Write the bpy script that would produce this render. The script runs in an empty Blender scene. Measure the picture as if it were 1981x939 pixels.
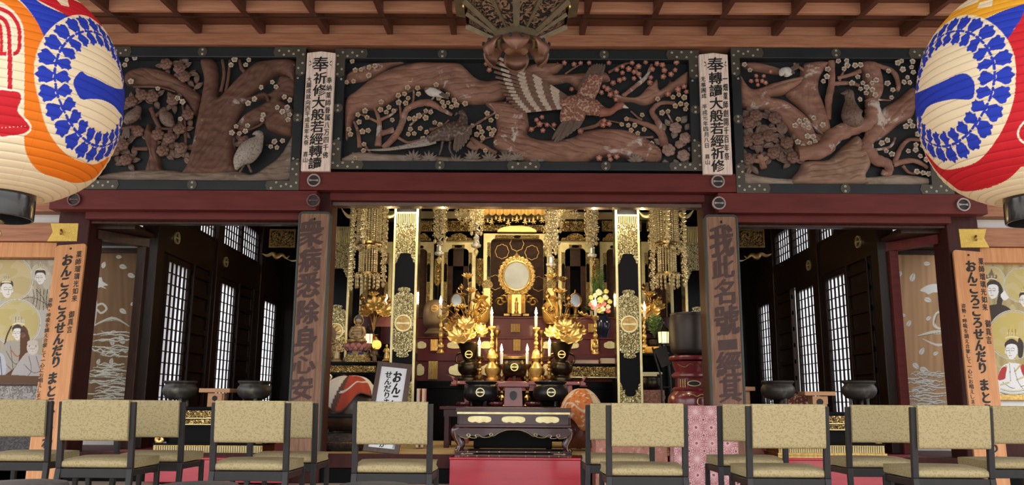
import bpy, bmesh, math, random
import numpy as np
from mathutils import Vector, Matrix
random.seed(7); rng = np.random.default_rng(7)
C = bpy.context.scene.collection
PI = math.pi
# ---------------------------------------------------------------- camera
FPX, CX, CY, CZ = 1650.0, 990.5, 469.5, 0.80
PITCH, ROLL = math.atan((783 - CY) / FPX), math.radians(.38)
YAW = math.atan(9.5 / FPX)
RC = Matrix.Rotation(YAW, 3, 'Z') @ Matrix.Rotation(PI / 2 + PITCH, 3, 'X') @ Matrix.Rotation(ROLL, 3, 'Z')
EYE = Vector((0, 0, CZ)); FWD = RC @ Vector((0, 0, -1))
cam = bpy.data.objects.new('camera', bpy.data.cameras.new('camera')); C.objects.link(cam)
cam.data.sensor_width = 36; cam.data.sensor_fit = 'HORIZONTAL'; cam.data.lens = FPX / 1981 * 36
cam.data.clip_end = 200
cam.matrix_world = Matrix.Translation(EYE) @ RC.to_4x4()
bpy.context.scene.camera = cam

def ray(px, py): return RC @ Vector(((px - CX) / FPX, (CY - py) / FPX, -1))
def P(px, py, D):                       # a sight line met with the upright plane Y = D
    d = ray(px, py); return EYE + d * (D / d.y)
def PX(px, py, X):                      # ... with the upright plane X = const
    d = ray(px, py); return EYE + d * (X / d.x)
def PZ(px, py, Z):                      # ... with a level plane
    d = ray(px, py); return EYE + d * ((Z - CZ) / d.z)
def mpp(p): return (Vector(p) - EYE).dot(FWD) / FPX   # metres one pixel spans there

class Frame:                            # a plane with its own axes; l() gives the place on it
    def __init__(s, o, M=None): s.o = Vector(o); s.M = M or Matrix.Identity(3); s.I = s.M.inverted(); s.k = mpp(s.o)
    def l(s, px, py):
        d = s.I @ ray(px, py); e = s.I @ (EYE - s.o); t = -e.y / d.y; q = e + d * t
        return q.x, q.z
    def ls(s, pts): return [s.l(*p) for p in pts]
    def mw(s): return Matrix.Translation(s.o) @ s.M.to_4x4()
def FR(px, py, D): return Frame(P(px, py, D))

# ---------------------------------------------------------------- mesh builder
class MB:
    def __init__(s): s.v = []; s.f = []; s.m = []; s.k = 0
    def add(s, vs, fs, M=None):
        b = len(s.v)
        if M is not None: vs = [tuple(M @ Vector(q)) for q in vs]
        s.v.extend(vs); s.f.extend([tuple(b + i for i in f) for f in fs]); s.m.extend([s.k] * len(fs)); return s
    def box(s, x0, x1, y0, y1, z0, z1, M=None):
        return s.add([(x0,y0,z0),(x1,y0,z0),(x1,y1,z0),(x0,y1,z0),(x0,y0,z1),(x1,y0,z1),(x1,y1,z1),(x0,y1,z1)],
                     [(0,3,2,1),(4,5,6,7),(0,1,5,4),(1,2,6,5),(2,3,7,6),(3,0,4,7)], M)
    def lathe(s, prof, c=(0,0,0), n=24, sx=1, sy=1, M=None, a0=0, wob=0, nw=0):
        vs, fs = [], []; m = len(prof)
        for r, z in prof:
            for i in range(n):
                a = a0 + 2*PI*i/n; q = max(r, 1e-4) * (1 + wob * math.cos(nw * a))
                vs.append((c[0]+q*math.cos(a)*sx, c[1]+q*math.sin(a)*sy, c[2]+z))
        for j in range(m-1):
            for i in range(n):
                i2 = (i+1) % n; fs.append((j*n+i, j*n+i2, (j+1)*n+i2, (j+1)*n+i))
        fs.append(tuple(range(n-1,-1,-1))); fs.append(tuple((m-1)*n+i for i in range(n)))
        return s.add(vs, fs, M)
    def tube(s, path, rad, n=8, fy=1.0, M=None, ref=None, closed=False):
        pts = [Vector(p) for p in path]; L = len(pts)
        if not hasattr(rad, '__len__'): rad = [rad]*L
        vs, fs = [], []; u = None
        for i, p in enumerate(pts):
            if closed: t = pts[(i+1) % L] - pts[i-1]
            else: t = pts[min(i+1,L-1)] - pts[max(i-1,0)]
            t = t.normalized() if t.length > 1e-9 else Vector((0,0,1))
            if u is None:
                u = Vector(ref) if ref else (Vector((0,1,0)) if abs(t.y) < .9 else Vector((1,0,0)))
            u = u - t*u.dot(t); u = u.normalized() if u.length > 1e-6 else t.orthogonal().normalized()
            w = t.cross(u)
            for k in range(n):
                a = 2*PI*k/n; vs.append(tuple(p + (u*math.cos(a)*fy + w*math.sin(a))*rad[i]))
        for j in range(L if closed else L-1):
            j2 = (j+1) % L
            for k in range(n):
                k2 = (k+1) % n; fs.append((j*n+k, j*n+k2, j2*n+k2, j2*n+k))
        if not closed: fs.append(tuple(range(n-1,-1,-1))); fs.append(tuple((L-1)*n+k for k in range(n)))
        return s.add(vs, fs, M)
    def prism(s, poly, y0, y1, M=None):      # polygon in x, z pushed through y
        n = len(poly); vs = [(x,y0,z) for x,z in poly] + [(x,y1,z) for x,z in poly]
        fs = [tuple(range(n)), tuple(range(2*n-1,n-1,-1))] + [(i,n+i,n+(i+1)%n,(i+1)%n) for i in range(n)]
        return s.add(vs, fs, M)
    def ring(s, outer, inner, y0, y1, M=None):   # polygon ring, same vertex count
        n = len(outer); vs = [(x,y0,z) for x,z in outer]+[(x,y0,z) for x,z in inner]+[(x,y1,z) for x,z in outer]+[(x,y1,z) for x,z in inner]
        fs = []
        for i in range(n):
            j = (i+1) % n
            fs += [(i,j,n+j,n+i),(2*n+j,2*n+i,3*n+i,3*n+j),(j,i,2*n+i,2*n+j),(n+i,n+j,3*n+j,3*n+i)]
        return s.add(vs, fs, M)
    def ell(s, c, r, n=14, m=9, M=None):
        if not hasattr(r, '__len__'): r = (r,r,r)
        pr = [(math.sin(PI*j/m), -math.cos(PI*j/m)) for j in range(m+1)]
        T = Matrix.Translation(c) @ Matrix.Diagonal((r[0],r[1],r[2],1))
        return s.lathe(pr, n=n, M=T if M is None else M @ T)
    def grid(s, fn, nu, nv, M=None):
        vs = [tuple(fn(i/nu, j/nv)) for j in range(nv+1) for i in range(nu+1)]
        fs = [(j*(nu+1)+i, j*(nu+1)+i+1, (j+1)*(nu+1)+i+1, (j+1)*(nu+1)+i) for j in range(nv) for i in range(nu)]
        return s.add(vs, fs, M)
    def build(s, name, mats, parent=None, loc=None, label=None, smooth=35, bev=0, fix=True):
        me = bpy.data.meshes.new(name); me.from_pydata(s.v, [], s.f)
        mats = mats if isinstance(mats, (list, tuple)) else [mats]
        for m in mats: me.materials.append(m)
        if len(mats) > 1: me.polygons.foreach_set('material_index', s.m)
        if fix and len(s.f) < 60000:
            bm = bmesh.new(); bm.from_mesh(me); bmesh.ops.recalc_face_normals(bm, faces=bm.faces); bm.to_mesh(me); bm.free()
        if smooth:
            me.polygons.foreach_set('use_smooth', [True]*len(me.polygons)); me.set_sharp_from_angle(angle=math.radians(smooth))
        o = bpy.data.objects.new(name, me); C.objects.link(o)
        if parent is not None: o.parent = parent
        if loc is not None: o.location = loc
        if label: o['label'] = label
        if bev:
            b = o.modifiers.new('bevel', 'BEVEL'); b.width = bev; b.segments = 2; b.limit_method = 'ANGLE'
        return o
def thing(name, label, cat, loc=(0,0,0), rotz=0, group=None, M=None):
    o = bpy.data.objects.new(name, None); C.objects.link(o); o.empty_display_size = .1
    if M is not None: o.matrix_world = M
    else: o.location = loc; o.rotation_euler = (0,0,rotz)
    return tag(o, label, cat, group)
def tag(o, label, cat, group=None):
    o['label'] = label; o['category'] = cat
    if group: o['group'] = group
    return o
def struct(o): o['kind'] = 'structure'; return o
def dup(r, loc=None, label=None, parent=None, group=None, rotz=None):
    c = r.copy(); C.objects.link(c); c.parent = parent
    if loc is not None: c.location = loc
    if rotz is not None: c.rotation_euler = (0,0,rotz)
    if label: c['label'] = label
    if group: c['group'] = group
    for ch in list(r.children): dup(ch, parent=c)
    return c
def cat(pts, n=6, closed=False):             # Catmull-Rom through points of any dimension
    A = np.array(pts, float); L = len(A); out = []
    for i in range(L if closed else L-1):
        if closed: p0,p1,p2,p3 = A[i-1],A[i],A[(i+1)%L],A[(i+2)%L]
        else: p0,p1,p2,p3 = A[max(i-1,0)],A[i],A[i+1],A[min(i+2,L-1)]
        for k in range(n):
            t = k/n; out.append(.5*((2*p1)+(p2-p0)*t+(2*p0-5*p1+4*p2-p3)*t*t+(3*p1-p0-3*p2+p3)*t**3))
    if not closed: out.append(A[-1])
    return [tuple(map(float,q)) for q in out]
def circ(cx, cz, r, n=32, rz=None, a0=0):
    rz = r if rz is None else rz
    return [(cx+r*math.cos(a0+2*PI*i/n), cz+rz*math.sin(a0+2*PI*i/n)) for i in range(n)]

# ---------------------------------------------------------------- glyphs
_G = {}
def glyph(ch, heavy=0.02, ext=0.0):
    k = (ch, heavy, ext)
    if k not in _G:
        c = bpy.data.curves.new('g', 'FONT'); c.body = ch; c.offset = heavy; c.resolution_u = 3; c.extrude = ext
        o = bpy.data.objects.new('g', c); C.objects.link(o)
        m = bpy.data.meshes.new_from_object(o.evaluated_get(bpy.context.evaluated_depsgraph_get()))
        V = np.array([v.co[:] for v in m.vertices]); F = [tuple(p.vertices) for p in m.polygons]
        bpy.data.objects.remove(o); bpy.data.curves.remove(c); bpy.data.meshes.remove(m)
        lo, hi = V.min(0), V.max(0); V[:,0] -= (lo[0]+hi[0])/2; V[:,1] -= (lo[1]+hi[1])/2
        w, h = hi[0]-lo[0], hi[1]-lo[1]; V[:,0] /= w; V[:,1] /= h
        _G[k] = (V, F, w, h)
    return _G[k]
def put(mb, ch, x, z, w, h, y=0.0, heavy=.02, nib=0.03, skew=0.0, ext=0.0, rot=0.0):
    """one character in a box w by h centred on x, z, facing -Y; a slanted nib thickens it like a brush"""
    V, F, _, _ = glyph(ch, heavy, ext)
    for i, t in enumerate((-1, -.33, .33, 1) if nib else (0,)):
        X = V[:,0]*(w - 1.4*nib*h) + t*nib*h*.8; Z = V[:,1]*(h*(1-nib)) + t*nib*h*.45
        Z = Z + skew*X; X = X + rot*Z
        Y = y - V[:,2]*h - i*.0004
        mb.add(list(zip((X+x).tolist(), Y.tolist(), (Z+z).tolist())), F)
def column(mb, s, F, top, bot, w, y, heavy=.01, nib=.02, fit=.86, skew=.06, frac=None):
    """a column of characters running from pixel top to pixel bot on frame F, w pixels wide"""
    n = len(s)
    for i, ch in enumerate(s):
        if ch == ' ': continue
        t = (i+.5)/n; px = top[0]+(bot[0]-top[0])*t; py = top[1]+(bot[1]-top[1])*t
        V, Fc, gw, gh = glyph(ch, heavy)
        H = abs(bot[1]-top[1])/n*fit
        x, z = F.l(px, py); x1, z1 = F.l(px+1, py); _, z2 = F.l(px, py-1)
        h = min(1., gh/.88)*H; ww = max(min(1., gw/.88)*w, w*.3)
        put(mb, ch, x, z, ww*abs(x1-x), max(h, H*.14)*abs(z2-z), y, heavy, nib, skew)

# ---------------------------------------------------------------- materials
def new(name):
    m = bpy.data.materials.new(name); m.use_nodes = True; nt = m.node_tree
    return m, nt, nt.nodes['Principled BSDF']
def ramp(nt, fac, stops):
    r = nt.nodes.new('ShaderNodeValToRGB'); nt.links.new(fac, r.inputs[0]); e = r.color_ramp.elements
    while len(e) < len(stops): e.new(.5)
    for q, (p, c) in zip(e, stops): q.position = p; q.color = (*c, 1) if len(c) == 3 else c
    return r.outputs[0]
def coords(nt, sc=(1,1,1), kind='Object'):
    t = nt.nodes.new('ShaderNodeTexCoord'); mp = nt.nodes.new('ShaderNodeMapping'); mp.inputs['Scale'].default_value = sc
    nt.links.new(t.outputs[kind], mp.inputs[0]); return mp.outputs[0]
def noise(nt, co, scale=5, detail=4, dist=0, rough=.5):
    n = nt.nodes.new('ShaderNodeTexNoise'); nt.links.new(co, n.inputs['Vector'])
    n.inputs['Scale'].default_value = scale; n.inputs['Detail'].default_value = detail; n.inputs['Distortion'].default_value = dist
    n.inputs['Roughness'].default_value = rough; return n.outputs['Fac']
def bump(nt, b, h, st=.3, d=.01):
    n = nt.nodes.new('ShaderNodeBump'); n.inputs['Strength'].default_value = st; n.inputs['Distance'].default_value = d
    nt.links.new(h, n.inputs['Height']); nt.links.new(n.outputs[0], b.inputs['Normal'])
def M(name, c, c2=None, rough=.5, metal=0, sc=(1,1,1), ns=6, det=4, dist=0, lo=.35, hi=.65, bs=0, bd=.01, coat=0, spec=.5, bsc=None):
    m, nt, b = new(name); b.inputs['Base Color'].default_value = (*c, 1)
    b.inputs['Roughness'].default_value = rough; b.inputs['Metallic'].default_value = metal
    b.inputs['Coat Weight'].default_value = coat; b.inputs['Coat Roughness'].default_value = .08
    b.inputs['Specular IOR Level'].default_value = spec
    if c2 is not None or bs:
        f = noise(nt, coords(nt, sc), ns, det, dist)
        if c2 is not None: nt.links.new(ramp(nt, f, [(lo, c), (hi, c2)]), b.inputs['Base Color'])
        if bs:
            if bsc: f = noise(nt, coords(nt, sc), bsc, det, dist)
            bump(nt, b, f, bs, bd)
    return m
def attr_mat(name, rough=.8, transl=0, bs=0, ns=60, emit=0, spec=.3):
    m, nt, b = new(name); a = nt.nodes.new('ShaderNodeAttribute'); a.attribute_name = 'Col'
    nt.links.new(a.outputs['Color'], b.inputs['Base Color']); b.inputs['Roughness'].default_value = rough
    b.inputs['Specular IOR Level'].default_value = spec
    if bs: bump(nt, b, noise(nt, coords(nt), ns, 4), bs, .004)
    if transl:
        t = nt.nodes.new('ShaderNodeBsdfTranslucent'); nt.links.new(a.outputs['Color'], t.inputs[0])
        x = nt.nodes.new('ShaderNodeMixShader'); x.inputs[0].default_value = transl
        nt.links.new(b.outputs[0], x.inputs[1]); nt.links.new(t.outputs[0], x.inputs[2])
        nt.links.new(x.outputs[0], nt.nodes['Material Output'].inputs[0])
    return m
def relief_mat(name, hi, lo, scale, metal=.65, rough=.3, depth=.012, st=1.0, thr=(.42,.56), sc=(1,1,1)):
    """chased metal: swirling raised scrolls over a darker ground"""
    m, nt, b = new(name); co = coords(nt, sc)
    n1 = noise(nt, co, scale*.45, 2, 0)
    v = nt.nodes.new('ShaderNodeTexNoise'); nt.links.new(co, v.inputs['Vector']); v.inputs['Scale'].default_value = scale
    v.inputs['Detail'].default_value = 1.5; v.inputs['Distortion'].default_value = 2.6
    r = ramp(nt, v.outputs['Fac'], [(thr[0], lo), (thr[1], hi)]); nt.links.new(r, b.inputs['Base Color'])
    h = ramp(nt, v.outputs['Fac'], [(thr[0]-.04, (0,0,0)), (thr[1]+.04, (1,1,1))]); bump(nt, b, h, st, depth)
    b.inputs['Metallic'].default_value = metal; b.inputs['Roughness'].default_value = rough
    return m
def emis(name, c, s):
    m, nt, b = new(name); b.inputs['Base Color'].default_value = (*c,1); b.inputs['Emission Color'].default_value = (*c,1); b.inputs['Emission Strength'].default_value = s
    return m

red_lacq = M('maroon painted wood', (.105,.020,.019), (.135,.027,.024), .5, sc=(1,6,6), ns=3, bs=.05, spec=.18)
red_dark = M('dark maroon wood', (.04,.011,.010), (.055,.015,.013), .5, sc=(6,6,1), ns=4, bs=.05, spec=.15)
wood_ceil = M('cedar ceiling wood', (.125,.047,.029), (.175,.068,.042), .55, sc=(1.2,14,14), ns=3, det=6, dist=.5, bs=.1, bd=.003, spec=.2)
wood_rib = M('cedar rib wood', (.085,.03,.019), (.125,.046,.028), .5, sc=(14,1.2,14), ns=3, det=6, bs=.08, bd=.003, spec=.2)
wood_beam = M('natural wood beam', (.30,.125,.07), (.40,.185,.105), .55, sc=(1,14,14), ns=3, det=6, dist=.6, bs=.1, bd=.003, spec=.2)
wood_orange = M('orange cedar board', (.50,.22,.09), (.60,.29,.13), .5, sc=(16,16,1), ns=2.4, det=6, dist=.8, bs=.06, bd=.002, spec=.2)
wood_brown = M('weathered brown board', (.17,.088,.058), (.28,.155,.10), .6, sc=(22,22,1.2), ns=2.5, det=7, dist=1.2, bs=.2, bd=.003, spec=.2)
wood_pale = M('bleached plaque wood', (.82,.68,.61), (.46,.32,.26), .7, sc=(26,26,1.4), ns=2.6, det=8, dist=1.5, lo=.48, hi=.75, bs=.2, bd=.003, spec=.2)
wood_dark = M('dark brown wood', (.03,.014,.009), (.05,.022,.014), .35, sc=(10,10,1.5), ns=4, bs=.08, bd=.002, spec=.25)
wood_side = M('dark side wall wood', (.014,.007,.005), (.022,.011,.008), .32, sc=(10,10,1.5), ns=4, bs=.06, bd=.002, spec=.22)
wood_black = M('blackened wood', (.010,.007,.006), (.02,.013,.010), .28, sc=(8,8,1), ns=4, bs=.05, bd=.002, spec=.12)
lacq_black = M('black lacquer', (.005,.005,.006), rough=.2, spec=.05)
lacq_maroon = M('maroon lacquer', (.045,.007,.010), (.06,.010,.012), .25, coat=.15, ns=3, spec=.2)
lacq_red = M('crimson lacquer', (.34,.012,.028), (.42,.018,.036), .12, coat=.8, sc=(1,1,8), ns=2)
red_carpet = M('red carpet', (.20,.012,.02), (.26,.018,.03), .9, ns=150, bs=.3, bd=.002)
plaster = M('white plaster', (.78,.77,.74), (.72,.71,.69), .9, ns=4)
ink = M('black ink', (.008,.007,.007), rough=.7)
ink_brown = M('dark brown carved paint', (.045,.016,.012), (.06,.022,.016), .6, ns=30)
gold = M('gold leaf', (.86,.62,.24), (.72,.46,.14), .3, .72, ns=30, bs=.1, bd=.002)
gold_pale = M('pale brass gold', (.74,.66,.37), (.64,.54,.26), .38, .65, ns=14, bs=.12, bd=.002)
gold_dark = M('old gold', (.50,.33,.12), (.32,.19,.06), .38, 1, ns=40, bs=.2, bd=.003)
gold_relief = relief_mat('chased gilt scrollwork', (.98,.90,.52), (.16,.105,.025), 38, rough=.3, depth=.012)
gold_relief_warm = relief_mat('carved gilded openwork', (.85,.58,.20), (.05,.025,.008), 34, rough=.32, depth=.02)
gold_relief_fine = relief_mat('fine gilt filigree', (.80,.60,.26), (.10,.06,.02), 70, rough=.35, depth=.006)
brass = M('aged brass', (.46,.33,.15), (.28,.19,.08), .28, 1, ns=12, bs=.1, bd=.002)
bronze = M('dark bronze', (.030,.025,.020), (.07,.055,.035), .32, .85, ns=5, bs=.1, bd=.003, spec=.2)
verdigris = M('verdigris bronze', (.05,.046,.042), (.19,.20,.17), .5, .45, ns=9, det=7, lo=.52, hi=.8, bs=.3, bd=.004)
black_iron = M('black cast iron', (.010,.010,.011), (.02,.02,.02), .32, .3, ns=9, bs=.3, bd=.004)
# ================================================================ setting
FZ = .29                                           # raised inner floor
def sbox(name, x0,x1,y0,y1,z0,z1, mat, bev=.006):
    return struct(MB().box(x0,x1,y0,y1,z0,z1).build(name, mat, smooth=0, bev=bev))
floor_wood = M('pale bounce floor boards', (.36,.27,.19), (.44,.34,.25), .35, sc=(12,1,1), ns=3)  # unseen floor, made pale to bounce warm light onto ceiling and panels
sbox('ground', -30,30,-30,2.4,-.75,-.7, M('pale gravel', (.46,.44,.40), (.38,.36,.33), .95, ns=60), 0)  # unseen outdoor ground, put in bright so the ceiling is lit from below
sbox('floor', -9,9,2.4,15.4,-.12,0, floor_wood, 0)
sbox('floor_inner', -9,9,9.06,15.4,0,FZ-.02, wood_dark, 0)
sbox('trim_1', -9,-.0,8.98,9.06,.15,FZ-.0, red_dark); sbox('trim_2', 0,9,8.98,9.06,.15,FZ-.0, red_dark)
sbox('trim_3', -9,9,9.0,9.06,0,.15, lacq_black)
for sx in (-1, 1):
    a, b = sorted((sx*2.05, sx*4.3))
    sbox('floor_carpet', a,b,9.06,15.2,FZ-.02,FZ-.002, red_carpet, 0)
    a, b = sorted((sx*4.3, sx*9))
    sbox('floor_corridor', a,b,9.06,15.2,FZ-.02,FZ-.002, red_dark, 0)
tatami = M('tatami straw', (.46,.32,.14), (.54,.38,.18), .7, sc=(2,160,1), ns=2, bs=.2, bd=.002)
for i, (y0, y1) in enumerate(((9.07,9.65),(9.67,10.3),(10.32,11.05),(11.07,11.6))):
    o = sbox('tatami_floor', -2.04,2.04,y0,y1,FZ-.02,FZ-.004+.012*i, tatami, .004)
# side walls of the inner hall: posts, rails, latticed paper windows, slatted doors
paper = bpy.data.materials.new('window paper'); paper.use_nodes = True
_n = paper.node_tree; _n.nodes.clear(); _o = _n.nodes.new('ShaderNodeOutputMaterial'); _t = _n.nodes.new('ShaderNodeBsdfTranslucent'); _d = _n.nodes.new('ShaderNodeBsdfDiffuse')
_t.inputs[0].default_value = (.97,.97,1,1); _d.inputs[0].default_value = (.7,.7,.7,1); _x = _n.nodes.new('ShaderNodeMixShader'); _x.inputs[0].default_value = .12
_n.links.new(_t.outputs[0], _x.inputs[1]); _n.links.new(_d.outputs[0], _x.inputs[2]); _n.links.new(_x.outputs[0], _o.inputs[0])
WN = [0]
def shoji(sx, y0, y1, z0, z1, nu, nv):
    WN[0] += 1; X = sx*4.25
    w = struct(MB().box(X-.002, X+.002, y0, y1, z0, z1).build('window_%d' % WN[0], paper, smooth=0))
    m = MB(); e = .012
    for i in range(nu+1):
        y = y0 + (y1-y0)*i/nu; m.box(X-sx*.025-.012, X-sx*.025+.012, y-.006, y+.006, z0, z1)
    for j in range(nv+1):
        z = z0 + (z1-z0)*j/nv; m.box(X-sx*.025-.011, X-sx*.025+.011, y0, y1, z-.006, z+.006)
    m.build('window_lattice', wood_black, parent=w, smooth=0)
    m = MB()
    for (a,b,c,d) in ((y0-.05,y0,z0-.05,z1+.08),(y1,y1+.05,z0-.05,z1+.08),(y0,y1,z1,z1+.08),(y0,y1,z0-.05,z0)):
        m.box(X-.05,X+.03,a,b,c,d)
    m.build('window_frame', wood_side, parent=w, smooth=0)
DN = [0]
def slat_door(sx, y0, y1, z0, z1):
    DN[0] += 1; X = sx*4.25
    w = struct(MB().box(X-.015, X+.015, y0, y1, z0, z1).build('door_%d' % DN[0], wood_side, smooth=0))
    m = MB()
    for k in range(9):
        z = z0 + (z1-z0)*(k+.5)/9; m.box(X-sx*.04-.012, X-sx*.04+.02, y0, y1, z-.035, z+.035)
    for (a,b) in ((y0,y0+.05),(y1-.05,y1)): m.box(X-sx*.05-.012,X-sx*.05+.03,a,b,z0,z1)
    m.build('door_battens', wood_side, parent=w, smooth=0, bev=.004)
for sx, W_, Dn in ((-1, ((10.19,10.85,5,15),(11.95,12.69,5,15),(14.2,14.9,4,15)), ((10.9,11.6),(12.75,13.5))),
               (1, ((10.85,11.53,5,15),(12.02,12.74,5,15),(14.19,14.77,4,15)), ((10.1,10.8),(13.0,13.9)))):
    for (y0,y1,nu,nv) in W_: shoji(sx, y0, y1, .45, 2.485, nu, nv)
    for d in Dn: slat_door(sx, d[0], d[1], .36, 2.57)
    for (y0,y1,nu) in ((11.12,11.85,7),(12.05,12.8,7),(12.9,13.66,7)): shoji(sx, y0, y1, 3.05, 3.52, nu, 4)
    X = sx*4.25; a, b = X-.06, X+.06
    for y in (9.78, 11.76, 13.8): sbox('pillar', X-.1, X+.1, y-.1, y+.1, FZ, 3.9, wood_side, .01)
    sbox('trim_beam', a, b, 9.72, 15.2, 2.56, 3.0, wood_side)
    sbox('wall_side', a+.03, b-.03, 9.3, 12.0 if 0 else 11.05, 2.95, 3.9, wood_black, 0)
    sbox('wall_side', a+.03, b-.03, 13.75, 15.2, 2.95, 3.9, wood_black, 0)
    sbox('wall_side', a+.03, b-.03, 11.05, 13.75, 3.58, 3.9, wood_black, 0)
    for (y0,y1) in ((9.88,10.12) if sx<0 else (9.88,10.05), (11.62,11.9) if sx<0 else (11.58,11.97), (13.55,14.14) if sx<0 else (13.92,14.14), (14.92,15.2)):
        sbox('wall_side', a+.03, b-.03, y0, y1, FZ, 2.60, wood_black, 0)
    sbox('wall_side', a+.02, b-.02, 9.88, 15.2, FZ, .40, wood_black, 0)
    for (y, zz) in ((10.27,2.783),(12.07,2.783)):
        X1 = X - sx*.075
        m = MB(); R = Matrix.Translation((X1,y,zz)) @ Matrix.Rotation(PI/2,4,'Z')
        m.ring(circ(0,0,.075,28), circ(0,0,.062,28), -.012,.012, R); m.box(-.06,.06,-.01,.01,-.008,.008,R)
        w = {(-1,10.27):'nearer gilt ring ornament on the left inner beam',(-1,12.07):'farther gilt ring ornament on the left inner beam',
             (1,10.27):'nearer gilt ring ornament on the right inner beam',(1,12.07):'farther gilt ring ornament on the right inner beam'}[(sx,y)]
        tag(m.build('mounted_beam_medallion', gold_pale), w, 'medallion', 'gilt ring ornaments on the inner side beams')
sbox('wall_back', -4.4,4.4,15.2,15.3,0,4.4, wood_black, 0)
sbox('ceiling_inner', -4.4,4.4,9.1,15.3,3.9,4.0, wood_black, 0)
sbox('wall_upper', -4.7,4.7,9.13,9.2,2.95,4.95, wood_black, 0)
# corridors outside the inner hall: ceiling, mural wall
for sx in (-1, 1):
    a, b = sorted((sx*4.31, sx*5.3)); sbox('ceiling_corridor', a,b,9.34,11,2.72,2.78, wood_dark, 0)
    a, b = sorted((sx*4.36, sx*7.6)); sbox('wall_corridor', a,b,10.5,10.56,FZ,3.2, plaster, 0)
    a, b = sorted((sx*4.95, sx*6.6)); sbox('wall_outer', a,b,9.2,9.26,0,5.0, plaster, 0)
    # outer columns and inner posts
    a, b = sorted((sx*4.62, sx*4.96)); sbox('pillar', a,b,9.0,9.33,0,4.66, red_dark, .012)
    a, b = sorted((sx*2.0, sx*2.32)); sbox('pillar', a,b,8.95,9.27,0,4.66, red_dark, .012)
    # beams of the outer side walls
    a, b = sorted((sx*4.97, sx*9))
    sbox('trim_beam', a,b,9.02,9.2,2.5,2.705, wood_beam); sbox('trim_beam', a,b,9.06,9.2,2.33,2.495, wood_orange)
    sbox('trim_beam', a,b,9.02,9.2,2.83,2.97, wood_beam)
    sbox('wall_dado', a,b,9.16,9.2,0,.75, red_dark)
    # nageshi lintels
    a, b = sorted((sx*2.13, sx*4.97)); sbox('lintel', a,b,8.80,8.95,2.807,3.022, red_lacq)
    a, b = sorted((sx*2.02, sx*4.64)); sbox('lintel', a,b,8.93,9.15,2.732,2.815, red_lacq)
    sbox('trim_rail', a,b,9.03,9.13,2.70,2.731, wood_dark)
    # door frame beyond the outer bay (glossier red on the right)
    m = red_lacq if sx > 0 else wood_dark
    a, b = sorted((sx*4.36, sx*4.27)); sbox('trim_doorframe', sx*4.31-.05, sx*4.31+.05, 9.62,9.72,FZ,2.56, m)
    p0, p1 = Vector((sx*4.64, 9.2, 0)), Vector((sx*4.27, 9.74, 0)); n_ = Vector((-(p1-p0).y, (p1-p0).x, 0)).normalized()*.05*sx
    q = [p0-n_, p1-n_, p1+n_, p0+n_]
    struct(MB().add([(v.x,v.y,z) for z in (2.56,2.66) for v in q], [(0,1,2,3),(7,6,5,4),(0,4,5,1),(1,5,6,2),(2,6,7,3),(3,7,4,0)]).build('trim_doorhead', m, smooth=0))
    a, b = sorted((sx*4.2, sx*4.7)); sbox('ceiling_soffit', a,b,9.16,9.76,2.67,2.71, wood_dark, 0)
sbox('lintel', -2.33,2.33,8.80,8.95,3.03,3.232, red_lacq); sbox('lintel', -2.02,2.02,8.93,9.15,2.951,3.04, red_lacq)
sbox('trim_rail', -2.02,2.02,9.0,9.13,2.905,2.95, M('worn brown rail', (.10,.05,.035), (.14,.07,.05), .25, coat=.3))
sbox('trim_beam', -7,7,8.78,9.05,4.668,4.80, wood_beam)
# sloping coffered ceiling of the outer hall
wood_rib_lit = M('daylit tone cedar rib', (.42,.19,.11), (.52,.26,.16), .55, sc=(1,14,14), ns=3, det=6, bs=.1, bd=.003, spec=.2)  # daylight on the cross ribs' near faces, put into a paler rib colour
SL = math.radians(4.5); ZC = 4.79
def ceil_obj(name, x0,x1,l0,l1,h0,h1, mat, bev=.004):
    o = sbox(name, x0,x1,-l1,-l0,h0,h1, mat, bev); o.location = (0,8.85,ZC); o.rotation_euler = (SL,0,0); return o
ceil_obj('ceiling', -9,9,0,7.6,.13,.16, wood_ceil, 0)
for k in range(-9, 10): ceil_obj('ceiling_rib', k*.705-.03, k*.705+.03, 0, 7.6, .005, .13, wood_rib)
for k in range(0, 11): ceil_obj('ceiling_rib', -9, 9, k*.69-.03, k*.69+.03, 0.015, .128, wood_rib_lit)
sbox('trim_rod', -7,7,8.10,8.115,4.66,4.672, wood_dark, 0)
# round crest fittings on the lintels
crest_ring = M('weathered crest metal', (.40,.33,.31), (.30,.24,.23), .5, .6, ns=20); crest_dark = M('dark crest hollow', (.012,.008,.008), rough=.5)
def crest(loc, label, rmat, r=.072):
    t = thing('mounted_crest', label, 'crest fitting', loc, group='round crest fittings on the red lintels')
    MB().ring(circ(0,0,r,36), circ(0,0,r*.76,36), -.03, 0).build('rim', rmat, t, bev=.004)
    MB().prism(circ(0,0,r*.78,30), -.012, 0).build('dish', crest_dark, t)
    w = r*.62; MB().prism(cat([(-w,r*.17),(-w*.5,r*.09),(w*.5,r*.09),(w,r*.17),(w*1.02,-r*.17),(w*.5,-r*.09),(-w*.5,-r*.09),(-w*1.02,-r*.17)],4,True), -.026,-.008).build('bar', rmat, t)
    return t
rm2 = M('maroon crest metal', (.16,.08,.075), (.11,.05,.05), .5, .5, ns=20)
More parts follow.
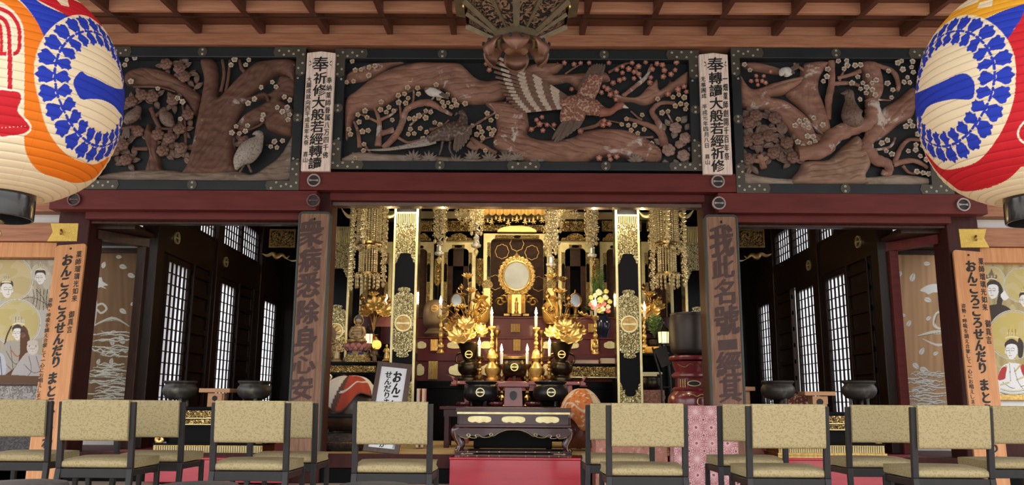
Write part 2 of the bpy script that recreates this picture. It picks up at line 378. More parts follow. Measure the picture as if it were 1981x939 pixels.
for (x,y,lab,mt) in ((608,350,'round crest fitting at the left end of the centre lintel',crest_ring),(1388,352,'round crest fitting at the right end of the centre lintel',crest_ring),
    (607,389,'maroon crest fitting on the left side lintel, beside the centre opening',rm2),(145,387,'maroon crest fitting at the outer end of the left side lintel',rm2),
    (1390,394,'pale crest fitting on the right side lintel, above the brown board',crest_ring),(1862,397,'pale crest fitting at the outer end of the right side lintel',crest_ring)):
    crest(P(x,y,8.80), lab, mt)
# ---------------------------------------------------------------- light
w = bpy.data.worlds.new('sky'); bpy.context.scene.world = w; w.use_nodes = True
nt = w.node_tree; bg = nt.nodes['Background']; bg.inputs[1].default_value = 1.95
tc = nt.nodes.new('ShaderNodeTexCoord'); sx_ = nt.nodes.new('ShaderNodeSeparateXYZ'); nt.links.new(tc.outputs['Generated'], sx_.inputs[0])
# overcast sky over a darker band of trees and roofs at the horizon
nt.links.new(ramp(nt, sx_.outputs['Z'], [(0,(.30,.29,.27)),(.07,(.34,.34,.32)),(.20,(.80,.83,.86)),(.45,(1.0,1.03,1.06))]), bg.inputs[0])
sc = bpy.context.scene
sc.view_settings.view_transform = 'Standard'; sc.view_settings.look = 'None'; sc.view_settings.gamma = 1; sc.view_settings.use_curve_mapping = False
sc.view_settings.exposure = 1.36
sc.cycles.max_bounces = 7; sc.cycles.diffuse_bounces = 4; sc.cycles.glossy_bounces = 4; sc.cycles.use_denoising = True
sc.cycles.caustics_reflective = False; sc.cycles.caustics_refractive = False; sc.cycles.sample_clamp_indirect = 4
def area(loc, rot, e, sx, sy, c=(1,.80,.52), name='ceiling_lamp'):
    l = bpy.data.lights.new(name, 'AREA'); l.shape = 'RECTANGLE'; l.size = sx; l.size_y = sy; l.energy = e; l.color = c
    o = bpy.data.objects.new(name, l); C.objects.link(o); o.location = loc; o.rotation_euler = rot; return o
def lamp(loc, e, r=.05, c=(1,.72,.38), name='lamp'):
    l = bpy.data.lights.new(name, 'POINT'); l.energy = e; l.shadow_soft_size = r; l.color = c
    o = bpy.data.objects.new(name, l); C.objects.link(o); o.location = loc; return o

for x in (-1.5,-.5,.5,1.5): area((x,9.45,3.35), (math.radians(52),0,0), 6.5, .25, .12)
area((0,12.2,3.8), (math.radians(15),0,0), 9, 1.6, .3)
# ================================================================ painted surfaces
class Canvas:
    def __init__(s, X, Y, base):
        s.X, s.Y = np.asarray(X, float).ravel(), np.asarray(Y, float).ravel()
        s.c = np.tile(np.array(base, float), (len(s.X), 1)); s.mask = np.ones(len(s.X), bool)
    def _set(s, idx, c, a=1.0):
        c = np.array(c, float); s.c[idx] = s.c[idx]*(1-a) + c*a
    def near(s, x0, x1, y0, y1): return np.nonzero((s.X >= x0) & (s.X <= x1) & (s.Y >= y0) & (s.Y <= y1) & s.mask)[0]
    def poly(s, pts, c, smooth=5, a=1.0):
        pts = cat(pts, smooth, True) if smooth else pts
        A = np.array(pts); idx = s.near(A[:,0].min(), A[:,0].max(), A[:,1].min(), A[:,1].max())
        x, y = s.X[idx], s.Y[idx]; ins = np.zeros(len(idx), bool)
        for (x1,y1),(x2,y2) in zip(A, np.roll(A,-1,0)):
            if y1 == y2: continue
            cr = ((y1 > y) != (y2 > y)) & (x < (x2-x1)*(y-y1)/(y2-y1)+x1); ins ^= cr
        s._set(idx[ins], c, a); return s
    def ell(s, cx, cy, rx, ry, c, rot=0, a=1.0, rim=None):
        q = max(rx, ry)*1.05; idx = s.near(cx-q, cx+q, cy-q, cy+q); x, y = s.X[idx]-cx, s.Y[idx]-cy
        u = x*math.cos(rot)+y*math.sin(rot); v = -x*math.sin(rot)+y*math.cos(rot); d = (u/rx)**2+(v/ry)**2
        k = d <= 1 if rim is None else (d <= 1) & (d >= rim*rim); s._set(idx[k], c, a); return s
    def line(s, pts, w, c, smooth=5, taper=False, a=1.0):
        pts = cat(pts, smooth) if smooth and len(pts) > 2 else pts
        A = np.array(pts, float); m = np.max(w); idx = s.near(A[:,0].min()-m, A[:,0].max()+m, A[:,1].min()-m, A[:,1].max()+m)
        if not len(idx): return s
        x, y = s.X[idx], s.Y[idx]; hit = np.zeros(len(idx), bool); n = len(A)-1
        for i in range(n):
            (x1,y1),(x2,y2) = A[i],A[i+1]; dx,dy = x2-x1,y2-y1; L = dx*dx+dy*dy+1e-9
            t = np.clip(((x-x1)*dx+(y-y1)*dy)/L, 0, 1); d = np.hypot(x-x1-t*dx, y-y1-t*dy)
            ww = w*(1-.85*abs(2*(i+t)/n-1)) if taper else w
            hit |= d <= ww/2
        s._set(idx[hit], c, a); return s
def vnoise(x, y, sc, seed=0):
    r = np.random.default_rng(seed); o = np.zeros_like(x)
    for k in range(10):
        a = r.uniform(0, 2*PI); f = sc*r.uniform(.5, 2.2); o += np.sin((x*math.cos(a)+y*math.sin(a))*f + r.uniform(0, 2*PI))
    return o/10**.5/1.6
def color_mesh(name, V, nu, nv, col, mat, parent=None, smooth=40, wrap=False):
    me = bpy.data.meshes.new(name)
    n1 = nu if wrap else nu+1
    I = np.arange(nu)[None,:]; J = np.arange(nv)[:,None]; I2 = (I+1) % n1
    F = np.stack([J*n1+I, J*n1+I2, (J+1)*n1+I2, (J+1)*n1+I], -1).reshape(-1)
    me.vertices.add(len(V)); me.vertices.foreach_set('co', np.asarray(V, np.float32).ravel())
    me.loops.add(len(F)); me.loops.foreach_set('vertex_index', F.astype(np.int32))
    me.polygons.add(nu*nv); me.polygons.foreach_set('loop_start', np.arange(nu*nv, dtype=np.int32)*4)
    me.update(calc_edges=True)
    me.polygons.foreach_set('use_smooth', [True]*len(me.polygons))
    a = me.color_attributes.new('Col', 'FLOAT_COLOR', 'POINT')
    a.data.foreach_set('color', np.c_[col, np.ones(len(col))].astype(np.float32).ravel())
    me.materials.append(mat); o = bpy.data.objects.new(name, me); C.objects.link(o)
    if parent is not None: o.parent = parent
    return o
def lv(F, X, Y):
    R = np.array(RC); d = np.stack([(X-CX)/FPX, (CY-Y)/FPX, -np.ones_like(X)], -1) @ R.T @ np.array(F.I).T
    e = np.array(F.I @ (EYE - F.o)); t = -e[1]/d[...,1]
    return e[0]+d[...,0]*t, e[2]+d[...,2]*t
def project(V):
    q = (V - np.array(EYE)) @ np.array(RC); return CX + FPX*q[:,0]/-q[:,2], CY - FPX*q[:,1]/-q[:,2]
def flat_canvas(F, x0, x1, y0, y1, step, base):
    """canvas on frame F over the world rectangle that those pixels span"""
    ax, az = F.l(x0, (y0+y1)/2); bx, _ = F.l(x1, (y0+y1)/2); _, z1 = F.l((x0+x1)/2, y0); _, z0 = F.l((x0+x1)/2, y1)
    nu, nv = int((x1-x0)/step), int((y1-y0)/step)
    X, Z = np.meshgrid(np.linspace(ax, bx, nu+1), np.linspace(z0, z1, nv+1))
    V = np.stack([X, np.zeros_like(X), Z], -1).reshape(-1, 3)
    Wd = V @ np.array(F.M).T + np.array(F.o); px, py = project(Wd)
    return Canvas(px, py, base), V, nu, nv, (ax, bx, z0, z1)

# ---------------------------------------------------------------- paper lanterns
CREAM, BLUE, RED, ORANGE, YEL = (.88,.76,.53), (.022,.05,.50), (.60,.016,.028), (.86,.21,.012), (.86,.42,.03)
lantern_paper = attr_mat('painted lantern paper', .75, transl=.38, bs=.15, ns=70)
lantern_wood = M('black lantern rim', (.012,.011,.011), rough=.22, coat=.4)
def leaf_shape(t): return t
def emblem(cv, az, zz, azc, zc, R, front, flip, barpx, px, py, thin):
    ex = (az-azc)*R['r']/R['e']; ey = (zz-zc)/R['e']; rho = np.hypot(ex, ey); th = np.arctan2(ey, ex)
    k = (rho < 1.0) & front
    cv.c[k] = CREAM
    c2 = Canvas(ex, ey, (0,0,0)); c2.c = cv.c; c2.mask = front & (rho < 1)
    for i in range(24):                                 # wreath: outer and inner leaves on a stem, blue with cream gaps
        a = 2*PI*(i+.5)/24; s = 1 if math.sin(a+PI/2) > 0 else 1
        up = -1 if math.cos(a) > 0 else 1
        for rr, w, L, sh in ((.872, .118, .120, 0), (.664, .096, .098, 0)):
            b = a + sh*up; sgn = 1 if rr > .76 else -1
            cx_, cy_ = rr*math.cos(b), rr*math.sin(b); ux, uy = math.cos(b)*sgn, math.sin(b)*sgn; tx, ty = -math.sin(b)*up, math.cos(b)*up
            def q(p, o): return (cx_ + ux*o + tx*p, cy_ + uy*o + ty*p)
            g = 1.26
            for col, f in ((CREAM, g), (BLUE, 1.0)):
                c2.poly([q(-.2*w*f,-L*.95*f), q(-.75*w*f,-.25*L*f), q(-1.0*w*f,.3*L*f), q(-.62*w*f,.72*L*f), q(-.35*w*f,.66*L*f), q(0,1.0*L*f), q(.4*w*f,.68*L*f), q(.75*w*f,.7*L*f), q(1.0*w*f,.2*L*f), q(.7*w*f,-.3*L*f), q(.28*w*f,-.95*L*f)], col, 3)
    for i in range(24):                                 # the stem between the rows, with pale side lines
        a0, a1 = 2*PI*i/24, 2*PI*(i+.8)/24
        c2.line([(.765*math.cos(a0+(a1-a0)*q/3), .765*math.sin(a0+(a1-a0)*q/3)) for q in range(4)], .032, BLUE, 0)
    c2.ell(0,0,.56,.56, CREAM)
    cv.c = c2.c
    cv.mask = front & (rho < 1); cv.poly(barpx, BLUE, 4); cv.mask = front
def lantern(cxpx, cypx, label, side, shapes, azoff, barpx, dy):
    D = 4.3; c = P(cxpx, cypx, D); k = mpp(c)
    t = thing('hanging_paper_lantern', label, 'lantern', (c.x, c.y, 0), group=None)
    ZY = lambda y: P(cxpx, y+dy, D).z
    out = [(-14,70),(-5,104),(5,122),(13,135),(38,163),(67,186),(103,204),(148,215),(190,217),(224,215),(264,206),(304,188),(331,169),(353,141),(371,107),(380,80)]
    pr = cat([(ZY(y), r*k*.90) for y, r in out], 12); pz = np.array([q[0] for q in pr])[::-1]; prr = np.array([q[1] for q in pr])[::-1]
    nu, nv = 1000, 470
    zz = np.linspace(pz[0], pz[-1], nv+1); rr = np.interp(zz, pz, prr)
    arc = np.r_[0, np.cumsum(np.hypot(np.diff(zz), np.diff(rr)))]; ribs = 33; ph = arc/arc[-1]*ribs
    rr2 = rr - .0055*(1-np.abs(np.sin(PI*ph)))**1.6
    az = np.linspace(0, 2*PI, nu, endpoint=False); toward = math.atan2(-c.y, -c.x)
    A, Zg = np.meshgrid(az, zz); Rg = np.repeat(rr2[:,None], nu, 1)
    Rg = Rg*(1+.0035*np.abs(np.sin(A*8)))
    V = np.stack([Rg*np.cos(A), Rg*np.sin(A), Zg], -1).reshape(-1,3)
    rel = np.angle(np.exp(1j*(A.ravel()-toward)))
    px, py = project(V + np.array([c.x, c.y, 0])); front = np.abs(rel) < PI*.56
    cv = Canvas(px, py, CREAM); cv.mask = front
    for sh in shapes: getattr(cv, sh[0])(*sh[1:])
    Rm = rr.max(); zc = ZY(181)
    cv.mask = front
    emblem(cv, rel*1.0, Zg.ravel(), azoff, zc, dict(r=Rm, e=143*k), np.abs(rel-azoff) < 1.2, side, barpx, px, py, 0)
    # back of the lantern: the same bands carried round
    back = np.abs(rel) >= PI*.56; zb = Zg.ravel(); u = (zb-zz[0])/(zz[-1]-zz[0])
    cv.c[back & (u > .80)] = RED; cv.c[back & (u > .12) & (u < .35 + .1*np.sin(rel*3))] = ORANGE if side < 0 else RED
    line = (np.abs(np.sin(PI*ph)) < .16); L = np.repeat(line[:,None], nu, 1).ravel(); cv.c[L] *= .70
    seam = np.abs(np.sin(A.ravel()*8)) < .02; cv.c[seam] *= .9
    color_mesh('paper_body', V, nu, nv, cv.c, lantern_paper, t, wrap=True)
    rb = 59*k; zb0 = ZY(380)
    MB().lathe([(rb*.93,zb0+.02),(rb,zb0+.02),(rb*1.0,zb0-.115),(rb*.98,zb0-.12),(rb*.93,zb0-.12),(rb*.9,zb0+.0)], n=48).build('bottom_rim', lantern_wood, t)
    zt = ZY(-14); MB().lathe([(rb*.93,zt-.02),(rb,zt-.02),(rb,zt+.12),(rb*.93,zt+.12),(rb*.9,zt)], n=48).build('top_rim', lantern_wood, t)
    m = MB(); m.lathe([(.004,zb0-.145),(.03,zb0-.14),(.03,zb0-.13),(.008,zb0-.12),(.006,zb0-.05)], n=16)
    m.tube([(.0,0,zb0-.14),(0,0,zb0-.17),(.018,0,zb0-.19),(.02,0,zb0-.21),(0,0,zb0-.225),(-.018,0,zb0-.21)], .005, 6); m.box(-rb*.93,rb*.93,-.008,.008,zb0-.05,zb0-.03)
    m.build('hook', brass, t)
    m = MB(); m.box(-rb*.95,rb*.95,-.012,.012,zt+.09,zt+.115); m.tube([(0,0,zt+.1),(0,0,4.58)], .012, 8); m.build('hanging_rope', wood_dark, t)
    return t
_s = .4474; cl = lambda pts: [(x*_s, y*_s) for x, y in pts]; cr_ = lambda pts: [(1750+x/2.134, y/2.134) for x, y in pts]
WHITE = (.90,.82,.66)
shL = [('poly', cl([(-60,-60),(30,-30),(110,30),(170,110),(215,190),(170,300),(168,420),(205,560),(285,665),(400,712),(470,680),(440,735),(400,775),(330,792),(250,772),(180,748),(135,705),(108,640),(104,540),(105,400),(106,230),(95,120),(60,50),(0,6),(-60,-10)]), ORANGE),
  ('poly', cl([(60,-30),(110,25),(160,95),(207,180),(235,138),(290,100),(350,88),(300,70),(230,40),(170,10),(110,-40)]), BLUE),
  ('poly', cl([(100,-40),(180,8),(250,45),(300,72),(360,90),(470,118),(430,70),(385,28),(320,0),(240,-60)]), RED),
  ('poly', cl([(240,-8),(290,-8),(300,30),(265,22)]), CREAM, 0),
  ('line', cl([(330,-6),(400,35),(445,80)]), 5, CREAM),
  ('line', cl([(-20,22),(45,48),(88,110),(93,190),(80,232),(45,240),(-10,238)]), 9, WHITE), ('line', cl([(-20,30),(42,58),(80,115),(84,190),(74,226),(45,234),(-10,230)]), 7.5, RED),
  ('line', cl([(-20,58),(20,78),(38,120),(42,200),(42,400)]), 13, WHITE), ('line', cl([(-20,66),(18,86),(36,125),(41,200),(42,400)]), 8, RED),
  ('line', cl([(-20,90),(0,110),(6,170),(6,235)]), 6, RED), ('line', cl([(43,238),(43,400)]), 9, RED),
  ('poly', cl([(-15,398),(45,386),(92,396),(100,430),(86,478),(128,528),(136,562),(104,588),(45,595),(-10,585)]), WHITE, 4),
  ('poly', cl([(-15,406),(45,394),(84,402),(91,432),(76,480),(118,532),(128,558),(100,578),(45,586),(-10,575)]), RED, 4)] + \
  [('ell', 4+q*7.5, 247-q*.4, 1, 1, WHITE) for q in range(7)]
barL = cl([(350,309),(320,345),(322,378),(350,428),(390,428),(440,432),(490,456),(530,500),(548,470),(548,395),(500,382),(455,362),(415,340),(375,325)])
shR = [('poly', cr_([(70,200),(130,125),(230,90),(290,97),(340,72),(420,40),(520,15),(520,-30),(330,-5),(200,50),(110,120)]), YEL),
  ('poly', cr_([(285,96),(340,74),(420,40),(520,12),(520,50),(470,95),(440,140),(412,192),(360,140),(320,105)]), BLUE),
  ('poly', cr_([(520,48),(475,88),(440,140),(412,190),(445,260),(458,350),(440,450),(390,560),(310,660),(220,695),(150,695),(85,630),(130,705),(190,760),(240,790),(330,780),(420,745),(480,690),(520,640)]), RED),
  ('line', cr_([(520,480),(480,520),(468,555),(485,585),(520,600)]), 4, WHITE),
  ('poly', cr_([(310,10),(365,-5),(360,25),(300,35)]), CREAM, 0), ('line', cr_([(130,95),(200,45),(300,5)]), 4, CREAM)]
barR = cr_([(20,400),(48,385),(150,340),(225,306),(265,310),(288,345),(285,398),(262,412),(200,410),(130,425),(92,445),(70,480),(45,480),(20,470)])
lantern(25, 190, 'large round paper lantern with a red trident and orange band, hanging at left', -1, shL, .865, barL, 0)
lantern(1987, 190, 'large round paper lantern with red and yellow bands, hanging at right', 1, shR, -.79, barR, 6)

# ---------------------------------------------------------------- painted wall panels
mural_mat = attr_mat('painted wood panel', .75, bs=.1, ns=90)
SKIN, GREY, GLD = (.58,.56,.52), (.42,.40,.36), (.50,.36,.10)
BR = (.205,.115,.055); DKL = (.05,.04,.035)
def petal(cv, x, y, s, r, c=(.62,.60,.55)):
    p = [(0,-1),(.55,-.3),(.6,.4),(.15,.9),(-.4,.5),(-.5,-.2)]; q = [(x+s*(a*math.cos(r)-b*math.sin(r)), y+s*(a*math.sin(r)+b*math.cos(r))) for a, b in p]
    cv.poly(q, c, 4); cv.line([q[0],(x,y),q[3]], .8, (.35,.30,.24), 3)
def waves(cv, x0, x1, y0, y1, n, seed, c=(.60,.58,.48)):
    r = random.Random(seed)
    for i in range(n):
        y = y0+(y1-y0)*(i+r.random()*.6)/n; xs = x0+(x1-x0)*r.random()*.4-6; L = (x1-x0)*r.uniform(.4,1.)
        p = [(xs+L*j/7, y+r.uniform(-2.6,2.6)) for j in range(8)]
        cv.line(p, r.uniform(2.5,5), c, 4, True); cv.line([(a,b+1.2) for a,b in p], .9, (.20,.17,.12), 4); cv.line([(a,b-1) for a,b in p], 1.0, (.78,.77,.70), 4, True)
def face(cv, x, y, s, turn, skin=(.66,.64,.60)):
    cv.poly([(x-s*.62,y-s*.5),(x-s*.6,y+s*.2),(x-s*.3,y+s*.82),(x+turn*s*.08,y+s*.98),(x+s*.35,y+s*.8),(x+s*.62,y+s*.2),(x+s*.6,y-s*.5),(x,y-s*.95)], skin, 4)
    cv.poly([(x-s*.66,y-s*.2),(x-s*.5,y-s*.55),(x,y-s*.68),(x+s*.5,y-s*.55),(x+s*.66,y-s*.2),(x+s*.7,y-s*.8),(x,y-s*1.25),(x-s*.7,y-s*.8)], DKL, 4)
    t = turn*s*.14
    for e in (-1,1):
        ex = x+t+e*s*.26; cv.line([(ex-s*.16,y+s*.02),(ex,y+s*.07),(ex+s*.16,y+s*.01)], s*.055, DKL, 3); cv.line([(ex-s*.18,y-s*.17),(ex,y-s*.24),(ex+s*.18,y-s*.15)], s*.045, DKL, 3)
        cv.ell(x+e*s*.66, y+s*.2, s*.10, s*.28, skin); cv.ell(x+e*s*.66, y+s*.2, s*.10, s*.28, (.25,.22,.2), rim=.8)
    cv.line([(x+t*1.2,y-s*.05),(x+t*1.6,y+s*.3),(x+t*1.1,y+s*.36)], s*.05, (.3,.26,.24), 3); cv.line([(x+t-s*.15,y+s*.57),(x+t,y+s*.60),(x+t+s*.15,y+s*.56)], s*.07, (.38,.16,.13), 3)
def crown(cv, x, y, s, c=GLD):
    cv.poly([(x-s*.55,y-s*.6),(x-s*.6,y-s*1.25),(x-s*.3,y-s*1.1),(x,y-s*1.9),(x+s*.3,y-s*1.1),(x+s*.6,y-s*1.25),(x+s*.55,y-s*.6)], c, 2)
    cv.line([(x-s*.55,y-s*.62),(x,y-s*.76),(x+s*.55,y-s*.62)], s*.14, (.66,.60,.40), 3)
    for q in (-.35,0,.35): cv.ell(x+q*s, y-s*1.0, s*.1, s*.13, (.66,.60,.40)); cv.line([(x+q*s,y-s*.85),(x+q*s*.8,y-s*1.4)], s*.05, (.2,.14,.05), 0)
def halo(cv, x, y, r, c=(.44,.36,.18)):
    cv.ell(x, y, r, r, (.60,.59,.54)); cv.ell(x, y, r*.93, r*.93, c); cv.ell(x, y, r*.97, r*.97, (.25,.22,.15), rim=.975)
    v = vnoise(cv.X, cv.Y, .16, int(r)); k = ((cv.X-x)**2+(cv.Y-y)**2 < (r*.92)**2) & (v > .1); cv.c[k] = cv.c[k]*.72+np.array((.56,.50,.34))*.28
def grain(cv, amp=.16, seed=3):
    v = vnoise(cv.X, cv.Y*.06, .5, seed); cv.c *= (1+amp*v)[:,None]
def robe(cv, pts, c, lines, lc=DKL, w=1.0):
    cv.poly(pts, c, 4)
    for L in lines: cv.line(L, w, lc, 4)
def mural(D, x0, x1, y0, y1, label, draw, base, step=.75, fw=.06, fmat=None):
    F = FR((x0+x1)/2, (y0+y1)/2, D); cv, V, nu, nv, (ax,bx,za,zb) = flat_canvas(F, x0, x1, y0, y1, step, base)
    grain(cv); draw(cv)
    t = thing('mounted_wall_painting', label, 'painting', F.o)
    color_mesh('painted_panel', V, nu, nv, cv.c, mural_mat, t)
    m = MB().ring([(ax-fw,za-fw),(bx+fw,za-fw),(bx+fw,zb+fw),(ax-fw,zb+fw)], [(ax,za),(bx,za),(bx,zb),(ax,zb)], -.03, .012)
    m.build('frame', fmat or wood_dark, t, smooth=0, bev=.005); return t
def dL(cv):            # haloed figures at the far left
    v = vnoise(cv.X, cv.Y, .12, 4); cv.c[v > .35] = (.46,.42,.33)
    halo(cv, 18, 540, 46); face(cv, 13, 560, 17, 1); crown(cv, 12, 556, 15, (.42,.37,.25))
    robe(cv, [(-25,580),(0,582),(30,582),(60,600),(100,600),(100,650),(-25,650)], (.42,.40,.36), [[(-10,590),(20,610),(60,604)],[(30,585),(60,575),(92,590)],[(70,560),(85,580),(95,610)]])
    halo(cv, 77, 528, 17, (.45,.42,.34)); face(cv, 78, 537, 14, -1); crown(cv, 78, 531, 14, (.40,.38,.30))
    for q in range(5): cv.line([(64+q*7,560),(66+q*6,580),(60+q*8,600)], 1.2, DKL)
    halo(cv, 33, 625, 46, (.46,.38,.16)); crown(cv, 36, 640, 19, (.46,.42,.30)); face(cv, 34, 645, 14, -1)
    for q in (-1,1): cv.line([(34+q*12,632),(34+q*22,655),(30+q*26,700)], 3, DKL)
    robe(cv, [(8,668),(30,660),(52,668),(66,700),(70,740),(-5,740)], (.34,.31,.27), [[(12,680),(30,705),(55,690)],[(6,700),(36,725),(64,712)],[(20,670),(26,720)]])
    cv.line([(22,678),(34,690),(50,676)], 2.2, (.42,.10,.06)); cv.poly([(40,636),(54,640),(56,680),(48,722),(10,740),(8,728),(36,700)], (.10,.045,.022), 3); face(cv, 44, 648, 7, 1, (.16,.07,.035))
    robe(cv, [(44,690),(64,682),(92,700),(100,742),(20,742)], (.40,.37,.36), [[(56,690),(60,720),(40,738)],[(70,690),(80,720),(96,730)],[(46,705),(66,722),(90,712)]]); cv.ell(63, 673, 11, 14, (.56,.50,.44)); face(cv, 63, 675, 10, 0, (.58,.52,.46)); cv.ell(63,664,10.5,6,(.5,.45,.4))
    cv.poly([(-10,690),(6,686),(12,720),(-10,735)], (.42,.43,.50), 3); cv.line([(0,690),(4,730)], 1.5, DKL, 0); cv.poly([(-10,726),(60,728),(110,730),(110,745),(-10,745)], (.13,.065,.035), 2)
def dLc(cv):           # cloud and petal painting in the left corridor
    for x,y,s,r in ((200,513,7,.4),(238,516,8,1.9),(254,533,8,2.0),(238,602,8,2.2),(217,662,8,.1),(235,658,10,-.4),(256,588,5,1),(215,700,7,.3),(243,680,5,1.2),(230,497,6,1.7),(190,700,6,.5)): petal(cv, x, y, s, r)
    cv.poly([(178,550),(186,540),(196,537),(199,545),(209,552),(200,554),(206,559),(194,556),(182,560)], (.62,.60,.55), 3)
    cv.line([(176,560),(184,590),(180,625)], 9, (.55,.52,.45)); cv.line([(186,592),(198,588),(206,598),(196,606),(188,600)], 4, (.58,.55,.46)); cv.line([(178,632),(205,620),(225,618),(250,632)], 8, (.56,.53,.44), 5, True); cv.line([(178,634),(205,622),(225,620),(250,633)], 1.2, (.2,.15,.1))
    waves(cv, 165, 262, 640, 662, 5, 2); waves(cv, 168, 262, 670, 690, 7, 5); waves(cv, 160, 262, 705, 790, 26, 8)
def dRc(cv):
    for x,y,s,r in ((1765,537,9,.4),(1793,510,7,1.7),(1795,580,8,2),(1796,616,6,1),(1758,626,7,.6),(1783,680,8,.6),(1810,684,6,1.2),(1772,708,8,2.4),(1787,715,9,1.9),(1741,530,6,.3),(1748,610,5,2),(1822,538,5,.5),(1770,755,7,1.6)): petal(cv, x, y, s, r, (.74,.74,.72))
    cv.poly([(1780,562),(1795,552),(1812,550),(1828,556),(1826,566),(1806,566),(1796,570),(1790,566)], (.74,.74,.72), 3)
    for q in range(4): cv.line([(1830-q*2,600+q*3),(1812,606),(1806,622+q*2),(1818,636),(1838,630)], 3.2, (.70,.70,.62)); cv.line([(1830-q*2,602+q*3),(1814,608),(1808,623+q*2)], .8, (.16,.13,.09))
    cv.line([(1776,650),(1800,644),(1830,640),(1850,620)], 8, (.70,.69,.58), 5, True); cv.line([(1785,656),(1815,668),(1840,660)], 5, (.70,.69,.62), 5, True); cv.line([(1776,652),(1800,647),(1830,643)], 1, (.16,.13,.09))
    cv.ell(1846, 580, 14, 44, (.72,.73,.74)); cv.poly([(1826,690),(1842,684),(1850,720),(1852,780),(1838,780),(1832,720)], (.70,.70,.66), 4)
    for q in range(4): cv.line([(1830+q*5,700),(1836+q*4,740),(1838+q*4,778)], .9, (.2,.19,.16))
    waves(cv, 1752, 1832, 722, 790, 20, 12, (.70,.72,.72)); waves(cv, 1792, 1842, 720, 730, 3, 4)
def dR(cv):            # haloed figures at the far right
    v = vnoise(cv.X, cv.Y, .12, 9); cv.c[v > .2] = (.46,.40,.22)
    halo(cv, 1915, 545, 30, (.48,.40,.18)); face(cv, 1921, 562, 17, -1, (.72,.72,.72)); crown(cv, 1918, 552, 17, (.16,.14,.10)); cv.poly([(1930,545),(1940,560),(1938,590),(1928,590),(1932,565)], DKL, 3)
    cv.poly([(1905,600),(1920,590),(1945,592),(1966,612),(1966,640),(1905,640)], (.055,.04,.032), 3); cv.poly([(1936,570),(1952,556),(1960,548),(1956,562),(1962,566),(1944,582)], (.72,.72,.72), 3)
    halo(cv, 1976, 552, 34, (.48,.40,.16)); face(cv, 1982, 580, 14, -1, (.72,.70,.68)); crown(cv, 1984, 574, 14)
    halo(cv, 1960, 648, 48, (.52,.42,.14)); crown(cv, 1958, 668, 22, (.56,.44,.14)); face(cv, 1957, 678, 18, -1, (.74,.74,.74)); cv.poly([(1970,655),(1980,665),(1978,690),(1970,690)], DKL, 3)
    robe(cv, [(1932,725),(1945,705),(1975,705),(2000,720),(2000,775),(1932,775)], (.72,.73,.74), [[(1940,740),(1960,752),(1985,745)],[(1935,760),(1960,766),(1990,756)]])
    cv.poly([(1930,735),(1938,712),(1950,712),(1946,732)], (.42,.05,.05), 3); cv.poly([(1974,706),(1990,712),(1995,732),(1980,728)], (.42,.05,.05), 3)
    cv.line([(1946,708),(1958,722),(1975,706)], 3, (.52,.42,.14)); cv.line([(1936,745),(1960,738),(1990,726)], 3.5, (.56,.50,.26)); cv.poly([(1945,735),(1950,706),(1955,702),(1960,708),(1966,738),(1985,760),(1976,766),(1956,742)], (.74,.74,.75), 3); cv.line([(1953,704),(1955,738)], .9, DKL, 0); cv.line([(1962,712),(1970,740),(1984,758)], .9, DKL, 3)
    for y in (752,758,764): cv.line([(1936,y),(1960,y+5),(1990,y)], 2.4, (.62,.58,.42), 4); cv.line([(1936,y+2),(1960,y+7),(1990,y+2)], .8, DKL, 4)
mural(9.17, -40, 118, 503, 742, 'painting of pale haloed figures on the outer wall at far left', dL, (.36,.32,.24), fmat=wood_brown)
mural(10.47, 150, 266, 490, 800, 'brown painting of drifting petals and waves seen through the left doorway', dLc, BR)
mural(10.47, 1738, 1862, 494, 800, 'tan painting of petals, ribbons and waves seen through the right doorway', dRc, (.50,.30,.16))  # base colour lifted to stand in for the stronger light on this side
mural(9.17, 1885, 2020, 507, 764, 'painting of a praying figure with gold halo on the outer wall at far right', dR, (.40,.32,.16), fmat=gold_dark)
# ================================================================ carved panels over the lintels
brown_wood = M('carved brown wood', (.105,.046,.028), (.20,.095,.06), .6, sc=(1,1,1), ns=5, det=8, dist=1.4, lo=.3, hi=.75, bs=.3, bd=.006, bsc=9, spec=.2)
def weathered(name, c, c2, wh=(.50,.44,.41), amt=.57):
    m, nt, b = new(name); co = coords(nt, (1,1,1)); st = coords(nt, (2.2,1,9))
    base = ramp(nt, noise(nt, coords(nt,(1.2,1,3)), 2.6, 5, 1.2), [(.3, c), (.7, c2)]); w = ramp(nt, noise(nt, co, 3.2, 9, .8, .7), [(amt, (0,0,0)), (amt+.06, (1,1,1))])
    x = nt.nodes.new('ShaderNodeMix'); x.data_type = 'RGBA'; nt.links.new(w, x.inputs[0]); nt.links.new(base, x.inputs[6]); x.inputs[7].default_value = (*wh, 1)
    nt.links.new(x.outputs[2], b.inputs['Base Color']); b.inputs['Roughness'].default_value = .62; b.inputs['Specular IOR Level'].default_value = .2
    bump(nt, b, noise(nt, st, 4, 6, 1.2), .22, .008); return m
carve = weathered('weathered carved trunk wood', (.175,.084,.062), (.315,.172,.126))
carve_dark = weathered('darker carved trunk wood', (.088,.042,.031), (.165,.085,.062), (.36,.31,.28), .61)
earth = weathered('carved ground, greyed wood', (.20,.15,.115), (.36,.29,.24), (.44,.40,.37), .58)
earth_d = weathered('carved ground, dark greyed wood', (.13,.09,.07), (.23,.175,.14), (.30,.27,.25), .6)
bl_cream, bl_ctr = M('cream blossom petals', (.56,.45,.32), (.42,.29,.19), .6, ns=40), M('blossom centre', (.30,.17,.10), rough=.6)
bl_ctr_r = M('pale blossom eye', (.62,.45,.32), rough=.6); bl_red, bl_white = M('reddish blossom petals', (.40,.13,.095), (.30,.11,.08), .6, ns=40), M('whitened blossom petals', (.56,.50,.43), (.38,.31,.25), .6, ns=40)
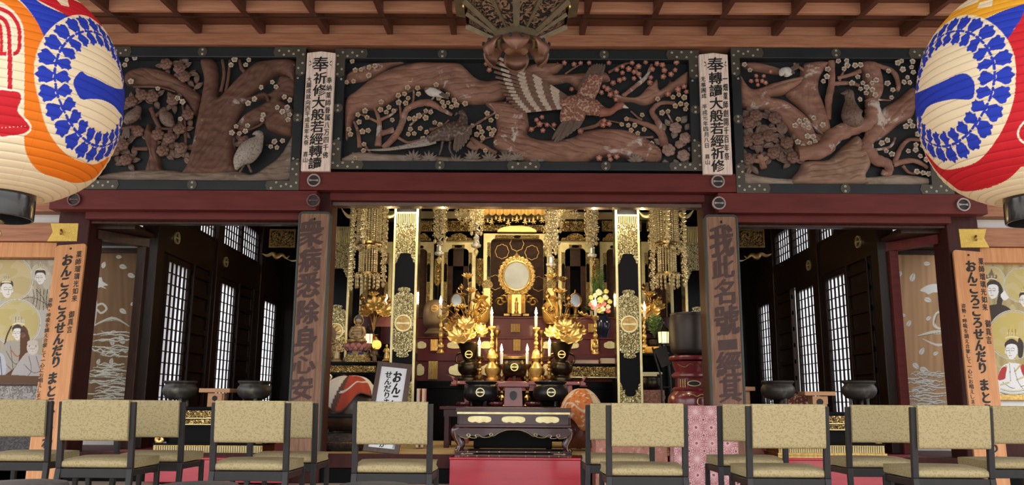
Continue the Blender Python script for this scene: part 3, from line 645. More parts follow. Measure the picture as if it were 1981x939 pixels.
bl_brown, leaf_b = M('brown flower petals', (.12,.055,.04), (.17,.09,.065), .6, ns=30), M('brown carved leaves', (.11,.065,.05), (.18,.115,.09), .6, ns=14)
leaf_g, flower_g = M('greyed carved leaves', (.17,.13,.105), (.26,.21,.18), .6, ns=14), M('greyed flower petals', (.25,.15,.115), (.33,.22,.18), .6, ns=20)
frame_black = M('blue-black frame lacquer', (.016,.019,.022), (.022,.026,.03), .4, ns=3, spec=.3)
fit_olive = M('olive frame fitting', (.055,.048,.036), (.075,.066,.05), .5, .2, ns=6); fit_white = M('blossom inlay', (.75,.72,.64), rough=.6)
backing = M('black panel backing', (.010,.012,.014), (.016,.019,.022), .5, ns=2, spec=.3)
def relief(F, poly, h, w, y0, step=1.35, closed=True, sm=5, ripple=.10, seed=1):
    A = np.array(cat(poly, sm, True) if sm else poly, float); B = np.roll(A,-1,0)
    x0, y0p = A.min(0)-2*step; x1, y1p = A.max(0)+2*step
    nx, ny = int((x1-x0)/step), int((y1p-y0p)/step)
    X, Y = np.meshgrid(x0+step*np.arange(nx+1), y0p+step*np.arange(ny+1))
    ins = np.zeros(X.shape, bool); dm = np.full(X.shape, 1e9); nxp, nyp = np.zeros_like(X), np.zeros_like(X)
    for (ax,ay),(bx,by) in zip(A, B):
        if ay != by:
            cr = ((ay > Y) != (by > Y)) & (X < (bx-ax)*(Y-ay)/(by-ay)+ax); ins ^= cr
        dx, dy = bx-ax, by-ay; t = np.clip(((X-ax)*dx+(Y-ay)*dy)/(dx*dx+dy*dy+1e-9), 0, 1); qx, qy = ax+t*dx, ay+t*dy; d = np.hypot(X-qx, Y-qy)
        k = d < dm; dm[k] = d[k]; nxp[k] = qx[k]; nyp[k] = qy[k]
    snap = ~ins & (dm < step*1.05); X[snap] = nxp[snap]; Y[snap] = nyp[snap]
    t = np.clip(dm/w, 0, 1); H = h*np.sqrt(np.clip(1-(1-t)**2, 0, 1)); H += h*ripple*vnoise(X, Y*1.4, .09, seed)*t; H += h*ripple*.5*vnoise(X*.5, Y, .35, seed+5)*t
    ev, evec = np.linalg.eigh(np.cov((A-A.mean(0)).T)); g_ = (X-A[:,0].mean())*evec[0,0]+(Y-A[:,1].mean())*evec[1,0]+6*vnoise(X, Y, .03, seed+9)
    H -= h*.11*t*np.clip(np.sin(g_*.55+1.5*vnoise(X, Y, .10, seed+11))-.35, 0, 1)
    H[snap] = 0; ok = ins | snap
    lx, lz = lv(F, X, Y); idx = -np.ones(X.shape, int); idx[ok] = np.arange(ok.sum())
    m = MB(); m.v = list(zip(lx[ok].tolist(), (y0-H[ok]).tolist(), lz[ok].tolist()))
    q = ok[:-1,:-1] & ok[1:,:-1] & ok[:-1,1:] & ok[1:,1:]
    anyin = ins[:-1,:-1] | ins[1:,:-1] | ins[:-1,1:] | ins[1:,1:]; q &= anyin
    J, I = np.nonzero(q); m.f = list(zip(idx[J,I].tolist(), idx[J+1,I].tolist(), idx[J+1,I+1].tolist(), idx[J,I+1].tolist())); m.m = [0]*len(m.f)
    tri = (ok[:-1,:-1].astype(int) + ok[1:,:-1] + ok[:-1,1:] + ok[1:,1:] == 3) & anyin
    for j, i in zip(*np.nonzero(tri)):
        f = [idx[a,b] for a,b in ((j,i),(j+1,i),(j+1,i+1),(j,i+1)) if idx[a,b] >= 0]; m.f.append(tuple(int(v) for v in f)); m.m.append(0)
    return m
def branch(mb, F, pts, y0=-.03, n=12, fl=.8, sub=5):
    q = cat(pts, sub); k = F.k; o = []
    for i, (x,y,r) in enumerate(q): a = F.l(x,y); o.append((a[0], y0 - r*k*.5, a[1]))
    mb.tube(o, [max(r,.4)*k*(1+.08*math.sin(i*2.1)) for i,(x,y,r) in enumerate(q)], n, fl)
def blossom_mesh(r, petals=5, depth=.45):
    m = MB(); n = petals*8; pt = lambda i: 1-.30*(1-abs(math.sin(petals*PI*i/n))**.55)
    def ringp(q, z): return [(q*r*(pt(i) if q > .6 else 1)*math.cos(2*PI*i/n), -z*r, q*r*(pt(i) if q > .6 else 1)*math.sin(2*PI*i/n)) for i in range(n)]
    rings = [ringp(1.0, 0), ringp(1.0, depth*.7), ringp(.85, depth), ringp(.5, depth*.55), ringp(.46, depth*.5)]
    vs = [p for rg in rings for p in rg]; fs = [(j*n+i, j*n+(i+1)%n, (j+1)*n+(i+1)%n, (j+1)*n+i) for j in range(4) for i in range(n)]
    m.add(vs, fs); m.k = 1; m.tube([(.36*r*math.cos(a), -depth*.62*r, .36*r*math.sin(a)) for a in [2*PI*i/12 for i in range(12)]], .085*r, 5, closed=True)
    m.k = 0; m.lathe([(.45*r,0),(.45*r,.02*r)], n=10, M=Matrix.Translation((0,-depth*.5*r,0)) @ Matrix.Rotation(PI/2,4,'X'))
    m.k = 1; m.ell((0,-depth*.6*r,0), .16*r, 8, 5); return m
def big_flower(mb, x, z, r, y0):
    for k in range(6):
        a = k*PI/3+.3; mb.ell((x+.55*r*math.cos(a), y0-.012, z+.55*r*math.sin(a)), (.55*r,.022,.5*r), 9, 6)
    for k in range(5):
        a = k*2*PI/5; mb.ell((x+.3*r*math.cos(a), y0-.03, z+.3*r*math.sin(a)), (.34*r,.016,.34*r), 8, 5)
    mb.tube([(x+.2*r*math.cos(a), y0-.045, z+.2*r*math.sin(a)) for a in [2*PI*i/10 for i in range(10)]], .05*r, 5, closed=True); mb.ell((x,y0-.044,z), .1*r, 8, 5)
def leafm(mb, x, z, L, w, a, y0, th=.012):
    ca, sa = math.cos(a), math.sin(a); vs = []; n = 7
    for i in range(n):
        t = i/(n-1); q = w*math.sin(PI*min(t*.98+.02,1))**.8*(1-.25*t)
        for s, d in ((-1,.0),(-.5,th*.8),(0,th*.45),(.5,th*.8),(1,.0)):
            u, v = t*L, s*q; vs.append((x+u*ca-v*sa, y0-d-th*math.sin(PI*t), z+u*sa+v*ca))
    mb.add(vs, [(i*5+j, i*5+j+1, i*5+5+j+1, i*5+5+j) for i in range(n-1) for j in range(4)])
def flowers(root, F, L, r, mats, y0, cap=99, nm='blossom'):
    pm = None; rest = MB()
    for i, (x, y) in enumerate(L):
        a = F.l(x, y); loc = (a[0], y0, a[1])
        if i < cap:
            if pm is None: pm = blossom_mesh(r).build(nm, mats, root, loc); o = pm
            else: o = pm.copy(); C.objects.link(o); o.parent = root; o.location = loc
            q = random.uniform(.85, 1.15); o.scale = (q,1,q); o.rotation_euler = (random.uniform(-.25,.25), random.random()*6, random.uniform(-.25,.25))
        else:
            b = blossom_mesh(r*random.uniform(.85,1.1)); T = Matrix.Translation(loc) @ Matrix.Rotation(random.random()*6, 4, 'Y'); base = len(rest.v)
            rest.add([tuple(T @ Vector(v)) for v in b.v], b.f); rest.m[-len(b.f):] = b.m
    if rest.v: o = rest.build(nm, mats, root); o['kind'] = 'stuff'
def panel_frame(root, F, ou, inn, side):
    o = F.ls(ou); i = F.ls(inn); yb = .0
    ox0, ox1 = (o[0][0]+o[3][0])/2, (o[1][0]+o[2][0])/2; oz1, oz0 = (o[0][1]+o[1][1])/2, (o[2][1]+o[3][1])/2
    ix0, ix1 = (i[0][0]+i[3][0])/2, (i[1][0]+i[2][0])/2; iz1, iz0 = (i[0][1]+i[1][1])/2, (i[2][1]+i[3][1])/2
    m = MB().ring([(ox0,oz0),(ox1,oz0),(ox1,oz1),(ox0,oz1)], [(ix0,iz0),(ix1,iz0),(ix1,iz1),(ix0,iz1)], -.06, .10)
    m.build('frame', frame_black, root, smooth=0, bev=.008)
    MB().box(ix0-.01, ix1+.01, .06, .08, iz0-.01, iz1+.01).build('backing_board', backing, root, smooth=0)
    Lc = .34; e = .006; tx, tz = ix0-ox0, iz0-oz0
    tr, tt = ox1-ix1, oz1-iz1
    def marks(mb, pts):
        for (x,z) in pts:
            for k in range(5): a = 2*PI*k/5+PI/2; mb.ell((x+.0085*math.cos(a), -.0685, z+.0085*math.sin(a)), (.0042,.0015,.0042), 6, 4)
    for (cx, cz, dx, dz) in ((ox0,oz0,1,1),(ox1,oz0,-1,1),(ox1,oz1,-1,-1),(ox0,oz1,1,-1)):
        bw = (tz if dz > 0 else tt); bs = (tx if dx > 0 else tr)
        pl = [(0,0),(Lc,0),(Lc+.02,bw*.5),(Lc,bw-.004),(bs-.004,bw-.004),(bs-.004,Lc*.9),(bs*.5,Lc*.9+.03),(0,Lc*.9)]
        p = [(cx+dx*a, cz+dz*b) for a, b in pl]
        c = MB().prism(p, -.067, -.055).build('corner_fitting', fit_olive, root, smooth=0)
        mk = MB(); rr = random.Random(int(cx*100)+int(cz*10)); pts = []
        for k in range(6): pts.append((cx+dx*(.03+k*.053), cz+dz*(bw*(.3 if k % 2 else .72)+rr.uniform(-.012,.012))))
        for k in range(1,5): pts.append((cx+dx*(bs*(.3 if k % 2 else .7)), cz+dz*(bw+.01+k*.058)))
        marks(mk, pts); mk.build('blossom_pattern', fit_white, c)
    bosses = [((ox0+ox1)/2 if side else ox0+(ox1-ox0)*.295, (iz1+oz1)/2),((ox0+ox1)/2 if side else ox0+(ox1-ox0)*.295, (iz0+oz0)/2),((ox0+ix0)/2, (oz0+oz1)/2),((ox1+ix1)/2,(oz0+oz1)/2)]
    if not side: bosses += [(ox0+(ox1-ox0)*.74, (iz1+oz1)/2),(ox0+(ox1-ox0)*.74,(iz0+oz0)/2)]
    for (x,z) in bosses:
        c = MB().prism(circ(x,z,.052,28), -.068, -.055).build('frame_boss', fit_olive, root); mk = MB(); marks(mk, [(x,z+.026),(x,z-.026)]); mk.build('blossom_pattern', fit_white, c)
    if not side:
        x = (ox0+ox1)/2+.08; z0 = oz0; h = iz0-oz0
        c = MB().prism([(x-.16,z0),(x+.16,z0),(x+.18,z0+h/2),(x+.16,z0+h-.004),(x-.16,z0+h-.004),(x-.18,z0+h/2)], -.067,-.055).build('frame_plate', fit_olive, root, smooth=0)
        mk = MB(); marks(mk, [(x-.12,z0+h*.3),(x-.06,z0+h*.7),(x+.02,z0+h*.3),(x+.07,z0+h*.72),(x+.13,z0+h*.35)]); mk.build('blossom_pattern', fit_white, c)
YB = .06
def scale_mat(name, c, c2, sz=45):
    m, nt, b = new(name); v = nt.nodes.new('ShaderNodeTexVoronoi'); nt.links.new(coords(nt,(1,.3,1)), v.inputs['Vector']); v.inputs['Scale'].default_value = sz
    nt.links.new(ramp(nt, v.outputs['Distance'], [(.50, c), (.86, c2)]), b.inputs['Base Color']); b.inputs['Roughness'].default_value = .6; bump(nt, b, v.outputs['Distance'], .5, .006); return m
feather_red = scale_mat('red-brown feather scales', (.20,.075,.05), (.46,.33,.24), 42); feather_dark = scale_mat('dark feather scales', (.07,.045,.036), (.22,.16,.13), 36)
feather_pale = scale_mat('pale feather scales', (.30,.26,.23), (.15,.12,.10), 60); feather_brown = scale_mat('brown feather scales', (.15,.095,.07), (.07,.045,.035), 50)
quill = M('dark flight feathers', (.085,.055,.042), (.13,.085,.065), .6, sc=(3,1,3), ns=20); white_p = M('white carved feathers', (.62,.60,.57), (.45,.42,.40), .6, ns=20); band_w = M('pale tail bands', (.50,.42,.35), (.40,.31,.25), .6, ns=30); band_b = M('brown tail bands', (.13,.065,.045), (.17,.09,.065), .6, ns=30)
eye_red = M('red eye patch', (.35,.04,.03), rough=.5)
def px_tube(F, pts, y, fl=.6, n=12, sub=5):
    q = cat(pts, sub); m = MB(); m.tube([(F.l(x,yy)[0], y, F.l(x,yy)[1]) for x,yy,r in q], [max(r,.3)*F.k for x,yy,r in q], n, fl); return m
def feathers(F, root_pts, tips, w, y, m=None):
    m = m or MB()
    for i, ((x0,y0),(x1,y1)) in enumerate(zip(root_pts, tips)):
        p = [(x0+(x1-x0)*t, y0+(y1-y0)*t, w*q) for t, q in ((0,.7),(.3,1),(.7,1),(.92,.75),(1,.2))]
        m.tube([(F.l(a,b)[0], y-.004*(i % 3)-.01, F.l(a,b)[1]) for a,b,r in p], [r*F.k for a,b,r in p], 6, .35)
    return m
c1 = lambda L: [(640+q[0]*.2715, 90+q[1]*.2715)+tuple(v*.2715 for v in q[2:]) for q in L]
c2 = lambda L: [(990+q[0]*.2717, 90+q[1]*.2717)+tuple(v*.2717 for v in q[2:]) for q in L]
c3 = lambda L: [(180+q[0]*.3248, 80+q[1]*.3248)+tuple(v*.3248 for v in q[2:]) for q in L]
c4 = lambda L: [(1410+q[0]*.3302, 80+q[1]*.3302)+tuple(v*.3302 for v in q[2:]) for q in L]
# ---- centre panel
F = FR(1000, 215, 8.86)
T = thing('carved_transom', 'long carved panel of pheasants among blossoming plum boughs above the centre opening', 'carved panel', F.o)
panel_frame(T, F, [(650,97),(1350,104),(1357,333),(642,331)], [(668,117),(1331,121),(1335,317),(664,314)], 0)
relief(F, c1([(98,385),(180,305),(300,213),(430,148),(600,105),(760,104),(900,108),(955,140),(1030,212),(1110,237),(1200,232),(1300,300),(1290,325),(1200,380),(1100,400),(980,402),(880,385),(830,330),(790,298),(690,295),(600,300),(520,330),(400,400),(320,440),(230,450),(170,490),(140,560),(125,620),(98,650)]), .10, 16, YB).build('plum_trunk', carve, T)
relief(F, c2([(-190,395),(-60,385),(0,392),(80,410),(110,460),(125,560),(112,620),(180,652),(290,660),(430,642),(500,605),(640,580),(820,590),(960,650),(1060,720),(1070,800),(1000,828),(880,805),(760,775),(600,790),(520,830),(400,838),(250,832),(120,826),(0,780),(-130,700),(-115,600),(-120,470)]), .12, 16, YB, seed=3).build('plum_trunk', carve, T)
relief(F, c2([(-60,235),(60,160),(180,112),(362,113),(335,168),(300,190),(420,185),(560,172),(665,172),(705,230),(640,245),(560,262),(470,300),(440,272),(400,245),(300,262),(180,262),(80,222),(20,290),(-50,330)]), .09, 12, YB+.005, seed=5).build('plum_trunk', carve, T)
relief(F, c1([(98,205),(150,160),(300,108),(520,100),(420,135),(340,190),(250,232),(180,246),(98,250)]), .06, 8, YB+.005, seed=7).build('plum_bough', carve, T)
relief(F, c2([(705,285),(760,330),(830,350),(900,345),(960,290),(1010,240),(1040,230),(1055,300),(1120,250),(1130,225),(1150,240),(1255,170),(1255,270),(1160,310),(1080,350),(1000,395),(940,408),(860,385),(790,385),(730,370)]), .08, 9, YB, seed=8).build('plum_bough', carve, T)
relief(F, c1([(84,832),(120,770),(200,745),(330,757),(520,765),(760,775),(1000,790),(1200,800),(1360,832)]), .07, 8, YB-.01, seed=9).build('carved_ground', earth, T)
for q in ([(335,710,24),(345,560,18),(330,480,14),(290,400,9)],[(345,540,12),(260,500,9),(170,460,6)],[(350,520,12),(430,480,10),(470,440,8)],[(375,725,24),(470,620,24),(510,530,23),(540,450,23),(610,410,26),(700,400,27),(780,440,20),(865,485,12)],[(500,510,10),(490,420,8),(480,350,6)],[(580,410,9),(590,320,8),(570,200,5)],[(470,640,12),(550,680,10),(650,655,8)],[(205,720,18),(190,600,13),(162,530,8)],[(715,380,8),(770,300,7),(860,180,4)],[(985,580,10),(1080,520,9),(1190,450,7),(1290,340,4)],[(980,690,26),(1040,720,20),(1100,650,8),(1290,625,5)],[(100,795,10),(200,800,8),(150,760,14)],[(240,700,8),(300,780,8),(370,830,6)],[(290,400,6),(240,310,4)],[(350,620,20),(450,590,22)],[(560,560,8),(640,490,9),(720,440,6)],[(700,590,14),(780,570,9),(840,520,6)],[(1000,650,14),(1060,700,22),(1180,760,16)]):
    m = MB(); branch(m, F, c1(q), YB-.03); m.build('plum_branch', carve, T)
for q in ([(790,350,16),(880,280,16),(960,210,14),(1000,120,9)],[(1165,400,14),(1060,400,16),(1000,460,20),(1040,530,22),(1070,620,28),(1090,710,34)],[(830,510,12),(920,540,18),(1020,580,22),(1090,660,26)],[(680,520,4),(800,545,6)],[(695,675,5),(860,682,7)],[(1010,640,9),(930,640,7),(850,610,5)],[(850,455,6),(900,500,8),(930,520,10)],[(880,140,9),(900,190,8),(940,250,8)],[(470,590,10),(600,560,14),(640,520,10),(620,560,12)],[(120,600,6),(230,540,5),(310,590,4)],[(690,180,10),(780,130,9),(850,105,8)],[(1110,470,6),(1150,540,8)],[(380,190,7),(440,150,6),(490,120,5)],[(200,120,10),(260,190,8),(330,110,7)]):
    m = MB(); branch(m, F, c2(q), YB-.03); m.build('plum_branch', carve, T)
cr = c1([(157,112),(178,176),(220,172),(277,155),(317,147),(275,213),(115,262),(165,255),(570,247),(550,300),(621,303),(527,345),(485,355),(627,345),(553,375),(487,405),(535,410),(362,402),(357,457),(417,440),(398,475),(450,465),(440,530),(248,465),(197,492),(261,512),(205,545),(132,597),(145,632),(228,612),(270,605),(240,703),(237,748),(175,803),(752,280),(832,350),(772,375),(797,403),(838,408),(880,390),(897,423),(860,437),(808,432),(957,413),(715,475),(678,465),(630,500),(678,515),(560,520),(598,520),(742,548),(780,565),(570,595),(640,590),(597,627),(555,630),(686,617),(660,665),(700,658),(1243,423),(1185,507),(1250,513),(1142,532),(1115,482),(1010,570),(1058,583),(1077,615),(1127,590),(1162,603),(1040,633),(1080,655),(1147,630),(1180,690),(1103,747)]) + \
     c2([(1185,350),(1145,368),(1225,370),(1035,380),(1240,420),(1235,452),(1200,415),(1160,430),(1068,478),(1110,468),(1182,525),(925,495),(815,522),(780,562),(827,567),(872,567),(848,602),(895,625),(895,660),(835,658),(795,645),(940,597),(950,693),(992,697)])
flowers(T, F, cr, .0305, [bl_cream, bl_ctr], YB-.085, 99)
rd = c2([(373,125),(443,135),(490,127),(785,150),(745,173),(785,195),(830,168),(870,190),(903,205),(797,237),(867,235),(765,247),(720,267),(680,310),(655,295),(700,350),(635,335),(740,335),(425,312),(950,120),(998,170),(1083,178),(1077,222),(988,228),(980,265),(1030,130),(1070,140),(1170,120),(1160,175),(1130,205),(1225,293),(1180,313),(1110,347),(1240,330),(855,125),(900,150),(690,125),(550,125),(175,530),(215,510),(198,560),(140,597),(222,605),(250,565),(300,565),(655,535),(690,557),(650,565),(488,610),(620,800),(700,810),(745,790),(690,785),(740,385)]) + c1([(1110,130),(1160,115),(1210,128),(1130,175)])
flowers(T, F, rd, .0305, [bl_red, bl_ctr_r], YB-.085, 99, 'red_blossom')
m = MB(); lf = MB()
for x, y, r in ((1115,740,46),(1165,583,42),(1235,655,42),(1222,780,44),(1190,700,30)): a = F.l(*c2([(x,y)])[0]); m = MB(); big_flower(m, a[0], a[1], r*.2717*F.k, YB-.06); m.build('camellia_flower', flower_g, T)
for x, y, L, a in ((1075,690,70,2.6),(1090,800,75,-1.4),(1150,650,70,1.2),(1240,590,60,1.0),(1190,690,70,.2),(1160,800,70,-1.2),(1255,720,60,-.3),(1210,540,70,.9),(1090,600,70,1.9),(1255,800,70,-1.9),(1130,560,60,2.2),(1065,745,60,3.3),(1180,770,60,-.6)):
    q = F.l(*c2([(x,y)])[0]); leafm(lf, q[0], q[1], L*.2717*F.k, L*.11*F.k, a, YB-.03)
lf.build('camellia_leaves', leaf_g, T)
for x, y in ((590,815),(700,822),(1010,808),(1130,822),(1250,820),(1330,815),(890,845)) + ((1470,826),(2170,828)):
    lf = MB()
    for k in range(7):
        a = PI*(k+.5)/7; q = F.l(*c1([(x,y)])[0]); leafm(lf, q[0], q[1], 80*.2715*F.k*(.75+.25*math.sin(a)), 12*.2715*F.k, a, YB-.085)
    lf.build('bamboo_grass', leaf_g, T)
# flying pheasant
Y1 = YB-.16
b = px_tube(F, c2([(340,425,24),(400,425,52),(470,432,72),(560,452,66),(620,478,44),(680,488,27),(720,470,22),(752,448,26),(775,444,26),(800,452,12)]), Y1, .7).build('flying_pheasant', feather_red, T)
tl = MB()
for i in range(15):
    t = i/14; an = math.radians(31-45*t); Lf = 640-300*t**.8; tip = (390-Lf*math.cos(an), 405-Lf*math.sin(an)); rx, ry = 392, 388+t*62
    for s in range(9):
        u0, u1 = s/9, (s+1)/9; tl.k = s % 2; pt = [(rx+(tip[0]-rx)*u, ry+(tip[1]-ry)*u-22*math.sin(PI*u)*(1-t)) for u in (u0, (u0+u1)/2, u1)]
        wv = [(17-7*u) * .2717*F.k for u in (u0,(u0+u1)/2,u1)]; tl.tube([(F.l(*c2([p])[0])[0], Y1+.01-.003*(i % 2), F.l(*c2([p])[0])[1]) for p in pt], wv, 6, .35)
tl.build('tail', [band_b, band_w], b)
wg = feathers(F, c2([(470+i*17,330-i*4) for i in range(9)]), c2([(530,230),(540,200),(552,178),(566,165),(582,158),(600,152),(618,150),(636,152),(655,158)]), 3.4, Y1-.01); wg.build('wing_feathers', quill, b)
wg = feathers(F, c2([(500-i*17,545+i*2) for i in range(9)]), c2([(460,610),(435,630),(410,650),(385,668),(360,682),(340,695),(320,703),(300,708),(284,690)]), 3.4, Y1-.01); wg.build('wing_feathers', quill, b)
relief(F, c2([(455,400),(470,330),(510,270),(545,225),(600,225),(640,240),(625,310),(600,370),(560,430),(500,430)]), .035, 8, Y1-.01, ripple=.02).build('wing', feather_red, b)
relief(F, c2([(345,560),(350,470),(400,430),(480,440),(520,480),(500,560),(420,555)]), .035, 8, Y1-.01, ripple=.02).build('wing', feather_red, b)
px_tube(F, c2([(620,488,42),(690,490,27),(730,465,22),(765,444,28),(790,450,14)]), Y1-.012, .7).build('neck', eye_red if 0 else M('reddish neck', (.22,.07,.05), (.28,.10,.07), .6, ns=20), b)
px_tube(F, c2([(785,450,14),(805,458,9),(822,464,1)]), Y1-.012, .8).build('beak', white_p, b)
# standing pheasant
b = px_tube(F, c1([(700,690,22),(760,650,46),(850,625,66),(920,590,56),(945,545,34),(945,505,24),(935,490,22),(915,490,10)]), Y1+.02, .8).build('standing_pheasant', feather_dark, T)
px_tube(F, c1([(250,752,3),(400,748,10),(550,725,17),(680,695,30),(740,670,40)]), Y1+.03, .4).build('tail', feather_pale, b)
wg = feathers(F, c1([(1000-i*14,600+i*6) for i in range(8)]), c1([(1000,660),(985,695),(968,720),(950,742),(930,762),(912,776),(900,782),(885,770)]), 3.2, Y1-.03); wg.build('wing_feathers', quill, b)
relief(F, c1([(850,640),(880,600),(940,585),(1000,590),(1000,625),(960,660),(890,680),(860,670)]), .03, 7, Y1-.03, ripple=.02).build('wing', feather_dark, b)
px_tube(F, c1([(905,492,10),(885,512,2)]), Y1+.02, .8).build('beak', quill, b); m = MB(); branch(m, F, c1([(800,690,9),(790,740,7),(775,785,6)]), Y1+.05); m.build('leg', quill, b); m = MB(); branch(m, F, c1([(855,690,9),(850,745,7),(880,795,5)]), Y1+.05); m.build('leg', quill, b)
# small white bird
b = px_tube(F, c1([(820,370,14),(770,350,26),(725,338,34),(695,328,26),(678,322,12)]), Y1+.04, .8).build('small_white_bird', white_p, T)
feathers(F, c1([(760,345),(775,355)]), c1([(850,375),(845,392)]), 3, Y1+.03).build('tail', quill, b); px_tube(F, c1([(700,312,14),(685,320,14),(672,330,3)]), Y1+.02, .9).build('head', band_b, b)
# ---- left panel
F = FR(385, 230, 8.86)
T = thing('carved_transom', 'carved panel with a pale hen and two doves under trees, behind the left lantern', 'carved panel', F.o)
panel_frame(T, F, [(188,93),(593,98),(583,371),(180,369)], [(204,114),(575,115),(563,352),(205,351)], 1)
YB = .06
relief(F, c3([(635,110),(715,104),(742,180),(742,320),(790,285),(850,220),(930,148),(1010,110),(1200,110),(1206,250),(1120,190),(1050,230),(950,310),(900,380),(860,460),(840,560),(850,680),(840,790),(540,800),(560,720),(590,600),(610,480),(640,330),(655,220)]), .12, 15, YB, seed=2).build('tree_trunk', carve_dark, T)
relief(F, c3([(1206,230),(1206,330),(1120,345),(1195,400),(1192,552),(1100,548),(1035,522),(1000,480),(900,545),(845,505),(900,430),(1000,370),(1050,335),(920,352),(950,315),(1060,295),(1115,200)]), .09, 10, YB, seed=4).build('tree_bough', carve_dark, T)
relief(F, c3([(190,185),(280,148),(400,163),(500,208),(590,275),(645,330),(605,440),(570,380),(520,320),(420,270),(300,262),(190,250)]), .09, 11, YB, seed=6).build('tree_bough', carve_dark, T)
relief(F, c3([(72,835),(80,785),(300,762),(480,765),(560,775),(850,770),(950,788),(1030,742),(1110,680),(1195,560),(1175,835)]), .11, 10, YB, seed=8).build('carved_ground', earth_d, T)
relief(F, c3([(310,780),(330,680),(308,600),(298,540),(330,480),(350,530),(390,560),(388,640),(395,730),(425,780)]), .09, 7, YB, seed=9).build('small_tree', carve_dark, T)
for q in ([(240,270,8),(390,272,7),(490,300,5)],[(525,330,6),(540,440,7),(550,560,8),(552,650,8)],[(880,350,10),(960,335,12),(1030,320,12),(1060,430,8)],[(760,545,6),(860,545,7),(990,500,7),(1040,440,6)],[(240,640,10),(330,640,14)],[(870,110,8),(890,170,12),(930,190,12)],[(345,400,14),(370,460,14),(400,520,12)],[(420,400,10),(370,450,12)],[(770,110,9),(780,200,10),(760,300,10)],[(815,110,7),(805,220,9),(790,300,9)],[(170,520,9),(260,510,10),(300,540,8)],[(400,520,9),(470,520,7),(490,500,5)],[(700,330,6),(640,470,9),(600,620,9)],[(740,600,6),(745,700,7),(780,800,5)],[(1030,620,5),(1100,610,5)]):
    m = MB(); branch(m, F, c3(q), YB-.05); m.build('tree_branch', carve_dark, T)
m = MB(); lf = MB(); rr = random.Random(5)
for x, y in ((295,325),(360,335),(480,355),(232,365),(390,560),(460,580),(420,655),(520,525),(530,640),(270,540),(570,440),(200,710),(130,655),(182,620),(520,165),(548,215),(440,140),(905,600)):
    a = F.l(*c3([(x,y)])[0]); m = MB(); big_flower(m, a[0], a[1], 36*.3248*F.k, YB-.07); m.build('camellia_flower', bl_brown, T)
    for k in range(4):
        t = k*PI/2+rr.random(); leafm(lf, a[0]+.03*math.cos(t), a[1]+.03*math.sin(t), 62*.3248*F.k, 19*.3248*F.k, t, YB-.03)
for x, y in ((400,120),(560,130),(620,190),(600,280),(500,620),(340,610),(480,690),(240,420),(540,690),(250,680)):
    a = F.l(*c3([(x,y)])[0])
    for k in range(2): leafm(lf, a[0], a[1], 66*.3248*F.k, 20*.3248*F.k, rr.random()*6, YB-.04)
lf.build('camellia_leaves', leaf_b, T)
flowers(T, F, c3([(213,120),(260,108),(200,150),(237,247),(396,290),(512,347),(543,368),(530,470),(850,118),(830,150),(917,150),(935,120),(1075,252),(1010,283),(1097,280),(932,377),(970,352),(1147,340),(1180,358),(1105,402),(1163,402),(1135,427),(1178,445),(1168,475),(1022,447),(1015,475),(860,515),(835,552),(880,557),(915,543),(928,510),(1088,605),(1135,600),(1065,635),(1103,640)]), .030, [bl_white, bl_ctr], YB-.10)
b = px_tube(F, c3([(205,500,14),(230,475,32),(260,450,36),(280,420,24),(280,405,16),(270,400,5)]), Y1+.04, .8).build('carved_dove', feather_brown, T)
feathers(F, c3([(205,530),(215,530),(225,530)]), c3([(190,585),(210,590),(228,588)]), 3.2, Y1+.05).build('tail', quill, b)
px_tube(F, c3([(490,515,14),(465,490,34),(445,460,38),(432,432,24),(436,418,17),(420,425,4)]), Y1+.04, .8).build('carved_dove', feather_brown, T)
b = px_tube(F, c3([(870,780,8),(890,730,40),(930,690,62),(975,640,56),(1005,595,28),(1005,570,22),(985,566,14),(966,572,2)]), Y1, .8).build('standing_hen', feather_pale, T)
m = MB(); branch(m, F, c3([(935,745,8),(955,790,6)]), Y1+.04); m.build('leg', quill, b); m = MB(); branch(m, F, c3([(910,745,8),(885,790,6)]), Y1+.04); m.build('leg', quill, b)
# ---- right panel
F = FR(1620, 235, 8.86)
T = thing('carved_transom', 'carved panel with one brown bird on a bough, behind the right lantern', 'carved panel', F.o)
panel_frame(T, F, [(1412,100),(1830,95),(1825,379),(1421,376)], [(1428,119),(1770,115),(1803,361),(1440,357)], 1)
relief(F, c4([(430,150),(470,116),(595,116),(548,190),(530,270),(560,360),(592,450),(602,535),(540,532),(480,472),(420,382),(340,300),(420,235)]), .10, 13, YB, seed=2).build('tree_trunk', carve, T)
relief(F, c4([(62,190),(130,268),(220,258),(400,215),(440,235),(345,300),(245,320),(330,340),(420,400),(480,460),(520,540),(600,555),(545,610),(460,645),(400,645),(380,560),(320,480),(230,400),(64,365)]), .10, 12, YB, seed=3).build('tree_bough', carve, T)
relief(F, c4([(380,845),(420,745),(450,700),(580,690),(640,640),(700,585),(765,555),(835,700),(805,785),(795,845)]), .13, 15, YB, seed=4).build('tree_stump', weathered('grey-brown carved stump', (.20,.11,.075), (.31,.20,.145), (.42,.38,.35), .6), T)
relief(F, c4([(885,410),(1000,330),(1095,262),(1095,420),(1000,485),(900,565),(780,605),(840,540),(888,485)]), .08, 12, YB, seed=5).build('tree_bough', carve, T)
relief(F, c4([(775,116),(870,116),(902,180),(914,270),(885,340),(820,335),(800,250),(790,180)]), .09, 10, YB, seed=6).build('tree_bough', carve, T)
relief(F, c4([(85,845),(84,760),(200,785),(390,800),(820,790),(1000,775),(1195,800),(1195,845)]), .07, 8, YB, seed=7).build('carved_ground', earth, T)
relief(F, c4([(70,120),(180,116),(330,160),(300,185),(190,170),(110,150)]), .06, 7, YB, seed=8).build('tree_bough', carve, T)
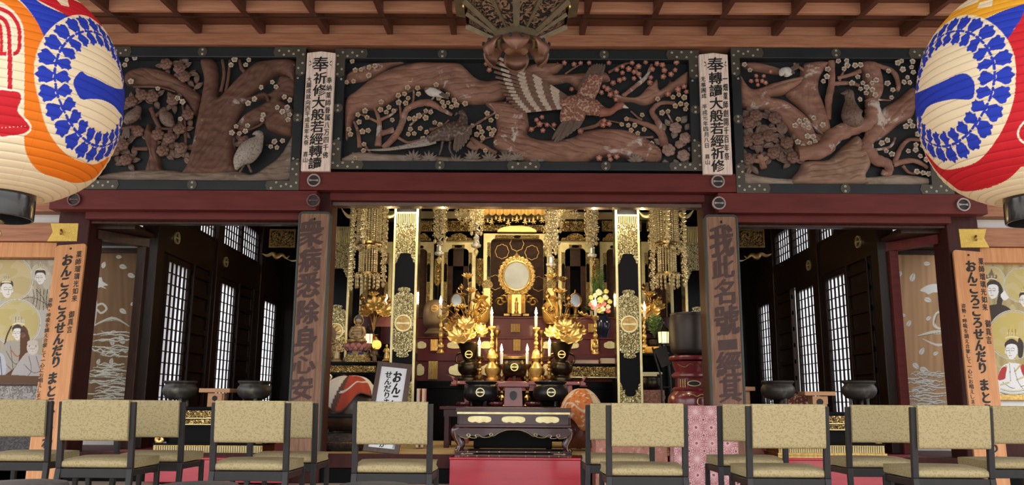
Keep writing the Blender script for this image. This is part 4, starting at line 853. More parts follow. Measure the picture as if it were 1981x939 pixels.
for q in (c4([(400,662,44),(540,640,50),(610,560,50),(720,510,46),(815,480,44),(838,410,46),(828,345,36)]), c4([(840,400,40),(872,490,40),(830,560,38),(780,640,30)]), c4([(790,610,40),(850,690,36),(925,720,30),(935,772,22),(895,765,16)])):
    m = MB(); branch(m, F, q, YB-.04, 12); m.build('gnarled_bough', carve, T)
for q in ([(600,118,20),(600,250,20),(582,350,22),(585,460,14)],[(600,250,15),(700,245,12),(765,258,10)],[(635,215,10),(700,200,12),(770,175,14)],[(860,140,14),(960,178,15),(992,250,14),(985,292,12)],[(820,640,9),(940,620,8),(975,565,7)],[(965,725,17),(1000,640,14),(1050,580,12),(1125,580,10)],[(960,720,19),(1080,700,15),(1165,740,12)],[(720,290,8),(742,390,9)],[(420,525,6),(560,562,9)],[(180,670,18),(205,750,20)],[(100,690,12),(190,700,14),(270,640,10)],[(70,260,12),(150,300,16),(260,262,16),(430,215,12)],[(660,740,5),(790,690,8),(830,650,8)],[(380,130,8),(440,170,9)],[(480,480,6),(560,550,8)],[(1020,730,10),(1060,770,8),(1130,770,7)],[(870,340,7),(950,345,5)],[(640,260,6),(655,215,7),(680,160,6)]):
    m = MB(); branch(m, F, c4(q), YB-.05); m.build('tree_branch', carve, T)
m = MB(); lf = MB(); rr = random.Random(8)
for x, y in ((155,440),(265,455),(105,480),(230,560),(165,580),(258,660),(108,695),(375,685),(335,600),(100,590)):
    a = F.l(*c4([(x,y)])[0]); m = MB(); big_flower(m, a[0], a[1], 37*.3302*F.k, YB-.075); m.build('camellia_flower', bl_brown, T)
    for k in range(5): t = k*PI*.4+rr.random(); leafm(lf, a[0]+.03*math.cos(t), a[1]+.03*math.sin(t), 66*.3302*F.k, 20*.3302*F.k, t, YB-.035)
for x, y in ((190,490),(290,520),(200,620),(130,730),(300,700),(330,540),(140,540),(300,430),(380,580)):
    a = F.l(*c4([(x,y)])[0])
    for k in range(3): leafm(lf, a[0], a[1], 66*.3302*F.k, 20*.3302*F.k, rr.random()*6, YB-.05)
lf.build('camellia_leaves', leaf_b, T)
flowers(T, F, c4([(85,145),(118,178),(572,172),(566,215),(545,243),(685,150),(665,170),(680,122),(730,150),(762,147),(633,125),(747,217),(803,210),(713,253),(775,253),(828,252),(853,236),(797,278),(830,292),(762,288),(795,312),(848,322),(758,348),(943,338),(980,135),(1065,127),(1008,173),(925,183),(1000,125),(1060,160),(1070,190),(1035,220),(1015,248),(1048,250),(950,293),(920,255),(405,475),(440,470),(488,457),(380,500),(430,500),(460,513),(543,497),(397,597),(453,563),(485,567),(465,605),(497,595),(425,622),(562,568),(885,603),(918,587),(823,620),(912,650),(945,668),(770,668),(722,660),(700,702),(737,703),(670,717),(706,733),(1050,475),(1027,505),(1065,503),(1095,550),(1085,613),(1120,620),(1083,643),(1040,650),(1145,700),(1110,680),(1090,770),(1127,778),(1160,783)]), .030, [bl_white, bl_ctr], YB-.10)
flowers(T, F, c4([(125,240),(160,237),(190,240),(200,210),(165,262),(240,185),(210,250),(155,210)]), .026, [bl_red, bl_ctr_r], YB-.09, 99, 'red_blossom')
px_tube(F, c4([(640,322,2),(660,320,12),(685,322,28),(692,360,28),(695,400,44),(705,445,64),(730,475,56),(765,488,20)]), Y1+.02, .8).build('perched_bird', feather_brown, T)
b = px_tube(F, c4([(290,215,8),(305,195,26),(335,195,30),(360,200,12)]), Y1+.03, .8).build('small_pale_bird', white_p, T)
feathers(F, c4([(335,190),(345,195),(350,200)]), c4([(395,150),(400,165),(370,205)]), 3, Y1+.02).build('wing', quill, b)
# ================================================================ written boards
def wboard(name, label, F, x0, x1, z0, z1, th, mat, peak=0.0, rr=.02, cat_='board', border=None):
    T = thing(name, label, cat_, M=F.mw())
    if peak: pl = [(x0,z0),(x1,z0),(x1,z1-peak),((x0+x1)/2,z1),(x0,z1-peak)]
    else: pl = [(x0,z0),(x1,z0),(x1,z1-rr),(x1-rr*.3,z1-rr*.3),(x1-rr,z1),(x0+rr,z1),(x0+rr*.3,z1-rr*.3),(x0,z1-rr)]
    MB().prism(pl, 0, th).build('board', mat, T, smooth=0, bev=.004)
    if border:
        e = .022; o = [(x0-e,z0-e),(x1+e,z0-e),(x1+e,z1-rr),(x1+e*.3,z1+e*.4),(x1-rr,z1+e),(x0+rr,z1+e),(x0-e*.3,z1+e*.4),(x0-e,z1-rr)]
        MB().ring(o, pl, -.006, th+.004).build('border', border, T, smooth=0, bev=.003)
    return T
for (xl, xr, lab, main, rt, lt, sg) in ((593,641,'pale prayer plaque with black writing, between the left and centre carved panels','祈修大般若經轉讀','奉納薬師眷属八万四千佛','大願成就向西平成五年大祭 喜山',-1),
        (1360,1411,'pale prayer plaque with black writing, between the centre and right carved panels','轉讀大般若經祈修','一畑薬師創開千百年祭','无事圓成 平成元年四月八日 喜山',1)):
    if sg < 0: tx, bx, ty, by = (592.5,646.5), (583.5,640.5), 99, 331
    else: tx, bx, ty, by = (1351.5,1408), (1361.5,1417), 102, 337
    F = FR((tx[0]+tx[1]+bx[0]+bx[1])/4, (ty+by)/2, 8.735)
    xs = [F.l(tx[0],ty)[0],F.l(bx[0],by)[0]]; xe = [F.l(tx[1],ty)[0],F.l(bx[1],by)[0]]
    T = wboard('prayer_plaque', lab, F, sum(xs)/2, sum(xe)/2, F.l(bx[0],by)[1], F.l(tx[0],ty)[1], .05, wood_pale, peak=.02, cat_='plaque')
    c = lambda x, y: (580+x/3.688, 90+y/3.682) if sg < 0 else (1345+x/3.688, 90+y/3.682)
    m = MB(); top, bot = ((148,182),(105,875)) if sg < 0 else ((143,182),(163,895))
    a = (148,125) if sg < 0 else (143,130); q = F.l(*c(*a)); put(m, '奉', q[0], q[1], 33*F.k, 31*F.k, -.002, .0, .03, .04)
    for dx, rt_ in ((-72,.0),(72,0)):
        a2 = F.l(*c(a[0]+dx, a[1]-5)); m2 = (-1 if dx > 0 else 1)
        for h in (-1,1): m.prism([(a2[0]+m2*x*F.k, a2[1]+z*F.k) for x, z in ([(-2.5,4.2),(-.5,5.2),(1.6,1.4),(.8,.8)] if h > 0 else [(2.8,-1.5),(3.6,-.2),(-1.5,-5.2),(-2.4,-4)])], -.003, 0)
    column(m, main, F, c(*top), c(*bot), 26, -.002, .002, .034, .98, .05)
    m.build('main_lettering', ink, T, smooth=0)
    m = MB()
    if sg < 0: column(m, rt, F, c(212,215), c(180,800), 10.5, -.002, .002, .02, .86); m.build('side_lettering', ink, T, smooth=0); m = MB(); column(m, lt, F, c(68,215), c(38,830), 9.5, -.002, .002, .02, .9)
    else: column(m, rt, F, c(212,200), c(226,815), 9.5, -.002, .002, .02, .86); m.build('side_lettering', ink, T, smooth=0); m = MB(); column(m, lt, F, c(54,215), c(90,845), 9.5, -.002, .002, .02, .88)
    m.build('side_lettering', ink, T, smooth=0)
for (sg, lab, chars, ox, oy, sc_) in ((-1,'tall brown board with large dark characters on the left inner post',
        (('衆',50,172,55,190),('病',55,160,185,305),('悉',45,155,305,425),('除',48,150,430,550),('身',30,140,555,695),('心',20,133,695,780),('安',15,120,790,905),('楽',12,118,912,1040)),555,400,2.41),
      (1,'tall brown board with large dark characters on the right inner post',
        (('我',30,142,70,222),('此',40,145,212,320),('名',50,147,322,440),('號',52,167,440,582),('一',70,157,600,648),('經',60,177,652,772),('其',73,178,768,890),('耳',82,182,900,1030)),1360,405,2.377)):
    ty, by = (413, 885) if sg < 0 else (419, 890)
    tp = (579.5,630.5) if sg < 0 else (1368.5,1421); bt = (559,622) if sg < 0 else (1380,1446)
    F = FR((tp[0]+tp[1]+bt[0]+bt[1])/4, 600, 8.76)
    x0 = (F.l(tp[0],ty)[0]+F.l(bt[0],by)[0])/2; x1 = (F.l(tp[1],ty)[0]+F.l(bt[1],by)[0])/2
    T = wboard('character_board', lab, F, x0, x1, F.l(600,by)[1], F.l(tp[0],ty)[1], .05, wood_brown, border=M('dark green board edge', (.02,.028,.022), rough=.5), cat_='board')
    m = MB()
    for ch, a, b, c_, d in chars:
        p, q = F.l(ox+a/sc_, oy+c_/sc_), F.l(ox+b/sc_, oy+d/sc_); p2, q2 = F.l(ox+a/sc_, oy+d/sc_), F.l(ox+b/sc_, oy+c_/sc_)
        w_ = ((q[0]-p2[0])+(q2[0]-p[0]))/2; h_ = p[1]-q[1]
        put(m, ch, (p[0]+q[0])/2, (p[1]+q[1])/2, w_, h_, -.003, .003, .044 if ch != '一' else 0, .08, .0035)
    m.build('carved_lettering', ink_brown, T, smooth=0)
    z1 = F.l(tp[0],ty)[1]; MB().tube([((x0+x1)/2,-.012,z1-.05),((x0+x1)/2,-.016,z1-.075)], .008, 8).build('hanging_hook', black_iron, T)
for sg in (-1, 1):
    if sg < 0: tl, tr, bl, br, ty, by = 109, 163.5, 49, 118, 475, 896
    else: tl, tr, bl, br, ty, by = 1845, 1902, 1888, 1953, 483, 905
    pt, pb = P((tl+tr)/2, ty, 8.93), P((bl+br)/2, by, 8.50); pb = pt + (pb-pt)*((pt.z-.004)/(pt.z-pb.z)); zax = (pt-pb).normalized(); xax = Vector((1,0,0)); xax = (xax - zax*xax.dot(zax)).normalized(); yax = zax.cross(xax)
    F = Frame((pt+pb)/2, Matrix((xax,yax,zax)).transposed())
    x0 = (F.l(tl,ty+20)[0]+F.l(bl,by)[0])/2; x1 = (F.l(tr,ty+20)[0]+F.l(br,by)[0])/2
    T = wboard('mantra_board', 'orange cedar board with black brush writing leaning on the %s outer post' % ('left' if sg < 0 else 'right'), F, x0, x1, -(pt-pb).length/2, F.l(tl,ty)[1], .03, wood_orange, rr=.03)
    k = lambda x, y: (x/2.407, 400+y/2.407) if sg < 0 else (1690+x/2.54, 420+y/2.538)
    m = MB()
    if sg < 0:
        column(m, 'おんころころせんだり', F, k(318,222), k(258,750), 20, -.002, .015, .05, 1.0, .06); m.build('main_lettering', ink, T, smooth=0); m = MB(); column(m, 'まとうぎそわか', F, k(248,770), (88,893), 20, -.002, .015, .05, .95, .06)
    else:
        column(m, 'おんころころせんだり', F, k(475,215), k(538,770), 20, -.002, .015, .05, 1.0, .06); m.build('main_lettering', ink, T, smooth=0); m = MB(); column(m, 'まとうぎそわか', F, k(540,795), (1925,903), 20, -.002, .015, .05, .95, .06)
    m.build('main_lettering', ink, T, smooth=0); m = MB()
    if sg < 0:
        column(m, '薬師瑠璃光如来', F, k(370,205), k(345,445), 10.5, -.002, .002, .02, .9); m.build('side_lettering', ink, T, smooth=0); m = MB(); column(m, '御真言', F, k(335,485), k(322,590), 10.5, -.002, .002, .02, .95)
        m.build('side_lettering', ink, T, smooth=0); m = MB(); column(m, '姿勢・呼吸を調え合掌して一心にお唱えします', F, k(236,425), k(176,915), 8.5, -.002, .002, .02, .9)
    else:
        column(m, '薬師瑠璃光如来', F, k(526,200), k(548,462), 10.5, -.002, .002, .02, .9); m.build('side_lettering', ink, T, smooth=0); m = MB(); column(m, '御真言', F, k(560,505), k(568,625), 10.5, -.002, .002, .02, .95)
        m.build('side_lettering', ink, T, smooth=0); m = MB(); column(m, '姿勢・呼吸を調え合掌して一心にお唱えします', F, k(440,425), k(492,945), 8.5, -.002, .002, .02, .9)
    m.build('side_lettering', ink, T, smooth=0)
    z1 = F.l(tl,ty)[1]; MB().prism(circ((x0+x1)/2, z1-.05, .012, 12), -.003, 0).build('nail_hole', ink, T)
# gilt end plates on the natural beams
gilt_plate = relief_mat('stippled gilt plate', (.72,.50,.12), (.55,.36,.07), 120, rough=.4, depth=.003, st=.6)
for sg in (-1, 1):
    F = FR(125,450,9.02) if sg < 0 else FR(1880,462,9.02)
    pts = [(93,468),(104,450),(100,433),(154,433),(151,468)] if sg < 0 else [(1852,444),(1906,444),(1902,462),(1912,480),(1857,480)]
    p = F.ls(pts); xi = max(q[0] for q in p) if sg < 0 else min(q[0] for q in p)
    o = MB().prism(p, -.025, -.001).build('mounted_beam_plate', gilt_plate, loc=F.o, smooth=0, bev=.003)
    tag(o, 'stippled gilt end plate on the natural beam at %s' % ('left' if sg < 0 else 'right'), 'beam plate')
    cx, cz = sum(q[0] for q in p)/5, sum(q[1] for q in p)/5
    MB().lathe([(.014,0),(.016,.01),(.006,.025)], n=12, M=Matrix.Translation((cx,-.025,cz)) @ Matrix.Rotation(PI/2,4,'X') @ Matrix.Diagonal((1,2.2,1,1))).build('keyhole_knob', gold_dark, o)
# ================================================================ chairs
def fabric_mat():
    m, nt, b = new('tan patterned upholstery'); co = coords(nt, (1,1,1.3))
    f = noise(nt, co, 88, 1.2, .5); c = ramp(nt, f, [(.50,(.305,.245,.13)),(.60,(.24,.186,.09))]); g = noise(nt, co, 400, 2)
    nt.links.new(c, b.inputs['Base Color']); b.inputs['Roughness'].default_value = .8; b.inputs['Specular IOR Level'].default_value = .2; bump(nt, b, g, .25, .002); return m
fabric = fabric_mat(); chair_steel = M('dark grey chair frame', (.014,.0125,.013), (.02,.018,.018), .42, .1, ns=8, spec=.25)
def make_chair(loc, label):
    t = thing('padded_chair', label, 'chair', loc, group='tan padded chairs in two rows')
    w = .2325; pw = .017
    def bar(pts, hx, hy):
        m = MB()
        for (a, b) in zip(pts[:-1], pts[1:]):
            m.add([(x+sx*hx, y+sy*hy, z) for (x,y,z) in (a,b) for sx,sy in ((-1,-1),(1,-1),(1,1),(-1,1))], [(0,3,2,1),(4,5,6,7),(0,1,5,4),(1,2,6,5),(2,3,7,6),(3,0,4,7)])
        return m
    for s in (-1,1):
        x = s*(w-pw)
        bar([(x+s*.012,-.05,0),(x,.0,.405),(x,-.035,.80)], pw, .016).build('rear_post', chair_steel, t, smooth=0, bev=.004)
        bar([(x+s*.004,.40,0),(x+s*.004,.385,.40)], pw*.9, .015).build('front_leg', chair_steel, t, smooth=0, bev=.004)
        MB().box(x-.012,x+.012,.015,.375,.36,.398).build('side_rail', chair_steel, t, smooth=0, bev=.003)
        MB().box(x-.010,x+.010,.0,.385,.17,.19).build('side_stretcher', chair_steel, t, smooth=0, bev=.003)
    MB().box(-w+.03,w-.03,-.012,.012,.348,.402).build('rear_rail', chair_steel, t, smooth=0, bev=.003)
    MB().box(-w+.03,w-.03,.37,.392,.352,.398).build('front_rail', chair_steel, t, smooth=0, bev=.003)
    m = MB()
    def sf(u, v):                                            # closed cushion: v runs round the section
        a = 2*PI*v; cx, cz = math.cos(a), math.sin(a)
        y = .205+.215*np.sign(cx)*abs(cx)**.35; z = .428+.010*(y/.42)+.027*np.sign(cz)*abs(cz)**.5 + (.006*math.cos((u-.5)*PI)*math.cos((y-.2)*6) if cz > 0 else 0)
        ww = (.212 + .028*(y/.42)) * (1 - .10*max(0,(y-.33)/.09)**2); e = 1-abs(2*u-1)**8*.03
        return ((2*u-1)*ww, y, .428+(z-.428)*e)
    m.grid(sf, 16, 28); n = 17
    m.f.append(tuple(j*n for j in range(28))); m.m.append(0); m.f.append(tuple(j*n+16 for j in range(28))); m.m.append(0)
    m.build('seat_cushion', fabric, t, smooth=50)
    m = MB()
    def bf(u, v):
        a = 2*PI*v; cx, cz = math.cos(a), math.sin(a)
        z = .690+.122*np.sign(cz)*abs(cz)**.2; y = -.012-.035*(z-.405)/.395+.026*np.sign(cx)*abs(cx)**.4 - .004*math.cos((u-.5)*PI)
        return ((2*u-1)*(w-.030), y, z)
    m.grid(bf, 10, 32); n = 11
    m.f.append(tuple(j*n for j in range(32))); m.m.append(0); m.f.append(tuple(j*n+10 for j in range(32))); m.m.append(0)
    m.build('back_pad', fabric, t, smooth=50)
    return t
near = [(189,148,'beside the left mantra board'),(486,152,'in front of the left incense table'),(760.5,155,'in front of the framed white sign'),(1251,158,'between the red box and the pink brocade cloth'),(1522,160,'in front of the right incense table'),(1838.5,158,'in front of the right mantra board')]
far = [(34,135,'behind the leftmost chair gap, at the far left edge'),(291,134,'straight in front of the left latticed window'),(548,134,'under the left character board'),(1199,133,'partly hidden beside the centre red box'),(1455,135,'under the right character board'),(1703,136,'in front of the right doorway frame'),(1975,137,'cut off by the right edge')]
proto = None
nw = ['at the left doorway, second from the left edge','hiding the left incense table','alone in front of the framed white sign','in front of the left part of the pink brocade cloths','hiding the right incense table','in front of the right mantra board']
fw = ['at far left edge under the haloed painting','in front of the left red box, beside the bronze burner','under the tall brown board on the left inner post','beside the centre red box, mostly hidden by another chair','under the tall brown board on the right inner post','in front of the right red box and doorway','cut off by the right edge under the praying figure']
for lst, wd, rowname in ((near, nw, 'front-row'), (far, fw, 'back-row')):
    for (px, wpx, _), wh in zip(lst, wd):
        s_ = (.465/wpx)*FPX
        D = s_/1.0 ; d = ray(px, 800); pt = EYE + d*(D/d.dot(FWD))
        lab = 'tan %s chair %s' % (rowname, wh)
        if proto is None: proto = make_chair((pt.x, pt.y+.03, 0), lab)
        else: dup(proto, (pt.x, pt.y+.03, 0), lab)
# ---- low dark stools at the very bottom
stool_mat = M('dark grey vinyl', (.035,.032,.034), (.05,.046,.047), .5, ns=30)
def stool(px, py, wpx, label):
    D = 4.05; p = P(px, py, D); r = wpx*mpp(p)/2
    t = thing('round_stool', label, 'stool', (p.x, p.y, 0), group='low dark round stools'); z = p.z
    MB().lathe([(r*.9,z-.06),(r,z-.05),(r*1.01,z-.02),(r*.97,z-.004),(r*.8,z),(0,z+.004)], n=40).build('seat_pad', stool_mat, t)
    MB().lathe([(r*.85,z-.075),(r*.85,z-.06)], n=32).build('seat_ring', chair_steel, t)
    for k in range(4):
        a = PI/4+k*PI/2; MB().tube([(r*.7*math.cos(a),r*.7*math.sin(a),z-.07),(r*.95*math.cos(a),r*.95*math.sin(a),0)], .012, 8).build('leg', chair_steel, t)
stool(50, 932, 150, 'low dark round stool at the bottom left corner'); stool(386, 936, 148, 'low dark round stool in front of the left red box'); stool(724, 936, 136, 'low dark round stool below the framed sign chair')
# ================================================================ red lacquered boxes
def red_box(x0, x1, yt, D, dep, label):
    a, b = P(x0, yt, D), P(x1, yt, D); cx = (a.x+b.x)/2; hw = (b.x-a.x)/2; z = a.z
    t = thing('offering_box', label, 'offering box', (cx, D, 0), group='red lacquered offering boxes')
    MB().box(-hw,hw,0,dep,.02,z-.02).build('body', lacq_red, t, smooth=0, bev=.008)
    MB().box(-hw-.006,hw+.006,-.006,dep,z-.022,z).build('lid', lacq_red, t, smooth=0, bev=.006)
    for s in (-1,1):
        MB().box(s*hw*.8-.05,s*hw*.8+.05,.04,dep-.04,0,.02).build('foot', lacq_black, t, smooth=0)
red_box(870, 1123, 885, 8.52, .40, 'low crimson lacquer box in the centre, below the altar desk')
red_box(283, 548, 885, 8.70, .28, 'low crimson lacquer box under the left incense table')
red_box(1474, 1722, 886, 8.70, .28, 'low crimson lacquer box under the right incense table')
# ================================================================ brocade-covered desks
def brocade(label, x0, x1, yt, D, dep, base, light, dark, cell, seed, pattern):
    a, b = P(x0, yt, D), P(x1, yt, D); hw = (b.x-a.x)/2; z = a.z
    t = thing('covered_desk', label, 'desk', ((a.x+b.x)/2, D, 0))
    path = [(-hw,dep,0),(-hw,0,1),(hw,0,2),(hw,dep,3)]; L = [0,dep,dep+2*hw,2*dep+2*hw]; tot = L[3]
    nu, nv = 420, 300; us = np.linspace(0, tot, nu+1); vs = np.linspace(0, z-.01, nv+1)
    X = np.interp(us, L, [-hw,-hw,hw,hw]); Y = np.interp(us, L, [dep,0,0,dep])
    U, Vv = np.meshgrid(us, vs); XX = np.repeat(X[None,:], nv+1, 0).copy(); YY = np.repeat(Y[None,:], nv+1, 0).copy()
    drop = 1-Vv/z; fold = .012*np.sin(U*22+seed)*drop+.006*np.sin(U*51+2)*drop
    nx = np.where(U < dep, -1, np.where(U > dep+2*hw, 1, 0)); ny = np.where((U >= dep) & (U <= dep+2*hw), -1, 0)
    XX = XX*(1+.03*drop) + nx*fold; YY = YY + ny*(fold+.03*drop)
    V = np.stack([XX,YY,Vv+.01], -1).reshape(-1,3)
    cv = Canvas(U, Vv, base)
    if pattern:
        k = 0; r = random.Random(seed); y = z-.07; row = 0
        while y > -.05:
            x = .04+(cell*.5 if row % 2 and 0 else 0)
            while x < tot:
                R_ = cell*.46
                for q in range(20):
                    g = 2*PI*q/20; cv.line([(x+.22*R_*math.cos(g), y+.22*R_*math.sin(g)),(x+R_*math.cos(g), y+R_*math.sin(g))], cell*.035, light, 0)
                cv.ell(x, y, R_*.2, R_*.2, dark if (row % 3) else light); cv.ell(x, y, R_*.26, R_*.26, light, rim=.8)
                cv.ell(x+cell*.5, y-cell*.5, R_*.36, R_*.36, dark); cv.ell(x+cell*.5, y-cell*.5, R_*.3, R_*.3, light, rim=.6)
                for q in range(8): g = 2*PI*q/8; cv.ell(x+cell*.5+R_*.5*math.cos(g), y-cell*.5+R_*.5*math.sin(g), R_*.13, R_*.13, light, rim=.4)
                x += cell
            y -= cell; row += 1
        n_ = vnoise(cv.X, cv.Y, 220, seed); cv.c[n_ > .75] = light
    else:
        n_ = vnoise(cv.X, cv.Y, 90, seed)+.7*vnoise(cv.X, cv.Y, 260, seed+1); cv.c[n_ > .7] = light; cv.c[n_ < -.9] = dark
    o = color_mesh('brocade_cover', V, nu, nv, cv.c, brocade_mat, t)
    m = MB(); m.box(-hw,hw,0,dep,z-.012,z); m.build('brocade_top', M('brocade top '+str(seed), base, light, .6, ns=60), t, bev=.006, smooth=0)
    for sx in (-1,1):
        for y in (.05, dep-.05): MB().box(sx*(hw-.04)-.02, sx*(hw-.04)+.02, y-.02, y+.02, 0, z-.013).build('leg', wood_dark, t, smooth=0)
brocade_mat = attr_mat('silk brocade', .55, bs=.25, ns=140, spec=.4)
brocade('desk under a plain dusty-pink brocade cloth, right of the red box', 1152, 1286, 780, 8.62, .40, (.36,.15,.11), (.52,.27,.22), (.24,.085,.065), .07, 3, False)
brocade('desk under a pink brocade cloth of chrysanthemum wheels', 1302, 1423, 785, 8.45, .27, (.40,.155,.165), (.66,.42,.42), (.25,.06,.07), .148, 5, True)
# ================================================================ hexagonal bronze lantern under the ceiling
pierced = relief_mat('pierced bronze scrollwork', (.20,.11,.065), (.008,.006,.005), 15, metal=.2, rough=.5, depth=.03, thr=(.45,.49)); olive_br = M('olive bronze', (.12,.09,.05), (.17,.13,.08), .5, .5, ns=14, bs=.15, bd=.003); red_br = M('reddish bronze', (.16,.07,.045), (.22,.11,.075), .45, .5, ns=8, bs=.15, bd=.003)
D = 6.0; p = P(999, 60, D); T = thing('hanging_bronze_lantern', 'hexagonal pierced bronze lantern hanging from the ceiling above the centre', 'lantern', (p.x, D, 0)); k = mpp(p)
zy = lambda y: P(999, y, D).z
R1, R2 = 113*k, 41*k; hexp = lambda R, z, n=6: [(R*math.cos(-PI/2+i*PI/3), R*math.sin(-PI/2+i*PI/3), z) for i in range(n)]
zr0, zr1, zn = zy(26), zy(2), zy(68)
for i in range(6):
    a0, a1 = -PI/2+i*PI/3, -PI/2+(i+1)*PI/3; v = lambda R,a,z: (R*math.cos(a),R*math.sin(a),z)
    m = MB().add([v(R1*.97,a0,zr0),v(R1*.97,a1,zr0),v(R2,a1,zn),v(R2,a0,zn)], [(0,1,2,3)]); m.build('pierced_panel', pierced, T, smooth=0)
    MB().tube([v(R1,a0,zr0),v(R2*1.05,a0,zn)], [.030,.022], 4).build('corner_bar', olive_br, T, smooth=0)
    mid = lambda R: (R*math.cos(PI/6)*math.cos((a0+a1)/2), R*math.cos(PI/6)*math.sin((a0+a1)/2))
    MB().tube([(*mid(R1*.98),zr0),(*mid(R2*1.02),zn)], [.024,.012], 4).build('middle_bar', olive_br, T, smooth=0)
    m = MB(); m.add([v(R1*1.02,a0,zr0-.01),v(R1*1.02,a1,zr0-.01),v(R1*1.02,a1,zr1),v(R1*1.02,a0,zr1)], [(0,1,2,3)]); m.build('rim_panel', olive_br, T, smooth=0)
    x, y = mid(R1*1.03); MB().ell((x,y,(zr0+zr1)/2+.01), .022, 10, 6).build('rim_stud', gold, T)
    # curled foot petal
    am = a0
    def pf(u, v_):
        s = (u-.5)*2; q = v_; rad = R2*(.92+.52*math.sin(q*2.5)); z = zn-.055-(q**1.2)*(zy(74)-zy(113)); wd = R2*.62*(math.sin(PI*min(q*.85+.15,1)))**.6
        x = rad*math.cos(am); y = rad*math.sin(am); bulge = (1-s*s)*R2*.22
        return (x-s*wd*math.sin(am)+bulge*math.cos(am), y+s*wd*math.cos(am)+bulge*math.sin(am), z)
    m = MB().grid(pf, 12, 14); o = m.build('curled_foot', red_br, T, smooth=80); sm = o.modifiers.new('thick','SOLIDIFY'); sm.thickness = .012
    m = MB()
    for s in (.28,.72):
        c_ = pf(s, .42); m.ell((c_[0]+.008*math.cos(am), c_[1]+.008*math.sin(am), c_[2]), (.013,.013,.017), 8, 5)
    m.build('foot_eyelet', ink, o)
m = MB(); m.lathe([(R2*1.02,zn-.075),(R2*1.12,zn-.065),(R2*1.1,zn+.005),(R2*1.0,zn+.015)], n=6, a0=-PI/2); m.build('neck', olive_br, T, smooth=0)
MB().lathe([(R2*.55,zn-.13),(R2*.75,zn-.10),(R2*.8,zn-.05)], n=24).build('inner_bowl', red_br, T)
m = MB(); m.lathe([(R1*1.05,zr1),(R1*1.25,zr1+.01),(R1*.5,zr1+.30),(.05,zr1+.38)], n=6, a0=-PI/2); m.build('roof', olive_br, T, smooth=0)
MB().tube([(0,0,zr1+.35),(0,0,4.66)], .015, 8).build('hanging_chain', brass, T)

# ---- damask-covered ledge under the far left painting
damask = relief_mat('grey damask', (.30,.29,.27), (.12,.115,.11), 22, metal=0, rough=.7, depth=.003); a, b, c = P(-60,746,9.0), P(88,746,9.0), P(60,800,9.0)
T = thing('covered_ledge', 'ledge under a grey damask cloth below the painting at far left', 'ledge', ((a.x+b.x)/2, 8.98, 0)); hw = (b.x-a.x)/2
MB().box(-hw,hw,0,.15,c.z,a.z).build('upper_cloth', damask, T, smooth=0, bev=.006)
MB().box(-hw,hw,.02,.15,0,c.z).build('lower_cloth', relief_mat('dark damask ledge', (.06,.055,.055), (.025,.022,.022), 18, metal=0, rough=.7, depth=.003), T, smooth=0)
MB().box(-hw-.01,hw+.01,-.012,.15,a.z,a.z+.02).build('top_board', wood_dark, T, smooth=0)
# ================================================================ altar
flame_m = emis('candle flame', (1,.72,.30), 45); wax = M('white candle wax', (.85,.80,.70), rough=.4); wax.node_tree.nodes['Principled BSDF'].inputs['Subsurface Weight'].default_value = .3
wick = ink
lamp_glow = emis('lit lantern paper', (1,.74,.36), .55); lamp_glow2 = emis('lit amber shade', (1,.52,.10), .45)
def zat(px, py, D): return P(px, py, D).z
def LT(name, label, cat_, cx, yb, D, parts, group=None, n=28, zb=None):
    """a turned thing: parts = [(name, material, [(radius px, y px)...])]; stands where (cx, yb) meets depth D"""
    p = P(cx, yb, D); k = mpp(p)
    if zb is not None: p.z = zb
    t = thing(name, label, cat_, p, group=group)
    for nm, mt, pr in parts:
        if isinstance(pr[0][0], (tuple, list)): pr, kw = pr
        else: kw = {}
        c = [(r*k, max(zat(cx, y, D)-p.z, 0)) for r, y in pr]
        if abs(pr[0][1]-yb) < 1.5: c[0] = (c[0][0], 0.0)
        MB().lathe(c, n=kw.pop('n', n), **kw).build(nm, mt, t)
    return t
def sm(prof, n=4): return cat(prof, n)
def ringmark(t, cx, cy, D, r, off, mat, yref, xc=None):
    """crest ring with a bar on the front of something"""
    p = P(cx, yref, D); k = mpp(p); z = zat(cx, cy, D)-t.location.z; x = 0 if xc is None else xc
    m = MB(); R = r*k
    m.ring(circ(x,z,R,28), circ(x,z,R*.78,28), -off-.008, -off); w_ = R*.62; m.prism(cat([(x-w_,z+R*.18),(x,z+R*.08),(x+w_,z+R*.18),(x+w_,z-R*.18),(x,z-R*.08),(x-w_,z-R*.18)],3,True), -off-.008, -off)
    m.build('crest', mat, t)
S1, S2, S3, SB = zat(1000,612,12.72)+.0, zat(1000,652,12.32), zat(1000,684,11.95), zat(1000,737,11.7)
TT, TL = zat(1003,738,11.0)+.003, zat(992,787,10.15)+.003
